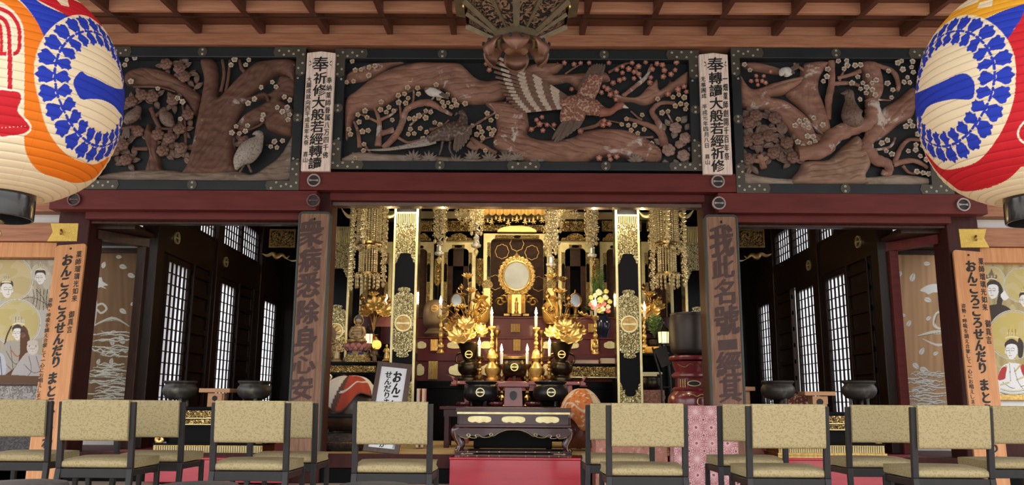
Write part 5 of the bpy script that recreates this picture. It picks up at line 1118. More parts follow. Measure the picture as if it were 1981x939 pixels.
# ---------------------------------------------------------------- gilded black pillars
def pillar4(cx, D, wpx, label, m0):
    """m0 = vertical pixel map: list of y for cap top, cap bottom, plate bottom, mid top, crest, mid bottom, low top"""
    F = FR(cx, 600, D); k = F.k; hw = wpx*k/2; zf = FZ-F.o.z; zt = 3.9-F.o.z
    T = thing('gilded_pillar', label, 'pillar', (F.o.x, D, FZ), group='black pillars with gilt plates'); dz = F.o.z-FZ
    Z = lambda y: F.l(cx, y)[1]+dz
    MB().box(-hw,hw,0,2*hw,0,3.9-FZ).build('shaft', lacq_black, T, smooth=0, bev=.004)
    for s in (-1,1): MB().box(s*hw-.026 if s > 0 else s*hw-.004, s*hw+.004 if s > 0 else s*hw+.026, -.006,.03,.0,3.9-FZ).build('edge_trim', gold_pale, T, smooth=0, bev=.003)
    c0,c1_,pb,mt,cr,mb_,lt = [Z(y) for y in m0]; w = hw-.024
    m = MB()
    for i in range(11): x = -w+2*w*(i+.5)/11; m.tube([(x,-.006,c1_),(x,-.006,c0)], w/13, 6)
    m.box(-w,w,-.012,0,c0-.012,c0+.008); m.build('ribbed_cap', gold_pale, T)
    h = c1_-pb
    pl = [(-w,c1_),(w,c1_),(w,pb-.02),(w*.82,pb+.0),(w*.72,pb+h*.10),(w*.55,pb+h*.14),(w*.60,pb+h*.19),(w*.42,pb+h*.23),(0,pb+h*.235),(-w*.42,pb+h*.23),(-w*.60,pb+h*.19),(-w*.55,pb+h*.14),(-w*.72,pb+h*.10),(-w*.82,pb),(-w,pb-.02)]
    MB().prism(pl, -.012, 0).build('upper_plate', gold_relief, T, smooth=0, bev=.003)
    def lobes(z0, z1, up):
        H = abs(z1-z0); d = 1 if up else -1
        return [(w*.97,z0),(w*.97,z0+d*H*.45),(w*.80,z0+d*H*.58),(w*.55,z0+d*H*.62),(w*.52,z0+d*H*.72),(w*.64,z0+d*H*.80),(w*.56,z0+d*H*.93),(w*.2,z0+d*H*1.0)]
    q = (mt-mb_)*.22; u = lobes(mt-q, mt, True); l = lobes(mb_+q*.9, mb_, False)
    pl = [(-x,z) for x,z in u] + [(x,z) for x,z in u[::-1]] + l + [(-x,z) for x,z in l[::-1]]
    MB().prism(pl, -.012, 0).build('middle_plate', gold_relief, T, smooth=0, bev=.003)
    r = w*.86; c = MB().prism(circ(0,cr,r*.9,32), -.016, -.0).build('crest', gold_dark, T)
    MB().ring(circ(0,cr,r,32), circ(0,cr,r*.8,32), -.026, -.01).build('crest_rim', gold_pale, c, bev=.003)
    MB().prism(cat([(-r*.68,cr+r*.16),(0,cr+r*.06),(r*.68,cr+r*.16),(r*.7,cr-r*.14),(0,cr-r*.08),(-r*.7,cr-r*.14)],4,True), -.026, -.01).build('crest_bar', gold_pale, c)
    pl = [(-w,0.02),(w,0.02),(w,lt),(w*.8,lt-.03),(w*.72,lt-.10),(w*.5,lt-.09),(w*.55,lt-.14),(w*.3,lt-.17),(-w*.3,lt-.17),(-w*.55,lt-.14),(-w*.5,lt-.09),(-w*.72,lt-.10),(-w*.8,lt-.03),(-w,lt)]
    MB().prism(pl, -.012, 0).build('lower_plate', gold_relief, T, smooth=0, bev=.003)
pillar4(781, 10.5, 47, 'black pillar with gilt plates, behind the framed white sign', (412,433,508,556,626,692,736))
pillar4(1216.5, 10.5, 47, 'black pillar with gilt plates, right of the fresh flower bouquet', (417,433,510,561,628,694,740))
pillar4(651, 11.6, 44, 'black pillar with gilt plates set farther back, beside the left inner post', (440,470,535,590,641,690,735))
pillar4(1350, 11.6, 44, 'black pillar with gilt plates set farther back, behind the big singing bowl', (440,470,540,594,645,694,739))
# ---------------------------------------------------------------- gilded shrine wall
D = 13.4; F = FR(1000, 520, D); T = thing('gilded_shrine', 'gilded black shrine wall with a tall brown centre door and dark side niches', 'shrine', (F.o.x, D, FZ)); dz = F.o.z-FZ
def L_(x, y): q = F.l(x, y); return q[0], q[1]+dz
def fbox(nm, x0, x1, y0, y1, d0, d1, mat, bev=.004, parent=None):
    a, b = L_(x0,(y0+y1)/2), L_(x1,(y0+y1)/2); zt, zb = L_((x0+x1)/2,y0)[1], L_((x0+x1)/2,y1)[1]
    return MB().box(a[0],b[0],d0,d1,zb,zt).build(nm, mat, parent or T, smooth=0, bev=bev)
zb_ = L_(1000,612)[1]
door_br = M('brown lacquered brocade door', (.035,.015,.009), (.060,.027,.015), .5, ns=14, det=6, bs=.1, spec=.15)
fbox('base_cabinet', 690,1310,612,668,.0,.9, lacq_maroon); 
MB().box(L_(690,600)[0],L_(1310,600)[0],.0,.9,0,L_(1000,668)[1]).build('plinth', lacq_black, T, smooth=0)
fbox('back_panel', 690,1310,396,612,.3,.34, lacq_black)
fbox('centre_door', 944,1056,458,612,.10,.14, door_br)
for x,y in ((971,485),(1029,487),(958,545),(1042,548),(1000,470)):
    m = MB(); a = L_(x,y); k = F.k; m.tube([(a[0]+13*k*math.cos(t)*(1+.05*math.cos(8*t)), .095, a[1]+14*k*math.sin(t)*(1+.05*math.cos(8*t))) for t in [2*PI*i/40 for i in range(40)]], .8*k, 5, closed=True); m.build('door_roundel', gold_dark, T)
def arch_frame(x0,x1,y0,ins_l,ins_t,nm='gilt_frame'):
    a, b = L_(x0,y0), L_(x1,y0); z0 = zb_; i0, i1, it = a[0]+ins_l*F.k, b[0]-ins_l*F.k, a[1]-ins_t*F.k; r = 8*F.k
    inner = [(i0,z0),(i0,it-r)]+[(i0+r-r*math.cos(t),it-r+r*math.sin(t)) for t in (.4,.8,1.2)]+[(i0+r,it),(i1-r,it)]+[(i1-r+r*math.sin(t),it-r+r*math.cos(t)) for t in (.4,.8,1.2)]+[(i1,it-r),(i1,z0)]
    outer = [(a[0],z0),(a[0],a[1])]+[(a[0],a[1])]*4+[(b[0],a[1])]*4+[(b[0],a[1]),(b[0],z0)]
    outer = [(a[0],z0),(a[0],it-r),(a[0],it),(a[0],a[1]-.02),(a[0],a[1]),(i0+r,a[1]),(i1-r,a[1]),(b[0],a[1]),(b[0],a[1]-.02),(b[0],it),(b[0],it-r),(b[0],z0)]
    m = MB(); n = len(outer)
    vs = [(x,-.0,z) for x,z in outer]+[(x,-.0,z) for x,z in inner]+[(x,.12,z) for x,z in outer]+[(x,.12,z) for x,z in inner]; fs = []
    for i in range(n-1): fs += [(i,i+1,n+i+1,n+i),(2*n+i+1,2*n+i,3*n+i,3*n+i+1),(n+i,n+i+1,3*n+i+1,3*n+i),(i+1,i,2*n+i,2*n+i+1)]
    m.add(vs, fs); f = m.build(nm, gold_pale, T, smooth=0)
    w = 7*F.k                                              # patterned inner band with black bars
    m = MB()
    for xx, s in ((i0,-1),(i1,1)):
        m.box(min(xx,xx+s*w),max(xx,xx+s*w),-.012,.0,z0,it-r); 
    m.box(i0+r,i1-r,-.012,0,it,it+w); m.build('filigree_band', gold_relief_fine, f, smooth=0)
    H = it-z0
    for xx, s in ((i0,-1),(i1,1)):
        c = xx+s*w*.5
        for (u0,u1) in ((.0,.22),(.50,.78)): MB().prism([(c-w*.42,z0+H*u0),(c+w*.42,z0+H*u0),(c+w*.42,z0+H*(u1-.03)),(c,z0+H*u1),(c-w*.42,z0+H*(u1-.03))], -.018,-.008).build('black_bar', lacq_black, f, smooth=0)
    xc = (i0+i1)/2; MB().prism(circ(xc, it+w*.5, w*1.1, 8, w*.42), -.018,-.008).build('black_lozenge', lacq_black, f, smooth=0)
    return i0, i1, it
arch_frame(934,1067,452,16,10)
for x0, x1 in ((853,921),(1079,1147)):
    i0, i1, it = arch_frame(x0,x1,467,14,14)
    fb = lambda nm, u0, u1, y0, y1, m_: MB().box(i0+(i1-i0)*u0, i0+(i1-i0)*u1, y0, y1, zb_, it).build(nm, m_, T, smooth=0)
    fb('niche_side', -.05,.25,.05,.07, door_br); fb('niche_side', .75,1.05,.05,.07, door_br); MB().box(i0,i1,.05,.07,it-.28,it).build('niche_head', wood_dark, T, smooth=0)
for x0, x1 in ((786,840),(1160,1214),(700,760),(1240,1300)): arch_frame(x0,x1,468,13,14); fbox('side_door', x0+10,x1-10,480,612,.08,.1, door_br)
for x in (846,927.5,1073,1153):
    a = L_(x,600); k = F.k; zc0, zc1 = L_(x,500)[1], L_(x,552)[1]; r = 6.5*k
    c = MB().lathe([(r,zb_),(r,L_(x,425)[1])], (a[0],-.04,0), 18).build('column', lacq_black, T)
    m = MB(); m.lathe([(r*1.06,zc1+.02),(r*1.12,zc1+.06),(r*1.06,zc0-.03),(r*.9,zc0)], (a[0],-.04,0), 18); m.ell((a[0],-.04-r,zc1+.01),(r*.6,.01,.04),8,6); m.build('gilt_sleeve', gold_relief_warm, c)
fbox('gilt_beam', 690,1310,411,425,-.05,.25, M('dull gold beam', (.42,.35,.20), (.34,.28,.15), .45, .8, ns=6))
fbox('black_head', 690,1310,385,411,-.02,.25, lacq_black)
for x0, x1 in ((700,752),(764,798),(806,836),(858,917),(1083,1142),(1164,1194),(1204,1240),(1250,1300)):
    fbox('carved_transom_strip', x0,x1,429,449,-.06,-.02, gold_relief_warm)
    c = (x0+x1)/2; h = (x1-x0)*.5; a = L_(c,467); m = MB(); k = F.k
    m.prism([(a[0]+u*h*k*.95, a[1]+v*k) for u, v in ((-1,0),(-.9,5),(-.6,6),(-.5,10),(-.2,14),(.2,14),(.5,10),(.6,6),(.9,5),(1,0))], -.07,-.03); m.build('carved_strut', gold_relief_warm, T, smooth=0)
fbox('centre_transom', 935,1066,437,449,-.07,-.03, gold_relief_warm); a = L_(1000,449); k = F.k
MB().prism([(a[0]+38*k*math.cos(t), a[1]-2*k+12*k*math.sin(t)) for t in [PI*i/20 for i in range(21)]], -.1,-.03).build('gilt_arch', gold, T, smooth=0)
def L3(x, y, D_): q = P(x, y, D_); return q.x-F.o.x, q.z-FZ
def cf(u, v):
    x = 931+u*124; h = abs(math.sin(u*9*PI)); q = L3(x, 376 if v > .5 else 413+4*h, 12.85); return (q[0], -.55-.012*math.sin(u*18*PI), q[1])
m = MB().grid(cf, 90, 1); o = m.build('pleated_curtain', M('gold silk curtain', (.86,.56,.18), (.76,.46,.12), .45, .3, ns=20), T); s_ = o.modifiers.new('t','SOLIDIFY'); s_.thickness = .01
MB().box(L3(929,380,12.85)[0],L3(1057,380,12.85)[0],-.60,-.54,L3(1000,376,12.85)[1],L3(1000,370,12.85)[1]).build('curtain_rail', gold_dark, T, smooth=0)
# hanging gold ornaments: small units reused
def rosette(mb, x, y, z, r, n=6):
    for i in range(n): a = 2*PI*i/n; mb.tube([(x+.25*r*math.cos(a),y,z+.25*r*math.sin(a)),(x+r*.8*math.cos(a+.25),y-.006,z+r*.8*math.sin(a+.25)),(x+r*math.cos(a),y,z+r*math.sin(a))], [r*.12,r*.16,r*.05], 5)
    mb.ell((x,y,z), r*.3, 8, 5)
pend = gold; 
m = MB()
for i in range(17):
    x, z = L3(935+i*8.1, 424+3*math.sin(i*1.3), 12.9); m.lathe([(.0,-.04),(.02,-.03),(.012,0),(.02,.02),(0,.05)], (x,-.5,z), 8)
    if i % 2 == 0: rosette(m, x, -.52, z-.045, .045)
m.build('bead_fringe', gold, T)
# ---------------------------------------------------------------- stepped altar
def slab(root, nm, x0, x1, y0, zb0, D, dep, mat, F, bev=.005, lip=0):
    a, b = P(x0,y0,D), P(x1,y0,D); o = root.location
    return MB().box(a.x-o.x, b.x-o.x, D-o.y-lip, D-o.y+dep, zb0, a.z-o.z).build(nm, mat, root, smooth=0, bev=bev)
o0 = P(1000,735,11.7); T = thing('stepped_altar', 'dark red stepped altar with gilt fittings, below the gilded shrine', 'altar', (o0.x, 11.7, FZ)); AL = T
steps = [(800,1200,612,12.75,.62,652),(800,1200,652,12.35,1.0,684),(796,1204,684,11.95,1.4,697),(796,1204,697,11.98,1.35,737)]
zprev = {}
red_step = M('old red lacquer', (.095,.016,.017), (.125,.024,.024), .4, coat=.08, ns=3, spec=.2)
for (x0,x1,y0,D,dep,y1) in steps:
    zz = P(1000,y1,D).z-FZ; slab(T, 'step' if y0 != 684 else 'step_edge', x0,x1,y0,zz-.02,D,dep if y0 != 612 else .55,red_step,None)
slab(T,'step_lip',798,1202,612,P(1000,616,12.7).z-FZ,12.72,.3,red_step,None); slab(T,'step_lip',798,1202,652,P(1000,656,12.32).z-FZ,12.32,.3,red_step,None)
slab(T,'black_base',795,1206,737,0,11.7,1.6,lacq_black,None); slab(T,'base_ledge',790,1210,748,P(1000,753,11.66).z-FZ,11.66,.1,lacq_black,None)
def ribs(root, x0,x1,y0,y1,D, mat=gold):
    a, b, c = P(x0,y0,D), P(x1,y0,D), P(x0,y1,D); o = root.location; m = MB(); n = 6
    for i in range(n): x = a.x+(b.x-a.x)*(i+.5)/n; m.tube([(x-o.x,D-o.y-.004,c.z-o.z),(x-o.x,D-o.y-.004,a.z-o.z)], (b.x-a.x)/n*.42, 6)
    m.build('ribbed_fitting', mat, root)
def cloud(root, cx, cy, w, h, D, mat=gold_pale, nm='cloud_plate'):
    p = P(cx,cy,D); k = mpp(p); o = root.location; w, h = w*k, h*k
    pl = cat([(-w,0),(-w*.9,-h*.7),(-w*.55,-h*.9),(-w*.3,-h),(w*.3,-h),(w*.55,-h*.9),(w*.9,-h*.7),(w,0),(w*.85,h*.55),(w*.5,h*.75),(w*.3,h),(-w*.3,h),(-w*.5,h*.75),(-w*.85,h*.55)],4,True)
    MB().prism([(p.x-o.x+x, p.z-o.z+z) for x,z in pl], D-o.y-.010, D-o.y).build(nm, mat, root, bev=.002)
for x in (848,997,1147): ribs(T, x-9,x+9,627,643,12.72)
for x in (840,1000,1150): ribs(T, x-7,x+7,657,679,12.3)
for x in (838,1020): ribs(T, x-9,x+9,699,734,11.96)
for x,w in ((880,15),(940,15),(1060,15),(1105,15),(1180,12),(815,10)): cloud(T, x, 668, w, 7, 12.33)
for x,w in ((888,20),(945,16),(1060,18),(1110,20),(812,9),(1180,14)): cloud(T, x, 716, w, 11, 11.96)
# ---------------------------------------------------------------- mirror, gold box, small mirrors
D = 12.95; p = P(999,612,D); k = mpp(p); T = thing('hanging_round_mirror', 'large round mirror in a thick gilt flower wreath on a scrolled stand', 'mirror', p); zc = zat(999,534,D)-p.z
MB().prism(circ(0,zc,25*k,48,28*k), -.02,.02).build('mirror_glass', M('dulled mirror glass', (.36,.40,.41), (.46,.50,.50), .45, .1, ns=5, bs=.1), T, smooth=20)
m = MB(); m.tube([(26*k*math.cos(t),-.02,zc+29*k*math.sin(t)) for t in [2*PI*i/48 for i in range(48)]], 2.2*k, 8, closed=True); m.build('mirror_rim', gold, T)
m = MB()
for i in range(26):
    t = 2*PI*i/26; x, z = 32*k*math.cos(t), zc+35*k*math.sin(t); rosette(m, x, -.03, z, 5.4*k, 5); m.ell((x*1.0,0,z),(5*k,.02,5*k),7,5)
m.lathe([(4*k,0),(6*k,3*k),(2*k,8*k),(0,12*k)], (0,0,zc+36*k), 10); m.build('flower_wreath', gold, T)
m = MB()
for s in (-1,1):
    for j in range(3):
        c = (s*(16+8*j)*k, zc-(42+5*j)*k); m.tube([(c[0]+(9-i*.4)*k*math.cos(i*.5)*s, -.02-.002*i, c[1]+(9-i*.4)*k*math.sin(i*.5)) for i in range(16)], [1.8*k]*15+[.6*k], 6)
m.box(-24*k,24*k,-.05,.05,0,4*k); m.tube([(0,0,3*k),(0,0,zc-30*k)], 4*k, 8); m.build('scrolled_stand', gold_dark, T)
D = 12.8; p = P(999,612,D); k = mpp(p); T = thing('gold_shrine_box', 'small folding gold shrine with a tiny standing figure, before the round mirror', 'shrine box', p)
z0, z1 = zat(999,607,D)-p.z, zat(999,570,D)-p.z
MB().box(-9*k,9*k,.0,.04,z0,z1).build('back', gold, T, smooth=0)
for s in (-1,1): MB().add([(s*9*k,.0,z0),(s*17*k,-.07,z0),(s*17*k,-.07,z1-.004),(s*9*k,.0,z1),(s*9*k,.012,z0),(s*17*k,-.058,z0),(s*17*k,-.058,z1-.004),(s*9*k,.012,z1)], [(0,1,2,3),(7,6,5,4),(0,4,5,1),(1,5,6,2),(2,6,7,3),(3,7,4,0)]).build('door_leaf', gold, T, smooth=0)
m = MB(); m.lathe([(4*k,0),(4.5*k,3*k),(2.5*k,5*k),(3.4*k,9*k),(3*k,16*k),(3.6*k,20*k),(1.6*k,23*k),(2*k,26*k),(1.6*k,29*k),(.4*k,31*k)], (0,-.03,z0), 12); m.build('tiny_figure', gold_dark, T)
for s in (-1,1): MB().box(s*11*k-1.5*k,s*11*k+1.5*k,-.03,.02,0,z0).build('foot', lacq_black, T, smooth=0)
for (cx, lab) in ((883,'small oval mirror on a carved stand inside the left niche'),(1113,'small oval mirror on a carved stand inside the right niche')):
    D = 13.25; p = P(cx,612,D); k = mpp(p); T = thing('hanging_oval_mirror', lab, 'mirror', p, group='oval mirrors in the side niches'); zc = zat(cx,582,D)-p.z
    MB().prism(circ(0,zc,10*k,30,13*k), -.01,.01).build('mirror_glass', M('grey glass', (.30,.33,.36), rough=.2, metal=.9), T, smooth=20)
    m = MB(); m.tube([(11*k*math.cos(t),-.01,zc+14*k*math.sin(t)) for t in [2*PI*i/30 for i in range(30)]], [1.8*k*(1+.3*math.cos(6*i)) for i in range(30)], 6, closed=True); m.lathe([(2.5*k,0),(1.5*k,4*k),(0,8*k)], (0,0,zc+14*k), 8); m.build('carved_rim', gold_dark, T)
    m = MB(); m.lathe([(10*k,0),(10*k,2*k),(4*k,4*k),(3*k,8*k),(6*k,zc-14*k)], n=12); m.build('stand', gold_dark, T)
# ---------------------------------------------------------------- tablets and gilt bags
for (cx, lab) in ((942,'gilt memorial tablet left of the round mirror'),(1066,'gilt memorial tablet right of the round mirror')):
    D = 12.85; p = P(cx,612,D); k = mpp(p); T = thing('memorial_tablet', lab, 'tablet', p, group='gilt memorial tablets')
    Z = lambda y: zat(cx,y,D)-p.z
    MB().box(-9*k,9*k,-.04,.04,0,4*k).build('base', gold_dark, T, smooth=0, bev=.004)
    MB().box(-6*k,6*k,-.015,.015,4*k,Z(558)).build('slab', gold, T, smooth=0)
    m = MB(); m.prism(cat([(-8*k,Z(558)),(-11*k,Z(552)),(-8*k,Z(546)),(0,Z(541)),(8*k,Z(546)),(11*k,Z(552)),(8*k,Z(558))],4), -.02,.02); m.build('lobed_crown', gold_relief_fine, T, smooth=0)
    for s in (-1,1):
        m = MB()
        for j in range(6): m.tube([(s*7*k,-.01,(8+j*7)*k),(s*10*k,-.015,(11+j*7)*k),(s*7*k,-.01,(14+j*7)*k)], 1.4*k, 5)
        m.build('scroll_edge', gold_dark, T)
cloth_gold = M('gold brocade bag', (.62,.36,.09), (.50,.28,.06), .5, .4, ns=12)
for (cx, lab) in ((931,'gold cloth bag with a ring crest, left of the tall candles'),(1066,'gold cloth bag with a ring crest, right of the tall candles')):
    D = 12.50; yb = 652; t = LT('gold_bag', lab, 'bag', cx, yb, D, [('stand', gold_dark, [(13,652),(13,648),(6,645),(5,632),(12,628),(12,626)]), ('body', cloth_gold, sm([(10,626),(14,620),(17,605),(16,592),(9,584),(8,580),(13,574),(2,572)]))], 'gold cloth bags', zb=S2); ringmark(t, cx, 602, D, 8, 16.5*mpp(P(cx,602,D)), ink_brown, yb)
# ---------------------------------------------------------------- big brown covered jar
t = LT('covered_jar', 'big dull brown domed jar with a crest, left on the stepped altar', 'jar', 842, 652, 12.51, [('body', M('brown clay bronze', (.12,.085,.05), (.16,.11,.07), .5, .3, ns=8), sm([(17,652),(22,646),(16,640),(15,636),(23,628),(24.5,610),(23,596),(18,585),(8,581),(0,580)])) ], zb=S2); ringmark(t, 842, 600, 12.51, 7, .185, gold_dark, 652)
# ---------------------------------------------------------------- vases with golden lotus sprays
def lotus_leaf(mb, c, r, tilt, yaw, waves_=9):
    Rm = Matrix.Translation(c) @ Matrix.Rotation(yaw,4,'Y') @ Matrix.Rotation(tilt,4,'X'); vs, fs = [], []; nr, na = 5, 54
    for j in range(nr+1):
        q = j/nr
        for i in range(na):
            a = 2*PI*i/na; rr_ = q*r*(1+.05*math.cos(waves_*a)); z = .32*r*q*q+.15*r*q**3*math.cos(waves_*a); vs.append((rr_*math.cos(a), rr_*math.sin(a), z))
    fs = [(j*na+i, j*na+(i+1)%na, (j+1)*na+(i+1)%na, (j+1)*na+i) for j in range(nr) for i in range(na)]; mb.add(vs, fs, Rm)
def lotus_flower(mb, c, r, tilt=0, yaw=0):
    Rm = Matrix.Translation(c) @ Matrix.Rotation(yaw,4,'Y') @ Matrix.Rotation(tilt,4,'X')
    for ly, (n, op, L) in enumerate(((8,1.15,1.0),(8,.75,1.0),(5,.35,.85))):
        for i in range(n):
            a = 2*PI*(i+.5*ly)/n; pts, rad = [], []
            for t in (0,.3,.6,.85,1): pts.append((math.cos(a)*r*L*math.sin(op*t), math.sin(a)*r*L*math.sin(op*t), r*L*t*math.cos(op*t*.8))); rad.append(r*.28*math.sin(PI*min(.12+t*.86,1)))
            mb.tube(pts, rad, 6, .4, Rm, ref=(math.cos(a),math.sin(a),.3))
    mb.ell((0,0,r*.4), r*.25, 8, 6, Rm)
def bouquet(cx, yb, D, sgn, label, leaves, flows, buds):
    p = P(cx, yb, D); k = mpp(p); T = thing('gilt_lotus_spray', label, 'lotus spray', p)
    X = lambda x, y: (P(x,y,D).x-p.x, zat(x,y,D)-p.z)
    def stem(q, r=.9): m = MB(); pts = cat([(0,0,.045),(q[0]*.25,-.01,q[2]*.5),(q[0]*.7,q[1]*.7,q[2]*.85),q],5); m.tube(pts, r*k, 6); m.build('stem', gold_dark, T)
    for (x,y,r,ti,ya,dy) in leaves:
        a = X(x,y); c = (a[0],dy,a[1]); m = MB(); lotus_leaf(m, c, r*k, ti, ya); o = m.build('lotus_leaf', gold, T, smooth=80); s_ = o.modifiers.new('t','SOLIDIFY'); s_.thickness = .006; stem((c[0],c[1]+.01,c[2]-.01))
    for (x,y,r,dy) in flows: a = X(x,y); m = MB(); lotus_flower(m, (a[0],dy,a[1]), r*k, .35); m.build('lotus_flower', gold_dark if r < 13 else gold, T); stem((a[0],dy,a[1]))
    for (x,y,r,dy) in buds: a = X(x,y); MB().lathe(sm([(0,-r*k*1.5),(r*k,-r*k*.5),(r*k*.9,r*k*.3),(r*k*.3,r*k*1.2),(0,r*k*1.6)]), (a[0],dy,a[1]), 10).build('lotus_bud', gold_dark, T); stem((a[0],dy,a[1]-r*k*1.3))
    return T
LL = [(890,655,22,.9,0,-.19),(874,632,15,.7,-.7,-.05),(903,630,17,.95,.1,-.12),(930,640,14,.8,.5,-.06),(862,614,12,.5,-.9,-.04),(909,650,12,1.0,.3,-.16),(866,597,13,.15,-.4,-.02)]
LF = [(912,568,13,.0),(893,600,13,-.04),(929,606,11,-.03),(905,540,14,.02),(920,588,10,-.05),(896,575,9,-.02),(880,622,10,-.08),(908,612,12,-.10),(925,622,10,-.08)]; LB = [(924,572,6,.0),(884,600,5,-.05),(892,556,5,.0),(942,596,4,0),(932,590,5,0),(870,648,6,-.1)]
bouquet(907, 668, 11.22, 1, 'golden lotus spray in the dark vase left of the candles', LL, LF, LB)
mir = lambda Q, c: [(c-q[0],)+tuple(q[1:4])+((-q[4],)+tuple(q[5:]) if len(q) > 5 else tuple(q[4:])) for q in Q]
LL2 = [(1101,655,22,.9,0,-.19),(1090,634,18,.95,0,-.12),(1068,644,14,.8,-.5,-.06),(1118,640,15,.8,.7,-.06),(1131,612,15,.15,.3,-.02),(1083,650,12,1.0,-.3,-.16),(1112,655,13,.8,.4,-.12)]
LF2 = [(1085,570,14,.0),(1100,598,12,-.04),(1066,606,11,-.03),(1066,540,14,.02),(1088,545,12,.02),(1076,585,10,-.05),(1094,618,11,-.10),(1076,622,11,-.09),(1110,622,10,-.06)]; LB2 = [(1075,560,6,.0),(1100,578,5,-.05),(1060,572,5,.0),(1052,596,4,0),(1122,632,5,-.1)]
bouquet(1086, 668, 11.22, -1, 'golden lotus spray in the dark vase right of the candles', LL2, LF2, LB2)
vprof = sm([(21,738),(21,733),(17,730),(14,727),(20,720),(22,712),(20,703),(13,699),(12,696),(14,690),(17,680),(22,668),(24,664),(21,665),(14,682)],3)
for (cx, lab) in ((907,'dark bronze vase with handles and crest, left on the red altar table'),(1086,'dark bronze vase with handles and crest, right on the red altar table')):
    t = LT('bronze_vase', lab, 'vase', cx, 738, 11.22, [('body', bronze, vprof)], 'dark bronze altar vases', 32, zb=TT); p = P(cx,738,11.22); k = mpp(p); ringmark(t, cx, 687, 11.22, 7.5, 16*k, gold, 738)
    for s in (-1,1): MB().tube(cat([(s*15*k,0,(738-684)*k),(s*24*k,0,(738-688)*k),(s*25*k,0,(738-700)*k),(s*18*k,0,(738-706)*k)],5), 1.8*k, 8).build('handle', bronze, t)
# ---------------------------------------------------------------- red table with upturned ends
D = 11.0; p = P(1003,738,D); k = mpp(p); T = thing('scroll_end_table', 'long red altar table with upturned ends carrying vases and candles', 'table', (p.x, D, FZ)); zt = p.z-FZ
redt = M('rust red lacquer', (.17,.028,.026), (.21,.04,.035), .3, coat=.4, ns=4)
MB().box(-120*k,120*k,0,.42,zt-.045,zt).build('top', redt, T, smooth=0, bev=.006)
for s in (-1,1):
    m = MB(); pl = [(s*120*k,zt-.05),(s*130*k,zt-.05),(s*131*k,zt-.02),(s*126*k,zt+.0),(s*131*k,zt+.05),(s*140*k,zt+.075),(s*128*k,zt+.06),(s*125*k,zt+.01),(s*120*k,zt)]; m.prism(pl, 0, .42); m.build('upturned_end', redt, T, smooth=0, bev=.004)
    m = MB()
    for j in range(9): m.lathe([(.006,0),(.006,.012)], (s*(119+j*1.6)*k,-.004,zt-.062), 8)
    m.build('bead_edging', redt, T); MB().box(s*100*k-.03,s*100*k+.03,.02,.40,0,zt-.045).build('leg', redt, T, smooth=0, bev=.006); MB().ell((s*116*k,-.002,zt-.018),(.012,.006,.012),10,6).build('gilt_stud', gold, T)
MB().box(-100*k,100*k,.04,.06,zt-.12,zt-.045).build('apron', redt, T, smooth=0)
# centre burner with rings, two brass vases, on the table
t = LT('incense_burner', 'dark footed incense burner with gold crest, centre of the red altar table', 'incense burner', 995, 738, 11.22, [('bowl', bronze, sm([(14,731),(24,726),(29,715),(28,705),(25,699),(27,696),(25,697),(20,708)],3)), ('rim', gold_dark, [(28,696),(28.5,692),(27,691),(25,696)])], zb=TT); ringmark(t, 995, 712, 11.22, 7.5, 28.5*mpp(P(995,712,11.22)), gold, 738); k = mpp(P(995,738,11.1))
for i in range(3): a = -PI/2+i*2*PI/3; MB().tube([(17*k*math.cos(a),17*k*math.sin(a),9*k),(20*k*math.cos(a),20*k*math.sin(a),4*k),(20*k*math.cos(a),20*k*math.sin(a),0.002)], [4*k,3*k,4*k], 8).build('leg', bronze, t)
pine = M('green leaves', (.035,.09,.02), (.08,.16,.04), .6, ns=30)
def sprig(cx, yb, D, label, n, h, spread, mat=pine, name='green_sprig', seed=1):
    p = P(cx, yb, D); k = mpp(p); t = thing(name, label, 'foliage', p); m = MB(); st = MB(); r = random.Random(seed)
    for i in range(n):
        a = r.uniform(0, 2*PI); l = r.uniform(.5,1)*h*k; s = r.uniform(.2,1)*spread*k; tip = (s*math.cos(a), s*math.sin(a)*.6, l)
        st.tube([(0,0,0),(tip[0]*.4,tip[1]*.4,l*.6),tip], .6*k, 4)
        for j in range(7):
            q = .3+.7*j/7; c = Vector(tip)*q; c.z = l*q; b = r.uniform(0,6); m.add([tuple(c), tuple(c+Vector((math.cos(b)*4*k,math.sin(b)*3*k,2*k))), tuple(c+Vector((math.cos(b)*8*k,math.sin(b)*5*k,3.5*k))), tuple(c+Vector((math.cos(b)*4*k,math.sin(b)*3*k,4.5*k)))], [(0,1,2,3)])
    o = m.build('leaves', mat, t, smooth=0, fix=False); st.build('stems', pine, t); return t
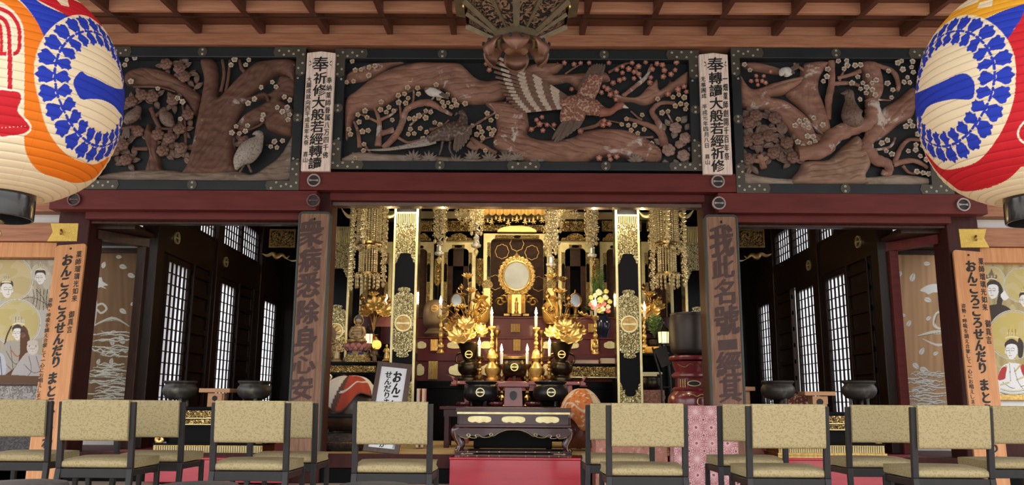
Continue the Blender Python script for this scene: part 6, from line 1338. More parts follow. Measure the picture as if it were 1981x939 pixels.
# ---------------------------------------------------------------- candlesticks and candles
def stick_profile(y0, y1, r):
    """baluster between base y0 and top y1"""
    H = y0-y1; f = lambda q: y0-q*H
    return [(r*1.5,y0),(r*1.55,f(.03)),(r*1.1,f(.06)),(r*.75,f(.10)),(r*1.2,f(.16)),(r*1.25,f(.22)),(r*.5,f(.28)),(r*.8,f(.33)),(r*.45,f(.38)),(r*.95,f(.46)),(r*.9,f(.50)),(r*.4,f(.55)),(r*.7,f(.60)),(r*.35,f(.66)),(r*.75,f(.72)),(r*.7,f(.76)),(r*.35,f(.82)),(r*.6,f(.88)),(r*1.5,f(.95)),(r*1.6,f(1.0)),(r*1.3,f(.99)),(r*.3,f(.97))]
def candle_on(cx, ystick, ytop, yflame, D, rs, label_s, label_c, zb=None, wx=3.2):
    k = mpp(P(cx, ytop, D))
    pr = stick_profile(ystick, ytop, abs(rs))
    if rs > 6: pr = [(10,ystick),(11,ystick-3),(8,ystick-7),(13,ystick-17),(14,ystick-25),(8,ystick-33),(5,ystick-37),(10,ystick-44),(9,ystick-49)] + stick_profile(ystick-46, ytop, 5)[5:]
    if rs: LT('candlestick', label_s, 'candlestick', cx, ystick, D, [('base', gold if rs > 0 else brass, pr[:5]), ('stem', gold if rs > 0 else brass, pr[4:-4]), ('drip_pan', gold if rs > 0 else brass, pr[-5:])], 'turned candlesticks on the altar', 18, zb=zb)
    p = P(cx, ytop, D)
    if zb is not None and not rs: p.z = zb
    t = thing('candle', label_c, 'candle', p, group='lit altar candles'); h = zat(cx, yflame+10, D)-p.z
    MB().lathe([(wx*k*.8,0),(wx*k,h),(wx*k*.85,h+.004),(0,h)], n=14).build('wax', wax, t)
    MB().lathe(sm([(.0005,h+.004),(1.4*k,h+2.5*k),(2.6*k,h+6*k),(2.1*k,h+9.5*k),(.8*k,h+14*k),(.0,h+17.5*k)],3), n=10).build('flame', flame_m, t)
    lamp((p.x, p.y-.02, p.z+h+.14), 1.5, .03, (1,.66,.30), 'candle_light')
for a in ((951,738,632,602,11.12,7,'tall gilt candlestick left of the centre incense burner','lit candle on the tall left gilt stick',TT),
          (1037,738,634,602,11.12,7,'tall gilt candlestick right of the centre incense burner','lit candle on the tall right gilt stick',TT),
          (927,738,690,661,11.04,-6,'short brass candlestick beside the left bronze vase','lit candle beside the left bronze vase',TT),
          (1063,738,690,661,11.04,-6,'short brass candlestick beside the right bronze vase','lit candle beside the right bronze vase',TT),
          (970,788,705,673,10.56,-5,'brass candlestick between the left black burner and red stand','lit candle in front of the centre burner, left one',TL),
          (1020,788,705,673,10.56,-5,'brass candlestick between the red stand and right black burner','lit candle in front of the centre burner, right one',TL),
          (852,684,610,580,12.05,5,'gilt candlestick before the brown domed jar','lit candle before the brown domed jar',S3),
          (1152,684,612,583,12.05,5,'gilt candlestick before the fresh flower bouquet','lit candle before the fresh flower bouquet',S3),
          (747,610,609,577,12.2,0,'','lit candle on the small black table at left',zat(747,609,12.2)),
          (1247,684,614,591,12.2,5,'gilt candlestick by the green plant at right','lit candle by the green plant at right',zat(1247,684,12.2))):
    candle_on(*a)
# extra gilt stands seen around the centre
for (cx,y0,y1,r,D,lab) in ((960,700,640,5,11.84,'short gilt stand behind the left tall candle'),(1048,700,640,5,11.84,'short gilt stand behind the right tall candle')):
    t = LT('gilt_stand', lab, 'stand', cx, y0+37, D, [('stem', gold_dark, stick_profile(y0+37,y1,r))], 'short gilt stands', 16, zb=SB)
# ---------------------------------------------------------------- front long table with burners, dishes, red stand
D = 10.15; p = P(992,787,D); k = mpp(p); T = thing('long_table', 'long dark maroon table behind the altar desk, holding black burners', 'table', (p.x, D, FZ)); zt = p.z-FZ; TZ = p.z
MB().box(-142*k,142*k,0,.5,zt-.04,zt).build('top', lacq_maroon, T, smooth=0, bev=.006); MB().box(-134*k,134*k,.03,.05,zt-.12,zt-.04).build('apron', lacq_maroon, T, smooth=0)
for sx in (-1,1):
    for y in (.04,.42): MB().box(sx*128*k-.03,sx*128*k+.03,y,y+.05,0,zt-.04).build('leg', lacq_maroon, T, smooth=0, bev=.005)
for (cx, lab) in ((930,'black round burner with gold crest, left on the long table'),(1065,'black round burner with gold crest, right on the long table')):
    yb = 787; t = LT('iron_burner', lab, 'incense burner', cx, yb, 10.42, [('bowl', black_iron, sm([(14,779),(26,776),(33,768),(34,760),(31,748),(28,744),(31,741),(31,738.5),(28,739),(26,746)],3))], 'black round burners', 32, zb=TL); kk = mpp(P(cx,yb,10.42)); ringmark(t, cx, 760, 10.42, 8.5, 34.2*kk, gold_pale, yb)
    for i in range(3): a = -PI/2+i*2*PI/3+.5; MB().tube([(19*kk*math.cos(a),19*kk*math.sin(a),14*kk),(19.5*kk*math.cos(a),19.5*kk*math.sin(a),7*kk),(19.5*kk*math.cos(a),19.5*kk*math.sin(a),0.002)], [5*kk,3.5*kk,4*kk], 8).build('leg', black_iron, t)
p = P(993,787,10.32); k = mpp(p); p.z = TL; T = thing('red_stand', 'red wooden incense stand with a dark leaf cutout, centre of the long table', 'stand', p); Z = lambda y: zat(993,y,10.32)-p.z
m = MB(); m.add([(-18*k,-.09,0),(18*k,-.09,0),(16.5*k,-.08,Z(750)),(-16.5*k,-.08,Z(750)),(-18*k,.09,0),(18*k,.09,0),(16.5*k,.08,Z(750)),(-16.5*k,.08,Z(750))], [(0,1,2,3),(1,5,6,2),(5,4,7,6),(4,0,3,7)]); m.build('body', redt, T, smooth=0, bev=.004)
MB().box(-30*k,30*k,-.13,.13,Z(750),Z(741)).build('tray', redt, T, smooth=0, bev=.008); MB().box(-26*k,26*k,-.1,.1,Z(741),Z(739)).build('tray_lip', redt, T, smooth=0)
m = MB(); m.prism(cat([(0,Z(757)),(6*k,Z(760)),(7*k,Z(766)),(5*k,Z(772)),(0,Z(775)),(-5*k,Z(772)),(-7*k,Z(766)),(-6*k,Z(760))],4,True), -.094,-.082); m.build('cutout', black_iron, T)
dish_m = M('maroon lacquer dish', (.07,.012,.014), rough=.18, coat=.6)
for (cx, lab) in ((896,'small maroon dish at the left end, beside the left black burner'),(960,'small maroon dish between the left black burner and red stand'),(1030,'small maroon dish between the red stand and right burner'),(1098,'small maroon dish right of the right black burner')):
    LT('lacquer_dish', lab, 'dish', cx, 787, 10.25, [('bowl', dish_m, (sm([(8,787),(12,785),(13.5,781),(12.5,778.5),(10,779),(6,782)],3), dict(wob=.04, nw=10, n=40)))], 'small maroon dishes', zb=TL)
# ---------------------------------------------------------------- altar desk
D = 9.15; p = P(993,880,D); k = mpp(p); T = thing('altar_desk', 'maroon altar desk with gilt cloud plates and curled legs, front centre', 'desk', (p.x, D, FZ)); Zd = lambda y: zat(993,y,D)-FZ
desk_m = M('maroon black lacquer', (.040,.009,.012), (.055,.013,.016), .25, coat=.5, ns=4)
MB().box(-110*k,110*k,-.015,.42,Zd(802),Zd(798)).build('top', gold_pale, T, smooth=0)
MB().box(-112*k,112*k,-.02,.42,Zd(798),Zd(789)).build('top_board', desk_m, T, smooth=0, bev=.004)
MB().box(-107*k,107*k,0,.4,Zd(823),Zd(802)).build('drawer_case', desk_m, T, smooth=0, bev=.004)
MB().box(-113*k,113*k,-.02,.42,Zd(828),Zd(822)).build('lower_board', desk_m, T, smooth=0, bev=.006)
for x in (-66,0,66):
    w, h = 23*k, 6.5*k; z = (Zd(803)+Zd(822))/2
    MB().prism([(x*k+a,z+b) for a,b in cat([(-w,0),(-w*.92,-h*.6),(-w*.6,-h*.95),(-w*.35,-h*.75),(0,-h*1.05),(w*.35,-h*.75),(w*.6,-h*.95),(w*.92,-h*.6),(w,0),(w*.9,h*.7),(w*.5,h),(-w*.5,h),(-w*.9,h*.7)],4,True)], -.012,0).build('cloud_plate', gold_pale, T, bev=.002)
for x in (-103,-34,34,103):
    m = MB()
    for j in range(4): m.box((x-6+j*4)*k,(x-4+j*4)*k,-.008,0,Zd(821),Zd(804))
    m.build('grooved_post', desk_m, T, smooth=0)
pl = [(-112,829),(112,829),(113,840),(104,846),(92,848),(80,845),(70,847),(58,846),(48,842),(38,843),(26,836),(12,832),(0,831),(-12,832),(-26,836),(-38,843),(-48,842),(-58,846),(-70,847),(-80,845),(-92,848),(-104,846),(-113,840)]
MB().prism([(x*k,Zd(y)) for x,y in pl[::-1]], -.005,.05).build('scalloped_apron', desk_m, T, smooth=0, bev=.003)
for s in (-1,1):
    m = MB(); e = [(0,832),(14,833),(28,838),(38,844),(46,843),(44,839),(40,841),(46,846),(60,847),(68,842),(74,843),(72,848),(82,848),(90,844),(88,840),(84,843),(90,849),(104,846)]
    m.tube([(s*x*k,-.012,Zd(y)) for x,y in cat(e,4)], .8*k, 6); m.build('gilt_scroll_line', gold_pale, T)
    for y_ in (0,.34):
        m = MB(); q = cat([(106,828,9),(113,836,10),(109,850,7.5),(103,862,6),(106,870,5.5),(110,873,5),(107,877,4),(102,874,3)],5)
        m.tube([(s*x*k,y_+.03,Zd(yy)) for x,yy,r in q], [r*k for x,yy,r in q], 10, .7); m.build('curled_leg', desk_m, T)
        m = MB(); m.tube([(s*x*k,y_-.012,Zd(yy)) for x,yy in cat([(114,836),(112,848),(106,860),(104,868),(108,875),(111,872),(108,869)],4)], .6*k, 5); m.build('leg_gilt_line', gold_dark, T)
MB().box(-113*k,113*k,-.03,.44,Zd(877),Zd(873)).build('stand_rail', desk_m, T, smooth=0, bev=.003); 
for s in (-1,1): MB().prism([(s*113*k,Zd(882.5)),(s*113*k,Zd(877)),(s*72*k,Zd(877)),(s*80*k,Zd(880)),(s*96*k,Zd(880)),(s*100*k,Zd(882.5))], -.03,.02).build('stand_foot', desk_m, T, smooth=0); m = MB(); m.tube([(s*x*k,-.034,Zd(y)) for x,y in ((78,878.5),(92,878.5),(96,880.5),(101,878.5),(98,877.5),(95,879.5))], .6*k, 5); m.build('foot_gilt_line', gold_pale, T)
m = MB()
for x in (-88,-70,-47,-27,24,42,69,88): m.ell((x*k,-.032,Zd(875)),(.008,.004,.006),8,5)
m.build('rail_studs', gold_pale, T)
# black chest seen under the desk
p = P(992,862,9.75); k = mpp(p); T = thing('black_chest', 'low black chest with panelled front under the altar desk', 'chest', (p.x, 9.75, FZ)); zz = lambda y: zat(992,y,9.75)-FZ
MB().box(-76*k,76*k,0,.3,.03,zz(833)).build('body', lacq_black, T, smooth=0, bev=.006)
for (a,b) in ((-74,-40),(-36,36),(40,74)): MB().ring([(a*k,zz(860)),(b*k,zz(860)),(b*k,zz(837)),(a*k,zz(837))],[((a+3)*k,zz(858)),((b-3)*k,zz(858)),((b-3)*k,zz(839)),((a+3)*k,zz(839))],-.01,0).build('panel_moulding', lacq_black, T, smooth=0)
for sx in (-1,1): MB().box(sx*70*k-.03,sx*70*k+.03,.02,.28,0,.03).build('foot', lacq_black, T, smooth=0)
# ================================================================ hanging gilt ornaments
def strand_mesh(L, r, seed):
    m = MB(); rr = random.Random(seed); n = max(4, int(L/.028)); pr = []
    for i in range(n):
        z = -L*i/n; pr += [(r*.35, z), (r*rr.uniform(.8,1.15), z-L/n*.4), (r*rr.uniform(.7,1.0), z-L/n*.7)]
    pr.append((0, -L)); return m.lathe(pr[::-1], n=6)
strand_gold = M('tarnished gilt beads', (.85,.74,.46), (.55,.43,.22), .3, .5, ns=60)
def garland(root, x, y, z0, z1, r, seed, name='side_garland'):
    m = MB(); rr = random.Random(seed); z = z0; i = 0
    while z > z1:
        s = r*rr.uniform(.75,1.15); rosette(m, x+rr.uniform(-.3,.3)*r, y-.02, z, s, 6)
        for k in range(4): a = rr.uniform(0,6.28); m.ell((x+s*.9*math.cos(a), y+rr.uniform(-.03,.03), z+s*.9*math.sin(a)), (.011,.011,.016), 6, 4)
        m.tube([(x,y,z),(x,y,z-s*1.5)], .004, 4); z -= s*1.45; i += 1
    m.lathe([(0,-.07),(.02,-.05),(.028,-.02),(.012,0)], (x,y,z1), 8); return m.build(name, strand_gold, root)
def chandelier(cx, D, label, sg):
    p = P(cx, 560, D); k = mpp(p); T = thing('hanging_gilt_canopy', label, 'hanging ornament', (p.x, D, 0), group='big gilt bead canopies'); Z = lambda y: zat(cx,y,D)
    def drum(y0, y1, r, n):
        L = Z(y0)-Z(y1); pr = None
        for i in range(n):
            a = 2*PI*i/n; loc = (r*k*math.cos(a), r*k*math.sin(a), Z(y0))
            if pr is None: pr = strand_mesh(L, .011, 3).build('bead_strand', strand_gold, T, loc)
            else: o = pr.copy(); C.objects.link(o); o.parent = T; o.location = loc; o.rotation_euler = (0,0,a*3); o.scale = (1,1,random.uniform(.97,1.03))
    drum(380, 474, 23, 26); drum(472, 530, 17, 20)
    for (y, r) in ((378,25),(472,25),(478,18),(530,20)): MB().lathe([(r*k*.75,Z(y)-.02),(r*k,Z(y)-.012),(r*k,Z(y)+.012),(r*k*.75,Z(y)+.02)], n=32).build('ring_band', gold_dark, T)
    m = MB()
    for j in range(3): m.lathe([(0,-.03),(.016,-.015),(.012,.005),(0,.02)], (0,0,-.03-j*.05), 6)
    m.tube([(0,0,0),(0,0,-.15)], .004, 4); rosette(m, 0, 0, 0, .03, 5); q0 = None
    for i in range(16):
        a = 2*PI*i/16; loc = (22*k*math.cos(a), 22*k*math.sin(a), Z(533)-.01*(i % 3))
        if q0 is None: q0 = m.build('bottom_pendant', strand_gold, T, loc)
        else: o = q0.copy(); C.objects.link(o); o.parent = T; o.location = loc
    q0 = None
    for i in range(14):
        a = 2*PI*i/14; loc = (27*k*math.cos(a), 27*k*math.sin(a), Z(480+4*(i % 2)))
        if q0 is None: m = MB(); rosette(m, 0, 0, 0, .035, 5); q0 = m.build('hanging_rosette', strand_gold, T, loc)
        else: o = q0.copy(); C.objects.link(o); o.parent = T; o.location = loc
    for j, (dx, dy, y1) in enumerate(((-30,-.05,555),(-26,.18,470),(32,-.05,548),(27,.18,480),(-4,-.24,470))): garland(T, dx*k, dy, Z(386), Z(y1), 5.6*k, 11+j)
    MB().tube([(0,0,Z(378)),(0,0,3.9)], .01, 6).build('hanging_chain', gold_dark, T)
    m = MB(); m.lathe([(36*k,Z(384)),(38*k,Z(380)),(20*k,Z(370)),(4*k,Z(360))], n=24)
    m.build('canopy_roof', gold_dark, T)
    for s in (-1,1):
        m = MB(); q = cat([(26,412,5),(34,419,5),(44,418,3.5),(52,410,1.5),(56,404,.5)],4); m.tube([(s*x*k,-.0,Z(y)) for x,y,r in q], [r*k for x,y,r in q], 8, .5); m.build('curled_wing', gold_pale, T)
    return T
chandelier(710, 11.05, 'big gilt bead canopy hanging at left, beside the left gilt pillar', -1); chandelier(1292, 11.05, 'big gilt bead canopy hanging at right, above the big singing bowl', 1)
silver = M('silvered lamp bowl', (.78,.74,.62), rough=.28, metal=.6)
def lamp_garland(cx, D, y1, label, seed, wing):
    p = P(cx, y1, D); k = mpp(p); T = thing('hanging_lamp_garland', label, 'hanging ornament', (p.x, D, 0), group='slender gilt lamp garlands'); Z = lambda y: zat(cx,y,D)
    for j, dx in enumerate((-9,0,9,-4,5)): garland(T, dx*k, .03*(j % 2)-.04*(j > 2), Z(392), Z(y1-24-9*abs(j-1)), 5.2*k, seed+j)
    m = MB(); m.lathe([(2*k,Z(y1)),(9*k,Z(y1-3)),(10*k,Z(y1-7)),(6*k,Z(y1-9)),(5.5*k,Z(y1-19)),(6.5*k,Z(y1-20)),(3*k,Z(y1-24)),(0,Z(y1-26))], n=18); m.build('lamp_bowl', silver, T)
    m = MB(); m.lathe([(0,Z(y1+16)),(3*k,Z(y1+12)),(5*k,Z(y1+6)),(2*k,Z(y1+1))], n=10); rosette(m, 0, -.02, Z(y1+7), 5*k, 6); m.build('lamp_pendant', gold_pale, T)
    if wing:
        for s in (-1,1): m = MB(); q = cat([(2,402,3),(10,404,4),(20,399,3),(26,393,1)],4); m.tube([(s*x*k,-.04,Z(y)) for x,y,r in q], [r*k for x,y,r in q], 8, .5); m.build('curled_wing', gold_pale, T)
    MB().tube([(0,0,Z(394)),(0,0,3.9)], .008, 6).build('hanging_chain', gold_dark, T)
    for y in (412,440,462): m = MB(); m.tube([(x*k,-.05,Z(yy)) for x,yy in cat([(-1,y-6),(5,y-2),(1,y+4),(6,y+9),(3,y+13)],5)], 1.2*k, 6); m.build('scroll_hook', silver, T)
lamp_garland(850, 11.9, 496, 'slender gilt lamp garland above the brown domed jar', 30, True); lamp_garland(921, 12.3, 481, 'slender gilt lamp garland left of the pleated gold curtain', 40, False)
lamp_garland(1075, 12.3, 476, 'slender gilt lamp garland right of the pleated gold curtain', 50, False); lamp_garland(1145, 11.9, 500, 'slender gilt lamp garland above the fresh flower bouquet', 60, True)
lamp_garland(1066, 11.6, 518, 'lower gilt lamp garland above the right golden lotus spray', 70, False)
m = MB(); F = FR(1000,405,12.1); T = thing('hanging_filigree_valance', 'gilt filigree clusters hanging under the lintel around the pleated curtain', 'valance', (F.o.x, 12.1, 0)); k = F.k
for sx in (-1,1):
    m = MB(); rr = random.Random(9+sx)
    for i in range(40): x = sx*rr.uniform(70,118)*k; z = zat(1000,400+rr.random()*rr.random()*40,12.1); rosette(m, x, rr.uniform(-.05,.05), z, rr.uniform(.025,.045), 5)
    for i in range(5): m.tube([(sx*(75+i*10)*k,0,zat(1000,405,12.1)),(sx*(75+i*10)*k,0,3.9)], .004, 4)
    m.build('filigree_cluster', strand_gold, T)
# ================================================================ left of the altar
def box_thing(name, label, cat_, x0,x1,y0,D,dep,mat,zb=FZ,group=None,top=.03,legs=True,apron=None,amat=None):
    a, b = P(x0,y0,D), P(x1,y0,D); T = thing(name, label, cat_, ((a.x+b.x)/2, D, zb), group=group); hw = (b.x-a.x)/2; z = a.z-zb
    MB().box(-hw,hw,0,dep,z-top,z).build('top', mat, T, smooth=0, bev=.005)
    if apron: MB().box(-hw*.97,hw*.97,.015,.04,z-top-apron,z-top).build('apron', amat or mat, T, smooth=0)
    if legs:
        for sx in (-1,1):
            for y in (.02,dep-.07): MB().box(sx*(hw-.04)-.025,sx*(hw-.04)+.025,y,y+.05,0,z-top).build('leg', mat, T, smooth=0, bev=.004)
    return T, hw, z
T, hw, z = box_thing('side_shelf','black side shelf with a gilt carved band, left of the framed sign','shelf',628,728,700,10.75,.40,lacq_black,apron=.0); SH = z+FZ
MB().box(-hw*.98,hw*.98,-.004,.03,z-.13,z-.05).build('carved_band', gold_relief_warm, T, smooth=0); MB().box(-hw,hw,.03,.38,z-.16,z-.03).build('case', lacq_black, T, smooth=0)
k = mpp(P(640,735,10.75)); m = MB(); m.tube([(-hw+.06+x*k, -.0, z-.16-y*k) for x,y in cat([(0,0),(5,4),(2,12),(-1,20),(4,26),(1,30)],4)], [2.2*k]*21, 6); m.build('gilt_bracket', gold_pale, T)
# seated statue on lotus throne
D = 10.9; p = P(690,699,D); k = mpp(p); p.z = SH; T = thing('seated_statue', 'small seated robed statue on a painted lotus throne, on the left shelf', 'statue', p); Z = lambda y: zat(690,y,D)-SH
stat = M('pale gilded figure', (.42,.30,.15), (.30,.20,.10), .45, .5, ns=14); pinkp = M('faded pink lotus paint', (.30,.09,.08), (.38,.16,.14), .6, ns=12); bluep = M('blue and gold paint', (.03,.04,.16), (.36,.26,.10), .5, ns=16, lo=.45, hi=.55)
MB().lathe([(27*k,0),(27*k,Z(694)),(22*k,Z(691)),(22*k,Z(687))], n=8, sy=.75).build('gilt_base', gold_relief_fine, T, smooth=0)
MB().lathe([(19*k,Z(688)),(21*k,Z(684)),(15*k,Z(681)),(14*k,Z(678))], n=24, sy=.75).build('blue_tier', bluep, T)
m = MB()
for ly in range(2):
    for i in range(12): a = 2*PI*(i+.5*ly)/12; m.ell(((19+3*ly)*k*math.cos(a),(19+3*ly)*k*.75*math.sin(a),Z(674-ly*4)), (5.5*k,4*k,6*k), 8, 6)
m.lathe([(18*k,Z(679)),(21*k,Z(672)),(18*k,Z(664))], n=20, sy=.75); m.build('lotus_seat', pinkp, T)
m = MB(); m.lathe(sm([(17*k,Z(665)),(19*k,Z(661)),(15*k,Z(656)),(11*k,Z(650)),(11.5*k,Z(640)),(10*k,Z(633)),(4*k,Z(629)),(3.2*k,Z(627))]), n=24, sy=.72)
for s in (-1,1): m.tube(cat([(s*9.5*k,-.0,Z(634)),(s*13.5*k,-.03,Z(645)),(s*11*k,-.09,Z(653)),(s*3*k,-.12,Z(655))],5), [3.4*k,3.5*k,3.5*k,3.5*k,3.4*k,3.3*k,3.2*k,3.1*k,3*k,2.8*k,2.6*k,2.5*k,2.4*k,2.2*k,2*k,1.8*k], 8); m.ell((s*9*k,-.09,Z(661)),(10*k,.05,4*k),10,6)
for j in range(4): m.tube([(x*k,-.085-.01*j,Z(636+5*j)-abs(x)*.0*k) for x in (-8,-4,0,4,8)], .9*k, 5)
m.build('robed_body', stat, T)
m = MB(); m.ell((0,-.0,Z(621)),(5.6*k,6*k,7.4*k),14,10); m.ell((0,-6*k,Z(622)),(1.1*k,1.2*k,2.0*k),6,5)
for s in (-1,1): m.ell((s*5.6*k,0,Z(622)),(1*k,1.4*k,3.4*k),6,5); m.tube([(s*1.2*k,-5.6*k,Z(619.5)),(s*2.6*k,-5.5*k,Z(619)),(s*3.8*k,-4.6*k,Z(619.6))], .45*k, 5)
m.tube([(-1.6*k,-5.4*k,Z(625.4)),(0,-5.9*k,Z(625.7)),(1.6*k,-5.4*k,Z(625.4))], .5*k, 5); o = m.build('head', stat, T)
m = MB(); m.ell((0,.8*k,Z(617.5)),(6*k,6.2*k,6*k),14,8); m.ell((0,1*k,Z(611)),(2.8*k,2.8*k,2.6*k),10,6); m.build('hair', M('dark blue-grey curls', (.05,.06,.10), rough=.6, bs=.8, ns=90), T)
m = MB(); m.tube([(9*k*math.cos(t),5*k,Z(620)+10*k*math.sin(t)) for t in [2*PI*i/30 for i in range(30)]], .8*k, 5, closed=True); m.tube([(0,5*k,Z(632)),(0,4*k,Z(640))], .8*k, 5); m.build('halo_ring', gold_dark, T)
def figurine(cx, yb, D, h, label, mat, zb, halo=False, group='small statuettes on the left shelf'):
    p = P(cx, yb, D); k = mpp(p); p.z = zb; T = thing('statuette', label, 'statuette', p, group=group); u = h*k
    MB().lathe([(.24*u,0),(.25*u,.05*u),(.15*u,.09*u),(.17*u,.15*u)], n=12).build('base', mat, T)
    m = MB(); m.lathe(sm([(.15*u,.15*u),(.14*u,.3*u),(.11*u,.45*u),(.13*u,.62*u),(.12*u,.70*u),(.05*u,.75*u),(.04*u,.77*u)],3), n=14, sy=.8)
    for s in (-1,1): m.tube(cat([(s*.11*u,0,.68*u),(s*.17*u,-.04*u,.55*u),(s*.06*u,-.12*u,.52*u)],4), [.045*u]*8+[.03*u], 6)
    m.ell((0,-.01*u,.84*u),(.065*u,.07*u,.085*u),10,8); m.ell((0,.01*u,.93*u),(.035*u,.035*u,.035*u),8,5); m.build('standing_body', mat, T)
    if halo:
        m = MB(); m.prism(circ(0,.80*u,.20*u,20,.24*u), .06*u,.08*u)
        for i in range(9): a = PI*i/8; m.tube([(.2*u*math.cos(a),.07*u,.8*u+.24*u*math.sin(a)),(.30*u*math.cos(a),.07*u,.8*u+.34*u*math.sin(a))], .012*u, 4)
        m.build('rayed_halo', mat, T)
    return T
wood_fig = M('brown wooden figure', (.14,.075,.04), (.20,.11,.06), .5, ns=14)
figurine(634, 700, 11.0, 68, 'tall brown statuette with a rayed halo at the left end of the shelf', wood_fig, SH, True); figurine(651, 700, 10.80, 44, 'gilt statuette left of the seated statue', stat, SH); figurine(724, 699, 10.95, 30, 'small brown statuette right of the seated statue', wood_fig, SH)
figurine(747.5, 699, 11.1, 34, 'little gold statuette left of the gilt pillar', gold, zat(741,699,11.1))
box_thing('small_stand','small black stand beside the left gilt pillar carrying a gold statuette','stand',738,758,699,11.0,.2,lacq_black)
# lit lantern and amber lamp behind the shelf
def paper_lamp(cx, y0, y1, w, D, label, zb, mat=lamp_glow):
    p = P(cx, y1, D); k = mpp(p); p.z = zb; T = thing('lit_lantern', label, 'lamp', p, group='small lit altar lanterns'); Z = lambda y: zat(cx,y,D)-zb
    MB().lathe([(w*.5*k,0),(w*.5*k,.02),(w*.15*k,.03),(w*.12*k,Z(y1)),(w*.55*k,Z(y1)+.005),(w*.55*k,Z(y1)+.02)], n=6).build('stand', black_iron, T, smooth=0)
    MB().lathe([(w*.48*k,Z(y1)+.02),(w*.52*k,Z(y0))], n=6).build('shade', mat, T, smooth=0)
    MB().lathe([(w*.75*k,Z(y0)),(w*.7*k,Z(y0)+.015),(w*.3*k,Z(y0-10)),(w*.12*k,Z(y0-16)),(w*.15*k,Z(y0-20)),(0,Z(y0-26))], n=6).build('roof', black_iron, T, smooth=0)
    m = MB()
    for i in range(6): a = 2*PI*i/6; m.tube([(w*.5*k*math.cos(a),w*.5*k*math.sin(a),Z(y1)),(w*.54*k*math.cos(a),w*.54*k*math.sin(a),Z(y0))], .6*k, 4)
    m.build('ribs', black_iron, T)
    lamp((p.x,p.y-.35,zb+Z((y0+y1)/2)), 1.2, .06); return T
T, hw, z = box_thing('altar_table','small dark table behind the left shelf carrying a lit lantern','table',694,752,690,11.6,.4,lacq_black); paper_lamp(712, 647, 668, 16, 11.8, 'small lit lantern with black roof beside the seated statue', z+FZ)
LT('amber_lamp', 'low amber lamp glowing right of the seated statue', 'lamp', 728, 690, 11.75, [('base', black_iron, [(5,690),(6,688),(3,686),(3,676)]), ('shade', lamp_glow2, sm([(4,676),(8,672),(9,667),(7,661),(3,659)]))], zb=z+FZ)
T, hw, z = box_thing('offering_table','small black table with painted apron at the left, carrying one candle','table',722,780,609,12.1,.35,lacq_black,apron=.14,amat=pinkp); Z7 = z+FZ
bouquet(722, 650, 11.9, -1, 'golden lotus spray behind the seated statue at left', [(728,592,18,1.0,.2,-.05),(712,604,16,.9,-.5,-.02),(742,604,17,.8,.6,-.05),(708,588,12,.5,-.6,0)], [(722,575,13,0)], [(742,573,6,0),(700,576,5,0),(752,582,5,0)])
LT('gilt_vase','gilt vase holding the left golden lotus spray','vase',722,690,11.95,[('body', gold_dark, sm([(10,690),(10,686),(6,682),(11,670),(11,660),(6,652)],3)),('flared_rim', gold_dark, [(6,652),(9,648),(8,647.5),(5,651)])], zb=P(722,690,11.6).z-.0)
# mokugyo with red and white cloth, cushion
D = 9.75; p = P(668,838,D); k = mpp(p); T0 = thing('round_cushion', 'dark patterned floor cushion under the wooden fish drum', 'cushion', (p.x, D+.1, FZ+.012)); 
cush = relief_mat('dark damask', (.05,.035,.03), (.018,.012,.012), 16, metal=0, rough=.7, depth=.004); hz = zat(668,838,D)-FZ-.012
MB().lathe(sm([(60*k,0),(70*k,hz*.35),(66*k,hz*.75),(50*k,hz),(0,hz*.97)]), n=40).build('cushion_body', cush, T0)
m = MB(); m.tube([(68.5*k*math.cos(t),68.5*k*math.sin(t),hz*.45) for t in [2*PI*i/60 for i in range(60)]], .012, 6, closed=True); m.build('piping', gold_dark, T0)
zc = hz+FZ+.026; T = thing('wooden_fish_drum', 'large dark carved wooden fish drum on a cushion, half under a red and white cloth', 'drum', (p.x, D+.1, zc))
drum_m = M('dark carved wood', (.032,.017,.011), (.06,.032,.02), .38, ns=5, det=6, bs=.5, bd=.01); Zq = lambda y: zat(668,y,D+.1)-zc
m = MB(); R_ = 52*k; HH = Zq(735)
PF1 = sm([(R_*.5,0),(R_*.85,HH*.12),(R_,HH*.40),(R_*.95,HH*.62),(R_*.75,HH*.84),(R_*.4,HH*.97),(0,HH)]); m.lathe(PF1, n=40, sy=.85); m.build('drum_body', drum_m, T)
m = MB(); m.tube([(R_*1.01*math.cos(t),R_*.86*math.sin(t),HH*.30) for t in [PI*1.05+PI*.9*i/24 for i in range(25)]], .02, 8); m.build('sound_slot', ink, T)
m = MB()
for j in range(5):
    m.tube([(R_*(.25+.17*j)*math.cos(t)-R_*.1,-R_*.86*math.sqrt(max(0,1-((.25+.17*j)*math.cos(t)*.9)**2))*(.95-.22*math.sin(t)),HH*.34+HH*.03*j+HH*.14*math.sin(t)) for t in [PI*.1+PI*.8*i/12 for i in range(13)]], .010, 5)
m.build('carved_scales', drum_m, T)
clothm = attr_mat('patched silk cloth', .75, bs=.2, ns=90)
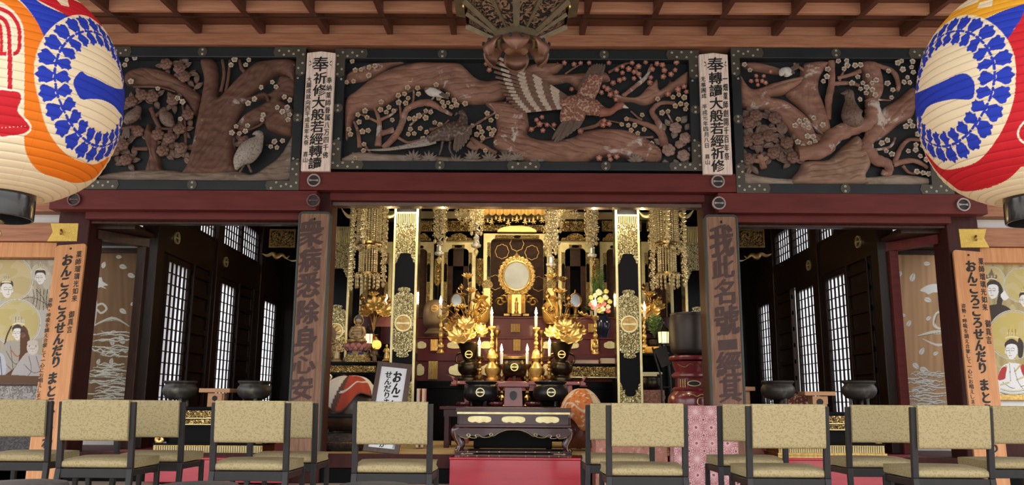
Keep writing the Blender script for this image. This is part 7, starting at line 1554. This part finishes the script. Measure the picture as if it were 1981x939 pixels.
def drape(name, label, c, prof, yaw, palette, spokes=8, lo=.5, hi=.8, sy=.85, ph=0, gap=.022):
    """cloth laid over a turned shape: follows its profile from the crown down, hem at lo..hi of the way"""
    T = thing(name, label, 'cloth', c); nu, nv = 160, 60; pf = np.array(prof)[::-1]; pf = pf[:int(len(pf)*.93)]
    sl = np.r_[0, np.cumsum(np.hypot(*np.diff(pf, axis=0).T))]; sl /= sl[-1]
    U, V_ = np.meshgrid(np.linspace(0,2*PI,nu,endpoint=False), np.linspace(0.0,1,nv+1))
    hem = lo+(hi-lo)*(.5+.5*np.cos(U-ph))+.07*np.cos(U*4+yaw)+.03*np.sin(U*7); q = V_*hem
    r = np.interp(q, sl, pf[:,0]); z = np.interp(q, sl, pf[:,1]); nr = np.interp(q+.02, sl, pf[:,0])-np.interp(q-.02, sl, pf[:,0]); nz = np.interp(q+.02, sl, pf[:,1])-np.interp(q-.02, sl, pf[:,1]); L = np.hypot(nr,nz)+1e-6
    wr = gap+V_*(.014*(1+np.sin(U*9+2*V_))+.010*(1+np.sin(U*15+4)))+.006*(1+np.sin(U*4+7*V_))*(V_ > .05); ox, oz = -nz/L*wr, np.abs(nr)/L*wr
    r = r+ox; z = z+np.maximum(oz, gap*.9)
    X = r*np.cos(U); Y = r*np.sin(U)*sy - .02*V_*np.sin(-U); Zz = z
    cv = Canvas(U, V_, palette[0]); bw = 2*PI/spokes; UU = U+yaw+.25*np.sin(2*U)+.25*V_; s = np.floor(UU/bw).astype(int) % 2; cv.c[(s == 1).ravel()] = palette[1]
    e = np.abs((UU % bw)-bw/2) > bw/2-.05; cv.c[e.ravel()] = palette[2]; cv.c[(V_ > .95).ravel()] = palette[2]; mid = (np.abs(V_-.6) < .02) & (s == 0); cv.c[mid.ravel()] = palette[1]
    if len(palette) > 3:
        n_ = vnoise((X*1).ravel(), (Zz+Y).ravel(), 60, 5); cv.c[n_ > .55] = palette[3]; cv.c[n_ < -.7] = palette[4]
    o = color_mesh('cloth_body', np.stack([X,Y,Zz],-1).reshape(-1,3), nu, nv, cv.c, clothm, T, wrap=True); s_ = o.modifiers.new('t','SOLIDIFY'); s_.thickness = .005; s_.offset = 0; return T
drape('draped_cloth', 'red and white patched cloth draped over the wooden fish drum', (p.x, D+.1, zc), PF1, .6, ((.40,.055,.03),(.62,.55,.46),(.10,.05,.04)), spokes=7, lo=.42, hi=.74, ph=PI*1.15, gap=.034)
# orange cloth over a second drum at right of the desk
D = 9.86; p = P(1126,838,D); k = mpp(p); T = thing('wooden_fish_drum', 'smaller red-brown drum under an orange brocade cloth, right of the altar desk', 'drum', (p.x, D, FZ+.0365)); Zq = lambda y: zat(1126,y,D)-FZ-.0365; R_ = 36*k; HH = Zq(758)
PF2 = sm([(R_*.6,0),(R_*.95,HH*.15),(R_,HH*.45),(R_*.85,HH*.75),(R_*.4,HH*.96),(0,HH)]); MB().lathe(PF2, n=36, sy=.9).build('drum_body', M('red-brown drum wood', (.14,.04,.022), (.20,.065,.035), .3, ns=6), T)
drape('draped_cloth', 'orange and white brocade cloth over the smaller drum right of the desk', (p.x, D, FZ+.0365), PF2, .1, ((.50,.16,.04),(.52,.40,.26),(.40,.14,.05),(.62,.50,.36),(.42,.05,.03)), spokes=6, lo=.45, hi=.7, ph=PI*1.6, sy=.9)
# ================================================================ framed white sign
tl, tr, bl, br, ty, by = 729, 800, 705, 768, 703, 880
pt, pb = P((tl+tr)/2, ty, 9.34), P((bl+br)/2, by, 9.14); pb.z = FZ+.004; zax = (pt-pb).normalized(); xax = Vector((1,0,-.0)); xax = (xax-zax*xax.dot(zax)).normalized(); yax = zax.cross(xax); F = Frame((pt+pb)/2, Matrix((xax,yax,zax)).transposed())
L_2 = (pt-pb).length/2; hw = 34.5*F.k; T = thing('framed_sign', 'tall framed white sign with black hand-brushed kana, leaning by the left gilt pillar', 'sign', M=F.mw())
e = 9*F.k; MB().ring([(-hw,-L_2),(hw,-L_2),(hw,L_2),(-hw,L_2)],[(-hw+e,-L_2+e),(hw-e,-L_2+e),(hw-e,L_2-e),(-hw+e,L_2-e)],-.018,.015).build('frame', wood_dark if 0 else M('brown frame wood', (.06,.032,.02), (.085,.048,.03), .5, sc=(14,14,1.5), ns=3), T, smooth=0, bev=.004)
MB().box(-hw+e*.9,hw-e*.9,0,.012,-L_2+e*.9,L_2-e*.9).build('paper', M('white paper', (.80,.81,.84), rough=.8), T, smooth=0)
k_ = lambda x, y: (560+x/2.943, 620+y/2.943)
m = MB(); column(m, 'おんころころ', F, k_(618,290), k_(577,690), 17, -.002, .012, .045, 1.0, .05); m.build('lettering', ink, T, smooth=0)
m = MB(); column(m, 'せんだりまとうぎそわか', F, k_(566,290), k_(530,725), 13.5, -.002, .010, .04, 1.0, .05); m.build('lettering', ink, T, smooth=0)
m = MB(); column(m, '一畑薬師', F, k_(602,690), k_(592,732), 5, -.002, .0, .0, .95, .0); m.build('small_lettering', ink, T, smooth=0)
# red books beside the pillar
for i, (x, lab) in enumerate(((808,'upright red brocade sutra book right of the framed sign'),(818,'second upright sutra book with pale pages right of the framed sign'))):
    p = P(x, 800, 9.9+.05*i); k = mpp(p); T = thing('sutra_book', lab, 'book', (p.x, 9.9+.05*i, FZ+.0365 if 0 else FZ+.02)); h = zat(x,752,9.9)-FZ-.02
    MB().box(-3.2*k,3.2*k,0,.16,0,h).build('cover', M('red brocade cover', (.40,.09,.05), (.55,.32,.20), .6, ns=60), T, smooth=0, bev=.003); MB().box(-2.4*k,2.4*k,-.003,.155,.006,h-.006).build('pages', M('paper pages', (.72,.64,.52), rough=.8), T, smooth=0)
# ================================================================ right of the altar
# singing bowl on red stand
D = 9.85; CXB = 1336; p = P(CXB,700,D); k = mpp(p); T = thing('bowl_stand', 'maroon tiered stand with gilt line ornaments under the big singing bowl', 'stand', (p.x, D, FZ)); Z = lambda y: zat(CXB,y,D)-FZ
st_m = M('maroon stand lacquer', (.13,.016,.02), (.17,.024,.028), .28, coat=.3, ns=4)
A0 = PI/8
MB().lathe([(35*k,Z(700)),(41*k,Z(697)),(42*k,Z(693)),(40*k,Z(690))], n=32).build('top_ring', st_m, T)
MB().lathe([(30*k,Z(722)),(33*k,Z(712)),(36*k,Z(701))], n=32).build('curved_neck', st_m, T); MB().lathe([(34*k,Z(732)),(37*k,Z(729)),(37*k,Z(725)),(32*k,Z(721))], n=32).build('collar', st_m, T)
MB().lathe([(31*k,Z(754)),(31*k,Z(731))], n=8, a0=A0).build('panelled_waist', st_m, T, smooth=0); MB().lathe([(36*k,Z(757)),(37*k,Z(753)),(33*k,Z(750))], n=32).build('collar', st_m, T)
MB().lathe(sm([(44*k,Z(800)),(46*k,Z(785)),(44*k,Z(768)),(34*k,Z(756))]), n=32).build('bulging_foot', st_m, T); MB().lathe([(48*k,0),(48*k,Z(812)),(42*k,Z(800))], n=32).build('base', st_m, T)
m = MB(); m.ring(circ(-1*k,Z(743),13*k,24,5.5*k), circ(-1*k,Z(743),11*k,24,4*k), -31.6*k,-29*k); m.build('oval_gilt_ring', gold_pale, T); MB().prism(circ(-1*k,Z(743),11*k,24,4*k), -30.2*k,-28.5*k).build('oval_opening', ink, T)
for x in (-24,-20.5,-17): MB().tube([(x*k,-math.sqrt(31**2-x*x)*k-.004,Z(y)) for y in (735,743,750)], 1.1*k, 6).build('gilt_bar', gold_dark, T)
m = MB(); m.tube([(x*k,-46*k*math.sqrt(max(0,1-(x/48)**2))-.012,Z(y)) for x,y in cat([(-14,767),(-11,764),(-6,765),(0,768),(6,765),(11,764),(15,767),(12,770),(4,771),(1,776),(2,783),(12,785),(20,787),(24,795)],4)], .9*k, 6); m.build('gilt_cloud_line', gold_pale, T)
m = MB(); m.tube([(x*k,-34*k*math.sqrt(max(0,1-(x/40)**2))-.008,Z(y)) for x,y in cat([(-30,706),(-18,712),(-8,706),(0,709),(8,706),(18,712),(28,706)],4)], .9*k, 6); m.build('gilt_neck_line', gold_dark, T)
zb = FZ+Z(690); Tb = thing('singing_bowl', 'huge dull dark singing bowl on the maroon stand at right', 'singing bowl', (p.x, D, zb)); Zb = lambda y: zat(CXB,y,D)-zb
bm_ = M('dull dark bronze bowl', (.035,.026,.024), (.05,.038,.034), .42, .55, ns=5, bs=.05, bd=.002)
MB().lathe(sm([(18*k,0),(34*k,Zb(684)),(38.5*k,Zb(668)),(40*k,Zb(645)),(39*k,Zb(625)),(36*k,Zb(609)),(34.5*k,Zb(609)),(36*k,Zb(625)),(36*k,Zb(660))],4), n=56).build('bowl', bm_, Tb); MB().lathe([(37*k,Zb(611)),(37.4*k,Zb(608)),(34*k,Zb(608))], n=56).build('rim_band', bm_, Tb)
# right table with carved gilt band, books, cushion box
T, hw, z = box_thing('carved_table','black table with a carved gilt band right of the red altar table','table',1100,1196,704,11.45,.2,lacq_black); ZR = z+FZ
m = MB().box(-hw*.97,hw*.97,-.006,.03,z-.17,z-.04); m.build('carved_band', gold_relief_warm, T, smooth=0); MB().box(-hw,hw,.03,.19,z-.2,z-.03).build('case', lacq_black, T, smooth=0); MB().box(-hw,hw,-.012,.02,z-.185,z-.172).build('gilt_edge', gold_pale, T, smooth=0)
def book(x0,x1,y0,y1,D,label,cov,zb,yaw=0):
    a, b = P(x0,y1,D), P(x1,y1,D); T = thing('sutra_book', label, 'book', ((a.x+b.x)/2, D, zb), yaw); hw = (b.x-a.x)/2; h = P(x0,y0,D).z-P(x0,y1,D).z
    MB().box(-hw,hw,0,.17,0,h).build('pages', M('aged pages', (.55,.42,.30), rough=.8), T, smooth=0); MB().box(-hw-.004,hw+.004,-.004,.174,-.0,.006).build('lower_cover', cov, T, smooth=0); MB().box(-hw-.004,hw+.004,-.004,.174,h-.004,h+.004).build('upper_cover', cov, T, smooth=0)
book(1110,1158,696,704,11.47,'red sutra book lying on the carved table, left of the black one', M('red cover', (.25,.03,.03), rough=.5), ZR); book(1163,1192,692,704,11.47,'black sutra box lying on the carved table, right of the red book', lacq_black, ZR)
# fresh flowers in a blue vase
LT('blue_vase','dark blue glazed vase with fresh flowers on the red step at right','vase',1165,652,12.5,[('body', M('dark blue glaze', (.008,.012,.035), rough=.12), sm([(11,652),(13,646),(16,634),(16.5,624),(12,615),(8,612)],3)),('rim', M('blue vase rim', (.010,.014,.04), rough=.12), [(8,612),(10.5,609),(9.5,608),(6,612)])], zb=S2)
p = P(1160,606,12.5); k = mpp(p); T = thing('flower_bouquet','fresh bouquet of white, pink and yellow flowers with fern in the blue vase','bouquet',p); rr = random.Random(4)
fern = MB(); st = MB()
for i in range(70):
    a = rr.uniform(0,2*PI); t = rr.random(); tip = Vector(((-4+26*math.cos(a)*(1-t*.75))*k, 14*math.sin(a)*k, (8+88*t)*k)); st.tube([(0,0,0),tuple(tip*.5),tuple(tip)], .5*k, 4)
    for j in range(9):
        c = tip*(.55+.45*j/9); b = rr.uniform(0,6.28); L = 6*k
        fern.add([tuple(c),tuple(c+Vector((math.cos(b)*L*.5-L*.12,math.sin(b)*L*.4,L*.25))),tuple(c+Vector((math.cos(b)*L,math.sin(b)*L*.6,L*.45))),tuple(c+Vector((math.cos(b)*L*.5+L*.12,math.sin(b)*L*.4,L*.1)))],[(0,1,2,3)])
o = fern.build('fern_leaves', pine, T, smooth=0, fix=False); o['kind'] = 'stuff'; st.build('stems', pine, T)
fm = {'white_flower':M('white petals',(.72,.70,.60),rough=.6),'yellow_flower':M('pale yellow petals',(.68,.62,.24),rough=.6),'pink_flower':M('pink petals',(.62,.22,.24),rough=.6)}
for nm, L in (('white_flower',((1157,568,7),(1146,588,6),(1170,578,6),(1165,600,6),(1150,574,5),(1175,596,5))),('yellow_flower',((1160,583,7),(1171,566,5),(1150,597,6),(1142,578,5),(1178,586,5),(1158,604,5))),('pink_flower',((1166,590,6),(1146,598,5),(1157,594,5),(1175,604,5),(1140,592,4)))):
    for (x,y,r) in L:
        c = P(x,y,12.5)-p; m = MB()
        for q in range(7): a = 2*PI*q/7; m.ell((c.x+r*.55*k*math.cos(a), -.13+.02*math.sin(q*2), c.z+r*.55*k*math.sin(a)), (r*.45*k,.018,r*.42*k), 7, 5)
        m.ell((c.x,-.14,c.z), r*.3*k, 7, 5); m.build(nm, fm[nm], T)
# right hand small table, plant, lantern, lotus, yellow cloth
T, hw, z = box_thing('side_altar_table','dark side table behind the right gilt pillar carrying plant, lantern and candle','table',1232,1300,684,12.0,.55,lacq_black); ZS = z+FZ
paper_lamp(1284, 643, 667, 20, 12.15, 'lit lantern with dark roof beside the big singing bowl', ZS)
T = LT('plant_pot','dark bronze pot of green sprays on the right side table','plant pot',1266,684,12.42,[('pot', bronze, sm([(8,684),(10,680),(14,668),(13,658)],3)),('rim', bronze, [(13,658),(15,656),(14,655),(10,658)])], zb=ZS)
sprig(1266, 654, 12.42, 'bushy green plant in the dark pot behind the right gilt pillar', 34, 48, 22, seed=8)
T = thing('folded_cloth','folded golden-yellow cloth on the right side table, left of the lit lantern','cloth',(P(1262,672,12.06).x, 12.03, ZS)); k = mpp(P(1262,672,12.06)); MB().box(-14*k,16*k,0,.12,0,.10).build('folds', M('golden yellow silk', (.70,.36,.05), (.60,.28,.03), .5, ns=9, bs=.5), T, bev=.03); MB().box(-13*k,15*k,-.004,.11,.045,.055).build('fold_line', gold_dark, T, smooth=0)
bouquet(1262, 607, 12.80, 1, 'golden lotus spray above the right side table', [(1258,604,19,1.0,-.2,-.05),(1272,592,13,.8,.5,-.05),(1246,600,13,.9,-.5,-.03)], [(1258,576,15,0),(1250,592,10,-.03)], [(1245,556,5,0),(1275,575,5,0)])
T, hw, z = box_thing('tall_stand','tall dark stand at right holding a gilt vase of golden lotus','stand',1236,1290,640,12.65,.3,lacq_black)
LT('gilt_vase','gilt vase holding the right golden lotus spray','vase',1262,640,12.8,[('body', gold_dark, sm([(9,640),(9,637),(5,634),(10,625),(9,617),(5,613)],3)),('flared_rim', gold_dark, [(5,613),(7,610.5),(6.5,610),(4,613)])], zb=z+FZ)
# folding chair behind the stand
T = thing('folding_chair','folded dark metal chair leaning behind the big singing bowl','chair',(P(1290,775,10.6).x, 10.6, FZ)); k = mpp(P(1290,760,10.6)); Z = lambda y: zat(1290,y,10.6)-FZ
for s in (-1,1): MB().tube([(s*9*k,0,0),(s*9*k,.02,Z(730)),(s*12*k-8*k,.04,Z(690)),(s*12*k-12*k,.05,Z(672))], .012, 8).build('tube_leg', chair_steel, T)
MB().add([(-22*k,.03,Z(675)),(2*k,.03,Z(668)),(10*k,.0,Z(705)),(-8*k,.0,Z(712)),(-22*k,.05,Z(675)),(2*k,.05,Z(668)),(10*k,.02,Z(705)),(-8*k,.02,Z(712))],[(0,1,2,3),(7,6,5,4),(0,4,5,1),(1,5,6,2),(2,6,7,3),(3,7,4,0)]).build('folded_seat', chair_steel, T, smooth=0); MB().tube([(-9*k,0,Z(750)),(9*k,0,Z(750))], .009, 6).build('cross_bar', chair_steel, T)
# white-clothed low table with dark bowl, red brocade box behind the right pillar
T, hw, z = box_thing('clothed_table','low table with a pale cloth right of the right gilt pillar, holding a dark bowl','table',1232,1280,722,11.5,.3,wood_dark); MB().box(-hw-.01,hw+.01,-.01,.3,z-.02,z+.012).build('pale_cloth', M('pale yellow cloth', (.62,.58,.36), (.54,.50,.30), .8, ns=8), T, bev=.01); MB().box(-hw-.012,hw*.6,-.016,-.008,z-.12,z+.0).build('cloth_fall', M('pale cloth fall', (.60,.56,.36), rough=.8), T, smooth=0)
LT('dark_bowl','dark bronze bowl below the pale cloth, right of the right gilt pillar','bowl',1258,770,11.30,[('bowl', bronze, sm([(12,756),(20,752),(23,742),(21,732),(22,729),(19,731)],3)),('foot', bronze, [(11,770),(14,757)])], zb=zat(1258,770,11.14)+.003)
box_thing('low_stand','low dark stand under the dark bronze bowl','stand',1230,1286,770,11.14,.30,wood_dark)
T = thing('brocade_chest','chest wrapped in red roundel brocade beside the right gilt pillar','chest',(P(1250,768,10.86).x,10.86,FZ+.002)); k = mpp(P(1250,768,10.86)); h = zat(1250,755,10.86)-FZ-.002
MB().box(-44*k,36*k,0,.24,0,h).build('brocade_wrap', M('red roundel brocade', (.24,.06,.045), (.40,.20,.15), .6, ns=34, bs=.2), T, smooth=0, bev=.01); m = MB()
for i in range(5): m.tube([((-34+i*16+6.5*math.cos(t))*k,-.004,h-.09+6.5*k*math.sin(t)) for t in [2*PI*j/20 for j in range(20)]], .7*k, 5, closed=True)
m.build('roundels', gold_dark, T)
# ================================================================ incense tables of the side bays
lightwood = M('pale new wood', (.42,.20,.085), (.50,.26,.12), .5, sc=(1,12,12), ns=3, bs=.05)
def incense_table(x0, x1, yt, D, labels, sgn, bowls, boxpx):
    a, b = P(x0,yt,D), P(x1,yt,D); hw = (b.x-a.x)/2; T = thing('incense_table', labels[0], 'table', ((a.x+b.x)/2, D, FZ), group='black and gilt incense tables'); z = a.z-FZ; k = mpp(a); Z = lambda y: zat((x0+x1)/2,y,D)-FZ
    MB().box(-hw,hw,-.01,.42,z-.03,z).build('top', lacq_black, T, smooth=0, bev=.004); MB().box(-hw*.97,hw*.97,0,.4,z-.20,z-.03).build('case', lacq_black, T, smooth=0)
    MB().box(-hw*.97,hw*.97,-.012,0,z-.115,z-.04).build('carved_band', gold_relief_warm, T, smooth=0); MB().box(-hw*.97,hw*.97,-.012,0,z-.175,z-.13).build('carved_band', gold_relief_warm, T, smooth=0)
    for q in (z-.122,z-.185): MB().box(-hw,hw,-.02,0,q,q+.008).build('gilt_edge', gold_pale, T, smooth=0)
    MB().box(-hw*.85,hw*.85,.05,.36,Z(862),z-.19).build('dark_waist', lacq_black, T, smooth=0)
    for s in (-1,1):
        m = MB(); q = cat([(-2,838,4),(4,842,5),(10,846,4.5),(12,853,4),(6,857,4),(1,852,3.5),(4,848,3)],4); m.tube([(s*(hw-13*k)+s*x*k,-.02,Z(y)) for x,y,r in q], [r*k for x,y,r in q], 8, .8); m.build('gilt_scroll_foot', gold, T)
    MB().box(-hw*1.04,hw*1.04,-.05,.42,Z(862),Z(858)).build('base_moulding', lacq_black, T, smooth=0); MB().box(-hw*1.02,hw*1.02,-.05,.40,Z(877),Z(862)).build('base', gold_dark, T, smooth=0)
    n = 46; 
    for i in range(n): x = -hw*1.0+2*hw*(i+.5)/n; (MB().tube([(x,-.056,Z(876)),(x,-.064,Z(863))], hw/n*.75, 6)).build('gilt_rib', gold_pale, T) if i == 0 else None
    r0 = [c for c in T.children if c.name.startswith('gilt_rib')][0]
    for i in range(1,n): o = r0.copy(); C.objects.link(o); o.parent = T; o.location = (2*hw*i/n,0,0)
    MB().box(-hw*1.05,hw*1.05,-.07,.42,0,Z(877)).build('gilt_sill', gold_dark, T, smooth=0)
    for (cx, lab) in bowls:
        p = P(cx, 783, D+.2); kk = mpp(p); t = thing('bronze_incense_bowl', lab, 'incense bowl', (p.x, D+.2, a.z), group='green-black bronze incense bowls'); Zz = lambda y: max(zat(cx,y,D+.2)-a.z, 0.02)
        MB().lathe(sm([(16*kk,Zz(774)),(26*kk,Zz(769)),(32*kk,Zz(759)),(31.5*kk,Zz(751)),(28*kk,Zz(746)),(27.5*kk,Zz(744)),(31*kk,Zz(740)),(31*kk,Zz(738)),(28*kk,Zz(738.5)),(26*kk,Zz(750))],3), n=36).build('bowl', verdigris, t)
        for i in range(3): q = -PI/2+.5+i*2*PI/3; MB().tube([(17*kk*math.cos(q),17*kk*math.sin(q),Zz(771)),(18*kk*math.cos(q),18*kk*math.sin(q),Zz(778)+.006),(18*kk*math.cos(q),18*kk*math.sin(q),0.003)], [5*kk,3.2*kk,4*kk], 8).build('leg', verdigris, t)
    cx, y0 = boxpx; p = P(cx, 787, D+.1); kk = mpp(p); t = thing('offertory_stand', labels[1], 'stand', (p.x, D+.12, a.z), group='pale wood offertory stands'); Zz = lambda y: zat(cx,y,D+.12)-a.z
    MB().box(-14*kk,14*kk,0,.16,0,Zz(y0+9)).build('body', lightwood, t, smooth=0, bev=.003); MB().box(-30*kk,30*kk,-.03,.2,Zz(y0+8),Zz(y0)).build('tray', lightwood, t, smooth=0, bev=.004)
    MB().prism([(5.5*kk*math.cos(q),Zz(y0+19)+5.5*kk*math.sin(q)) for q in [PI/2+i*2*PI/6 for i in range(6)]] if sgn < 0 else cat([(0,Zz(y0+14)),(5*kk,Zz(y0+16)),(6.5*kk,Zz(y0+22)),(2*kk,Zz(y0+27)),(-2*kk,Zz(y0+27)),(-6.5*kk,Zz(y0+22)),(-5*kk,Zz(y0+16))],3,True), -.004,.002).build('cutout', ink, t)
    MB().box(12*kk,17*kk,.02,.1,Zz(y0+24),Zz(y0+9)).build('side_slat', lightwood, t, smooth=0)
incense_table(309, 513, 787, 9.12, ('black and gilt carved incense table in the left bay','pale wood offertory stand between the left two bronze bowls'), -1, ((346,'bronze incense bowl at the left end of the left incense table'),(490,'bronze incense bowl at the right end of the left incense table')), (413,752))
incense_table(1502, 1700, 797, 9.12, ('black and gilt carved incense table in the right bay','pale wood offertory stand between the right two bronze bowls'), 1, ((1506,'bronze incense bowl at the left end of the right incense table'),(1664,'bronze incense bowl at the right end of the right incense table')), (1588,758))
# red-brown draped drum and pale rack in the right bay
T = thing('wooden_rack','pale wooden rack beside the right character board','rack',(P(1450,880,9.5).x, 9.4, FZ)); k = mpp(P(1450,800,9.5)); Z = lambda y: zat(1450,y,9.5)-FZ
MB().box(-14*k,12*k,0,.2,Z(757),Z(749)).build('top_bar', lightwood, T, smooth=0, bev=.003); MB().box(-5*k,4*k,.06,.12,.03,Z(757)).build('upright', lightwood, T, smooth=0, bev=.003); MB().prism([(-10*k,0),(26*k,0),(22*k,.05),(10*k,.09),(4*k,.14),(-6*k,.14)], .03,.15).build('foot', M('reddish rack foot', (.28,.09,.06), rough=.5), T, smooth=0, bev=.003)
T = thing('side_drum','drum under a dark red patterned cloth behind the right incense table','drum',(P(1555,870,10.6).x,10.6,FZ)); k = mpp(P(1555,800,10.6)); H = zat(1555,762,10.6)-FZ
MB().lathe(sm([(25*k,0),(40*k,H*.3),(42*k,H*.6),(30*k,H*.9),(0,H)]), n=32).build('drum_body', drum_m, T); MB().lathe(sm([(44*k,H*.55),(43*k,H*.7),(31*k,H*.93),(0,H*1.02)]), n=32).build('patterned_cover', M('dark red dotted cloth', (.10,.012,.016), (.40,.36,.26), .7, ns=40, lo=.56, hi=.62), T)
# carved transoms and dragon brackets deep in the side bays
for sx in (-1,1):
    cx = 547 if sx < 0 else 1453; F = FR(cx, 462, 13.0); k = F.k; T = thing('mounted_carved_transom', 'gilt openwork panel with cloud bracket, deep in the %s bay' % ('left' if sx < 0 else 'right'), 'carved panel', F.o)
    MB().ring([(-25*k,-18*k),(25*k,-18*k),(25*k,18*k),(-25*k,18*k)],[(-23*k,-16*k),(23*k,-16*k),(23*k,16*k),(-23*k,16*k)],-.03,.0).build('gilt_frame', gold_dark, T, smooth=0); MB().box(-23*k,23*k,-.01,.02,-16*k,16*k).build('openwork', relief_mat('dim gilt openwork', (.40,.27,.09),(.012,.008,.004),20), T, smooth=0)
    m = MB(); q = cat([(-34,-32,1),(-24,-36,3),(-14,-32,4),(-6,-38,6),(4,-34,4),(12,-40,2),(18,-36,1)],4); m.tube([(sx*-x*k*1.0,-.1,z*k) for x,z,r in q], [r*k for x,z,r in q], 8, .6); m.build('dragon_bracket', gold_dark, T)
    m = MB()
    for (x0,x1,y) in ((-90,30,22),(-70,30,26),(10,40,-46)): m.tube([(sx*-x*k,-.12,z*k) for x,z in cat([(x0,y+6),(x0+14,y),(x0+30,y+3),(x1,y+4)],4)], [.6*k]*4+[1.6*k]*9, 6, .6)
    m.build('gilt_beam_curve', gold_pale, T)
for sx in (-1,1):                         # curved gilt beam edges between pillar and post
    cx = 650 if sx < 0 else 1346; F = FR(cx, 428, 12.2); k = F.k; T = thing('mounted_gilt_beam', 'curved gilt-edged black beam high beside the %s inner post' % ('left' if sx < 0 else 'right'), 'beam', F.o)
    MB().box(-60*k,60*k,0,.15,-16*k,8*k).build('black_beam', lacq_black, T, smooth=0)
    for i, y in enumerate((8,0,-7)): m = MB(); m.tube([(-sx*x*k,-.01,z*k) for x,z in cat([(-40,y),(-5,y+1),(12,y-1),(25,y-5)],5)], [1.9*k]*12+[1.2*k]*4, 6); m.build('gilt_edge', gold_pale, T)
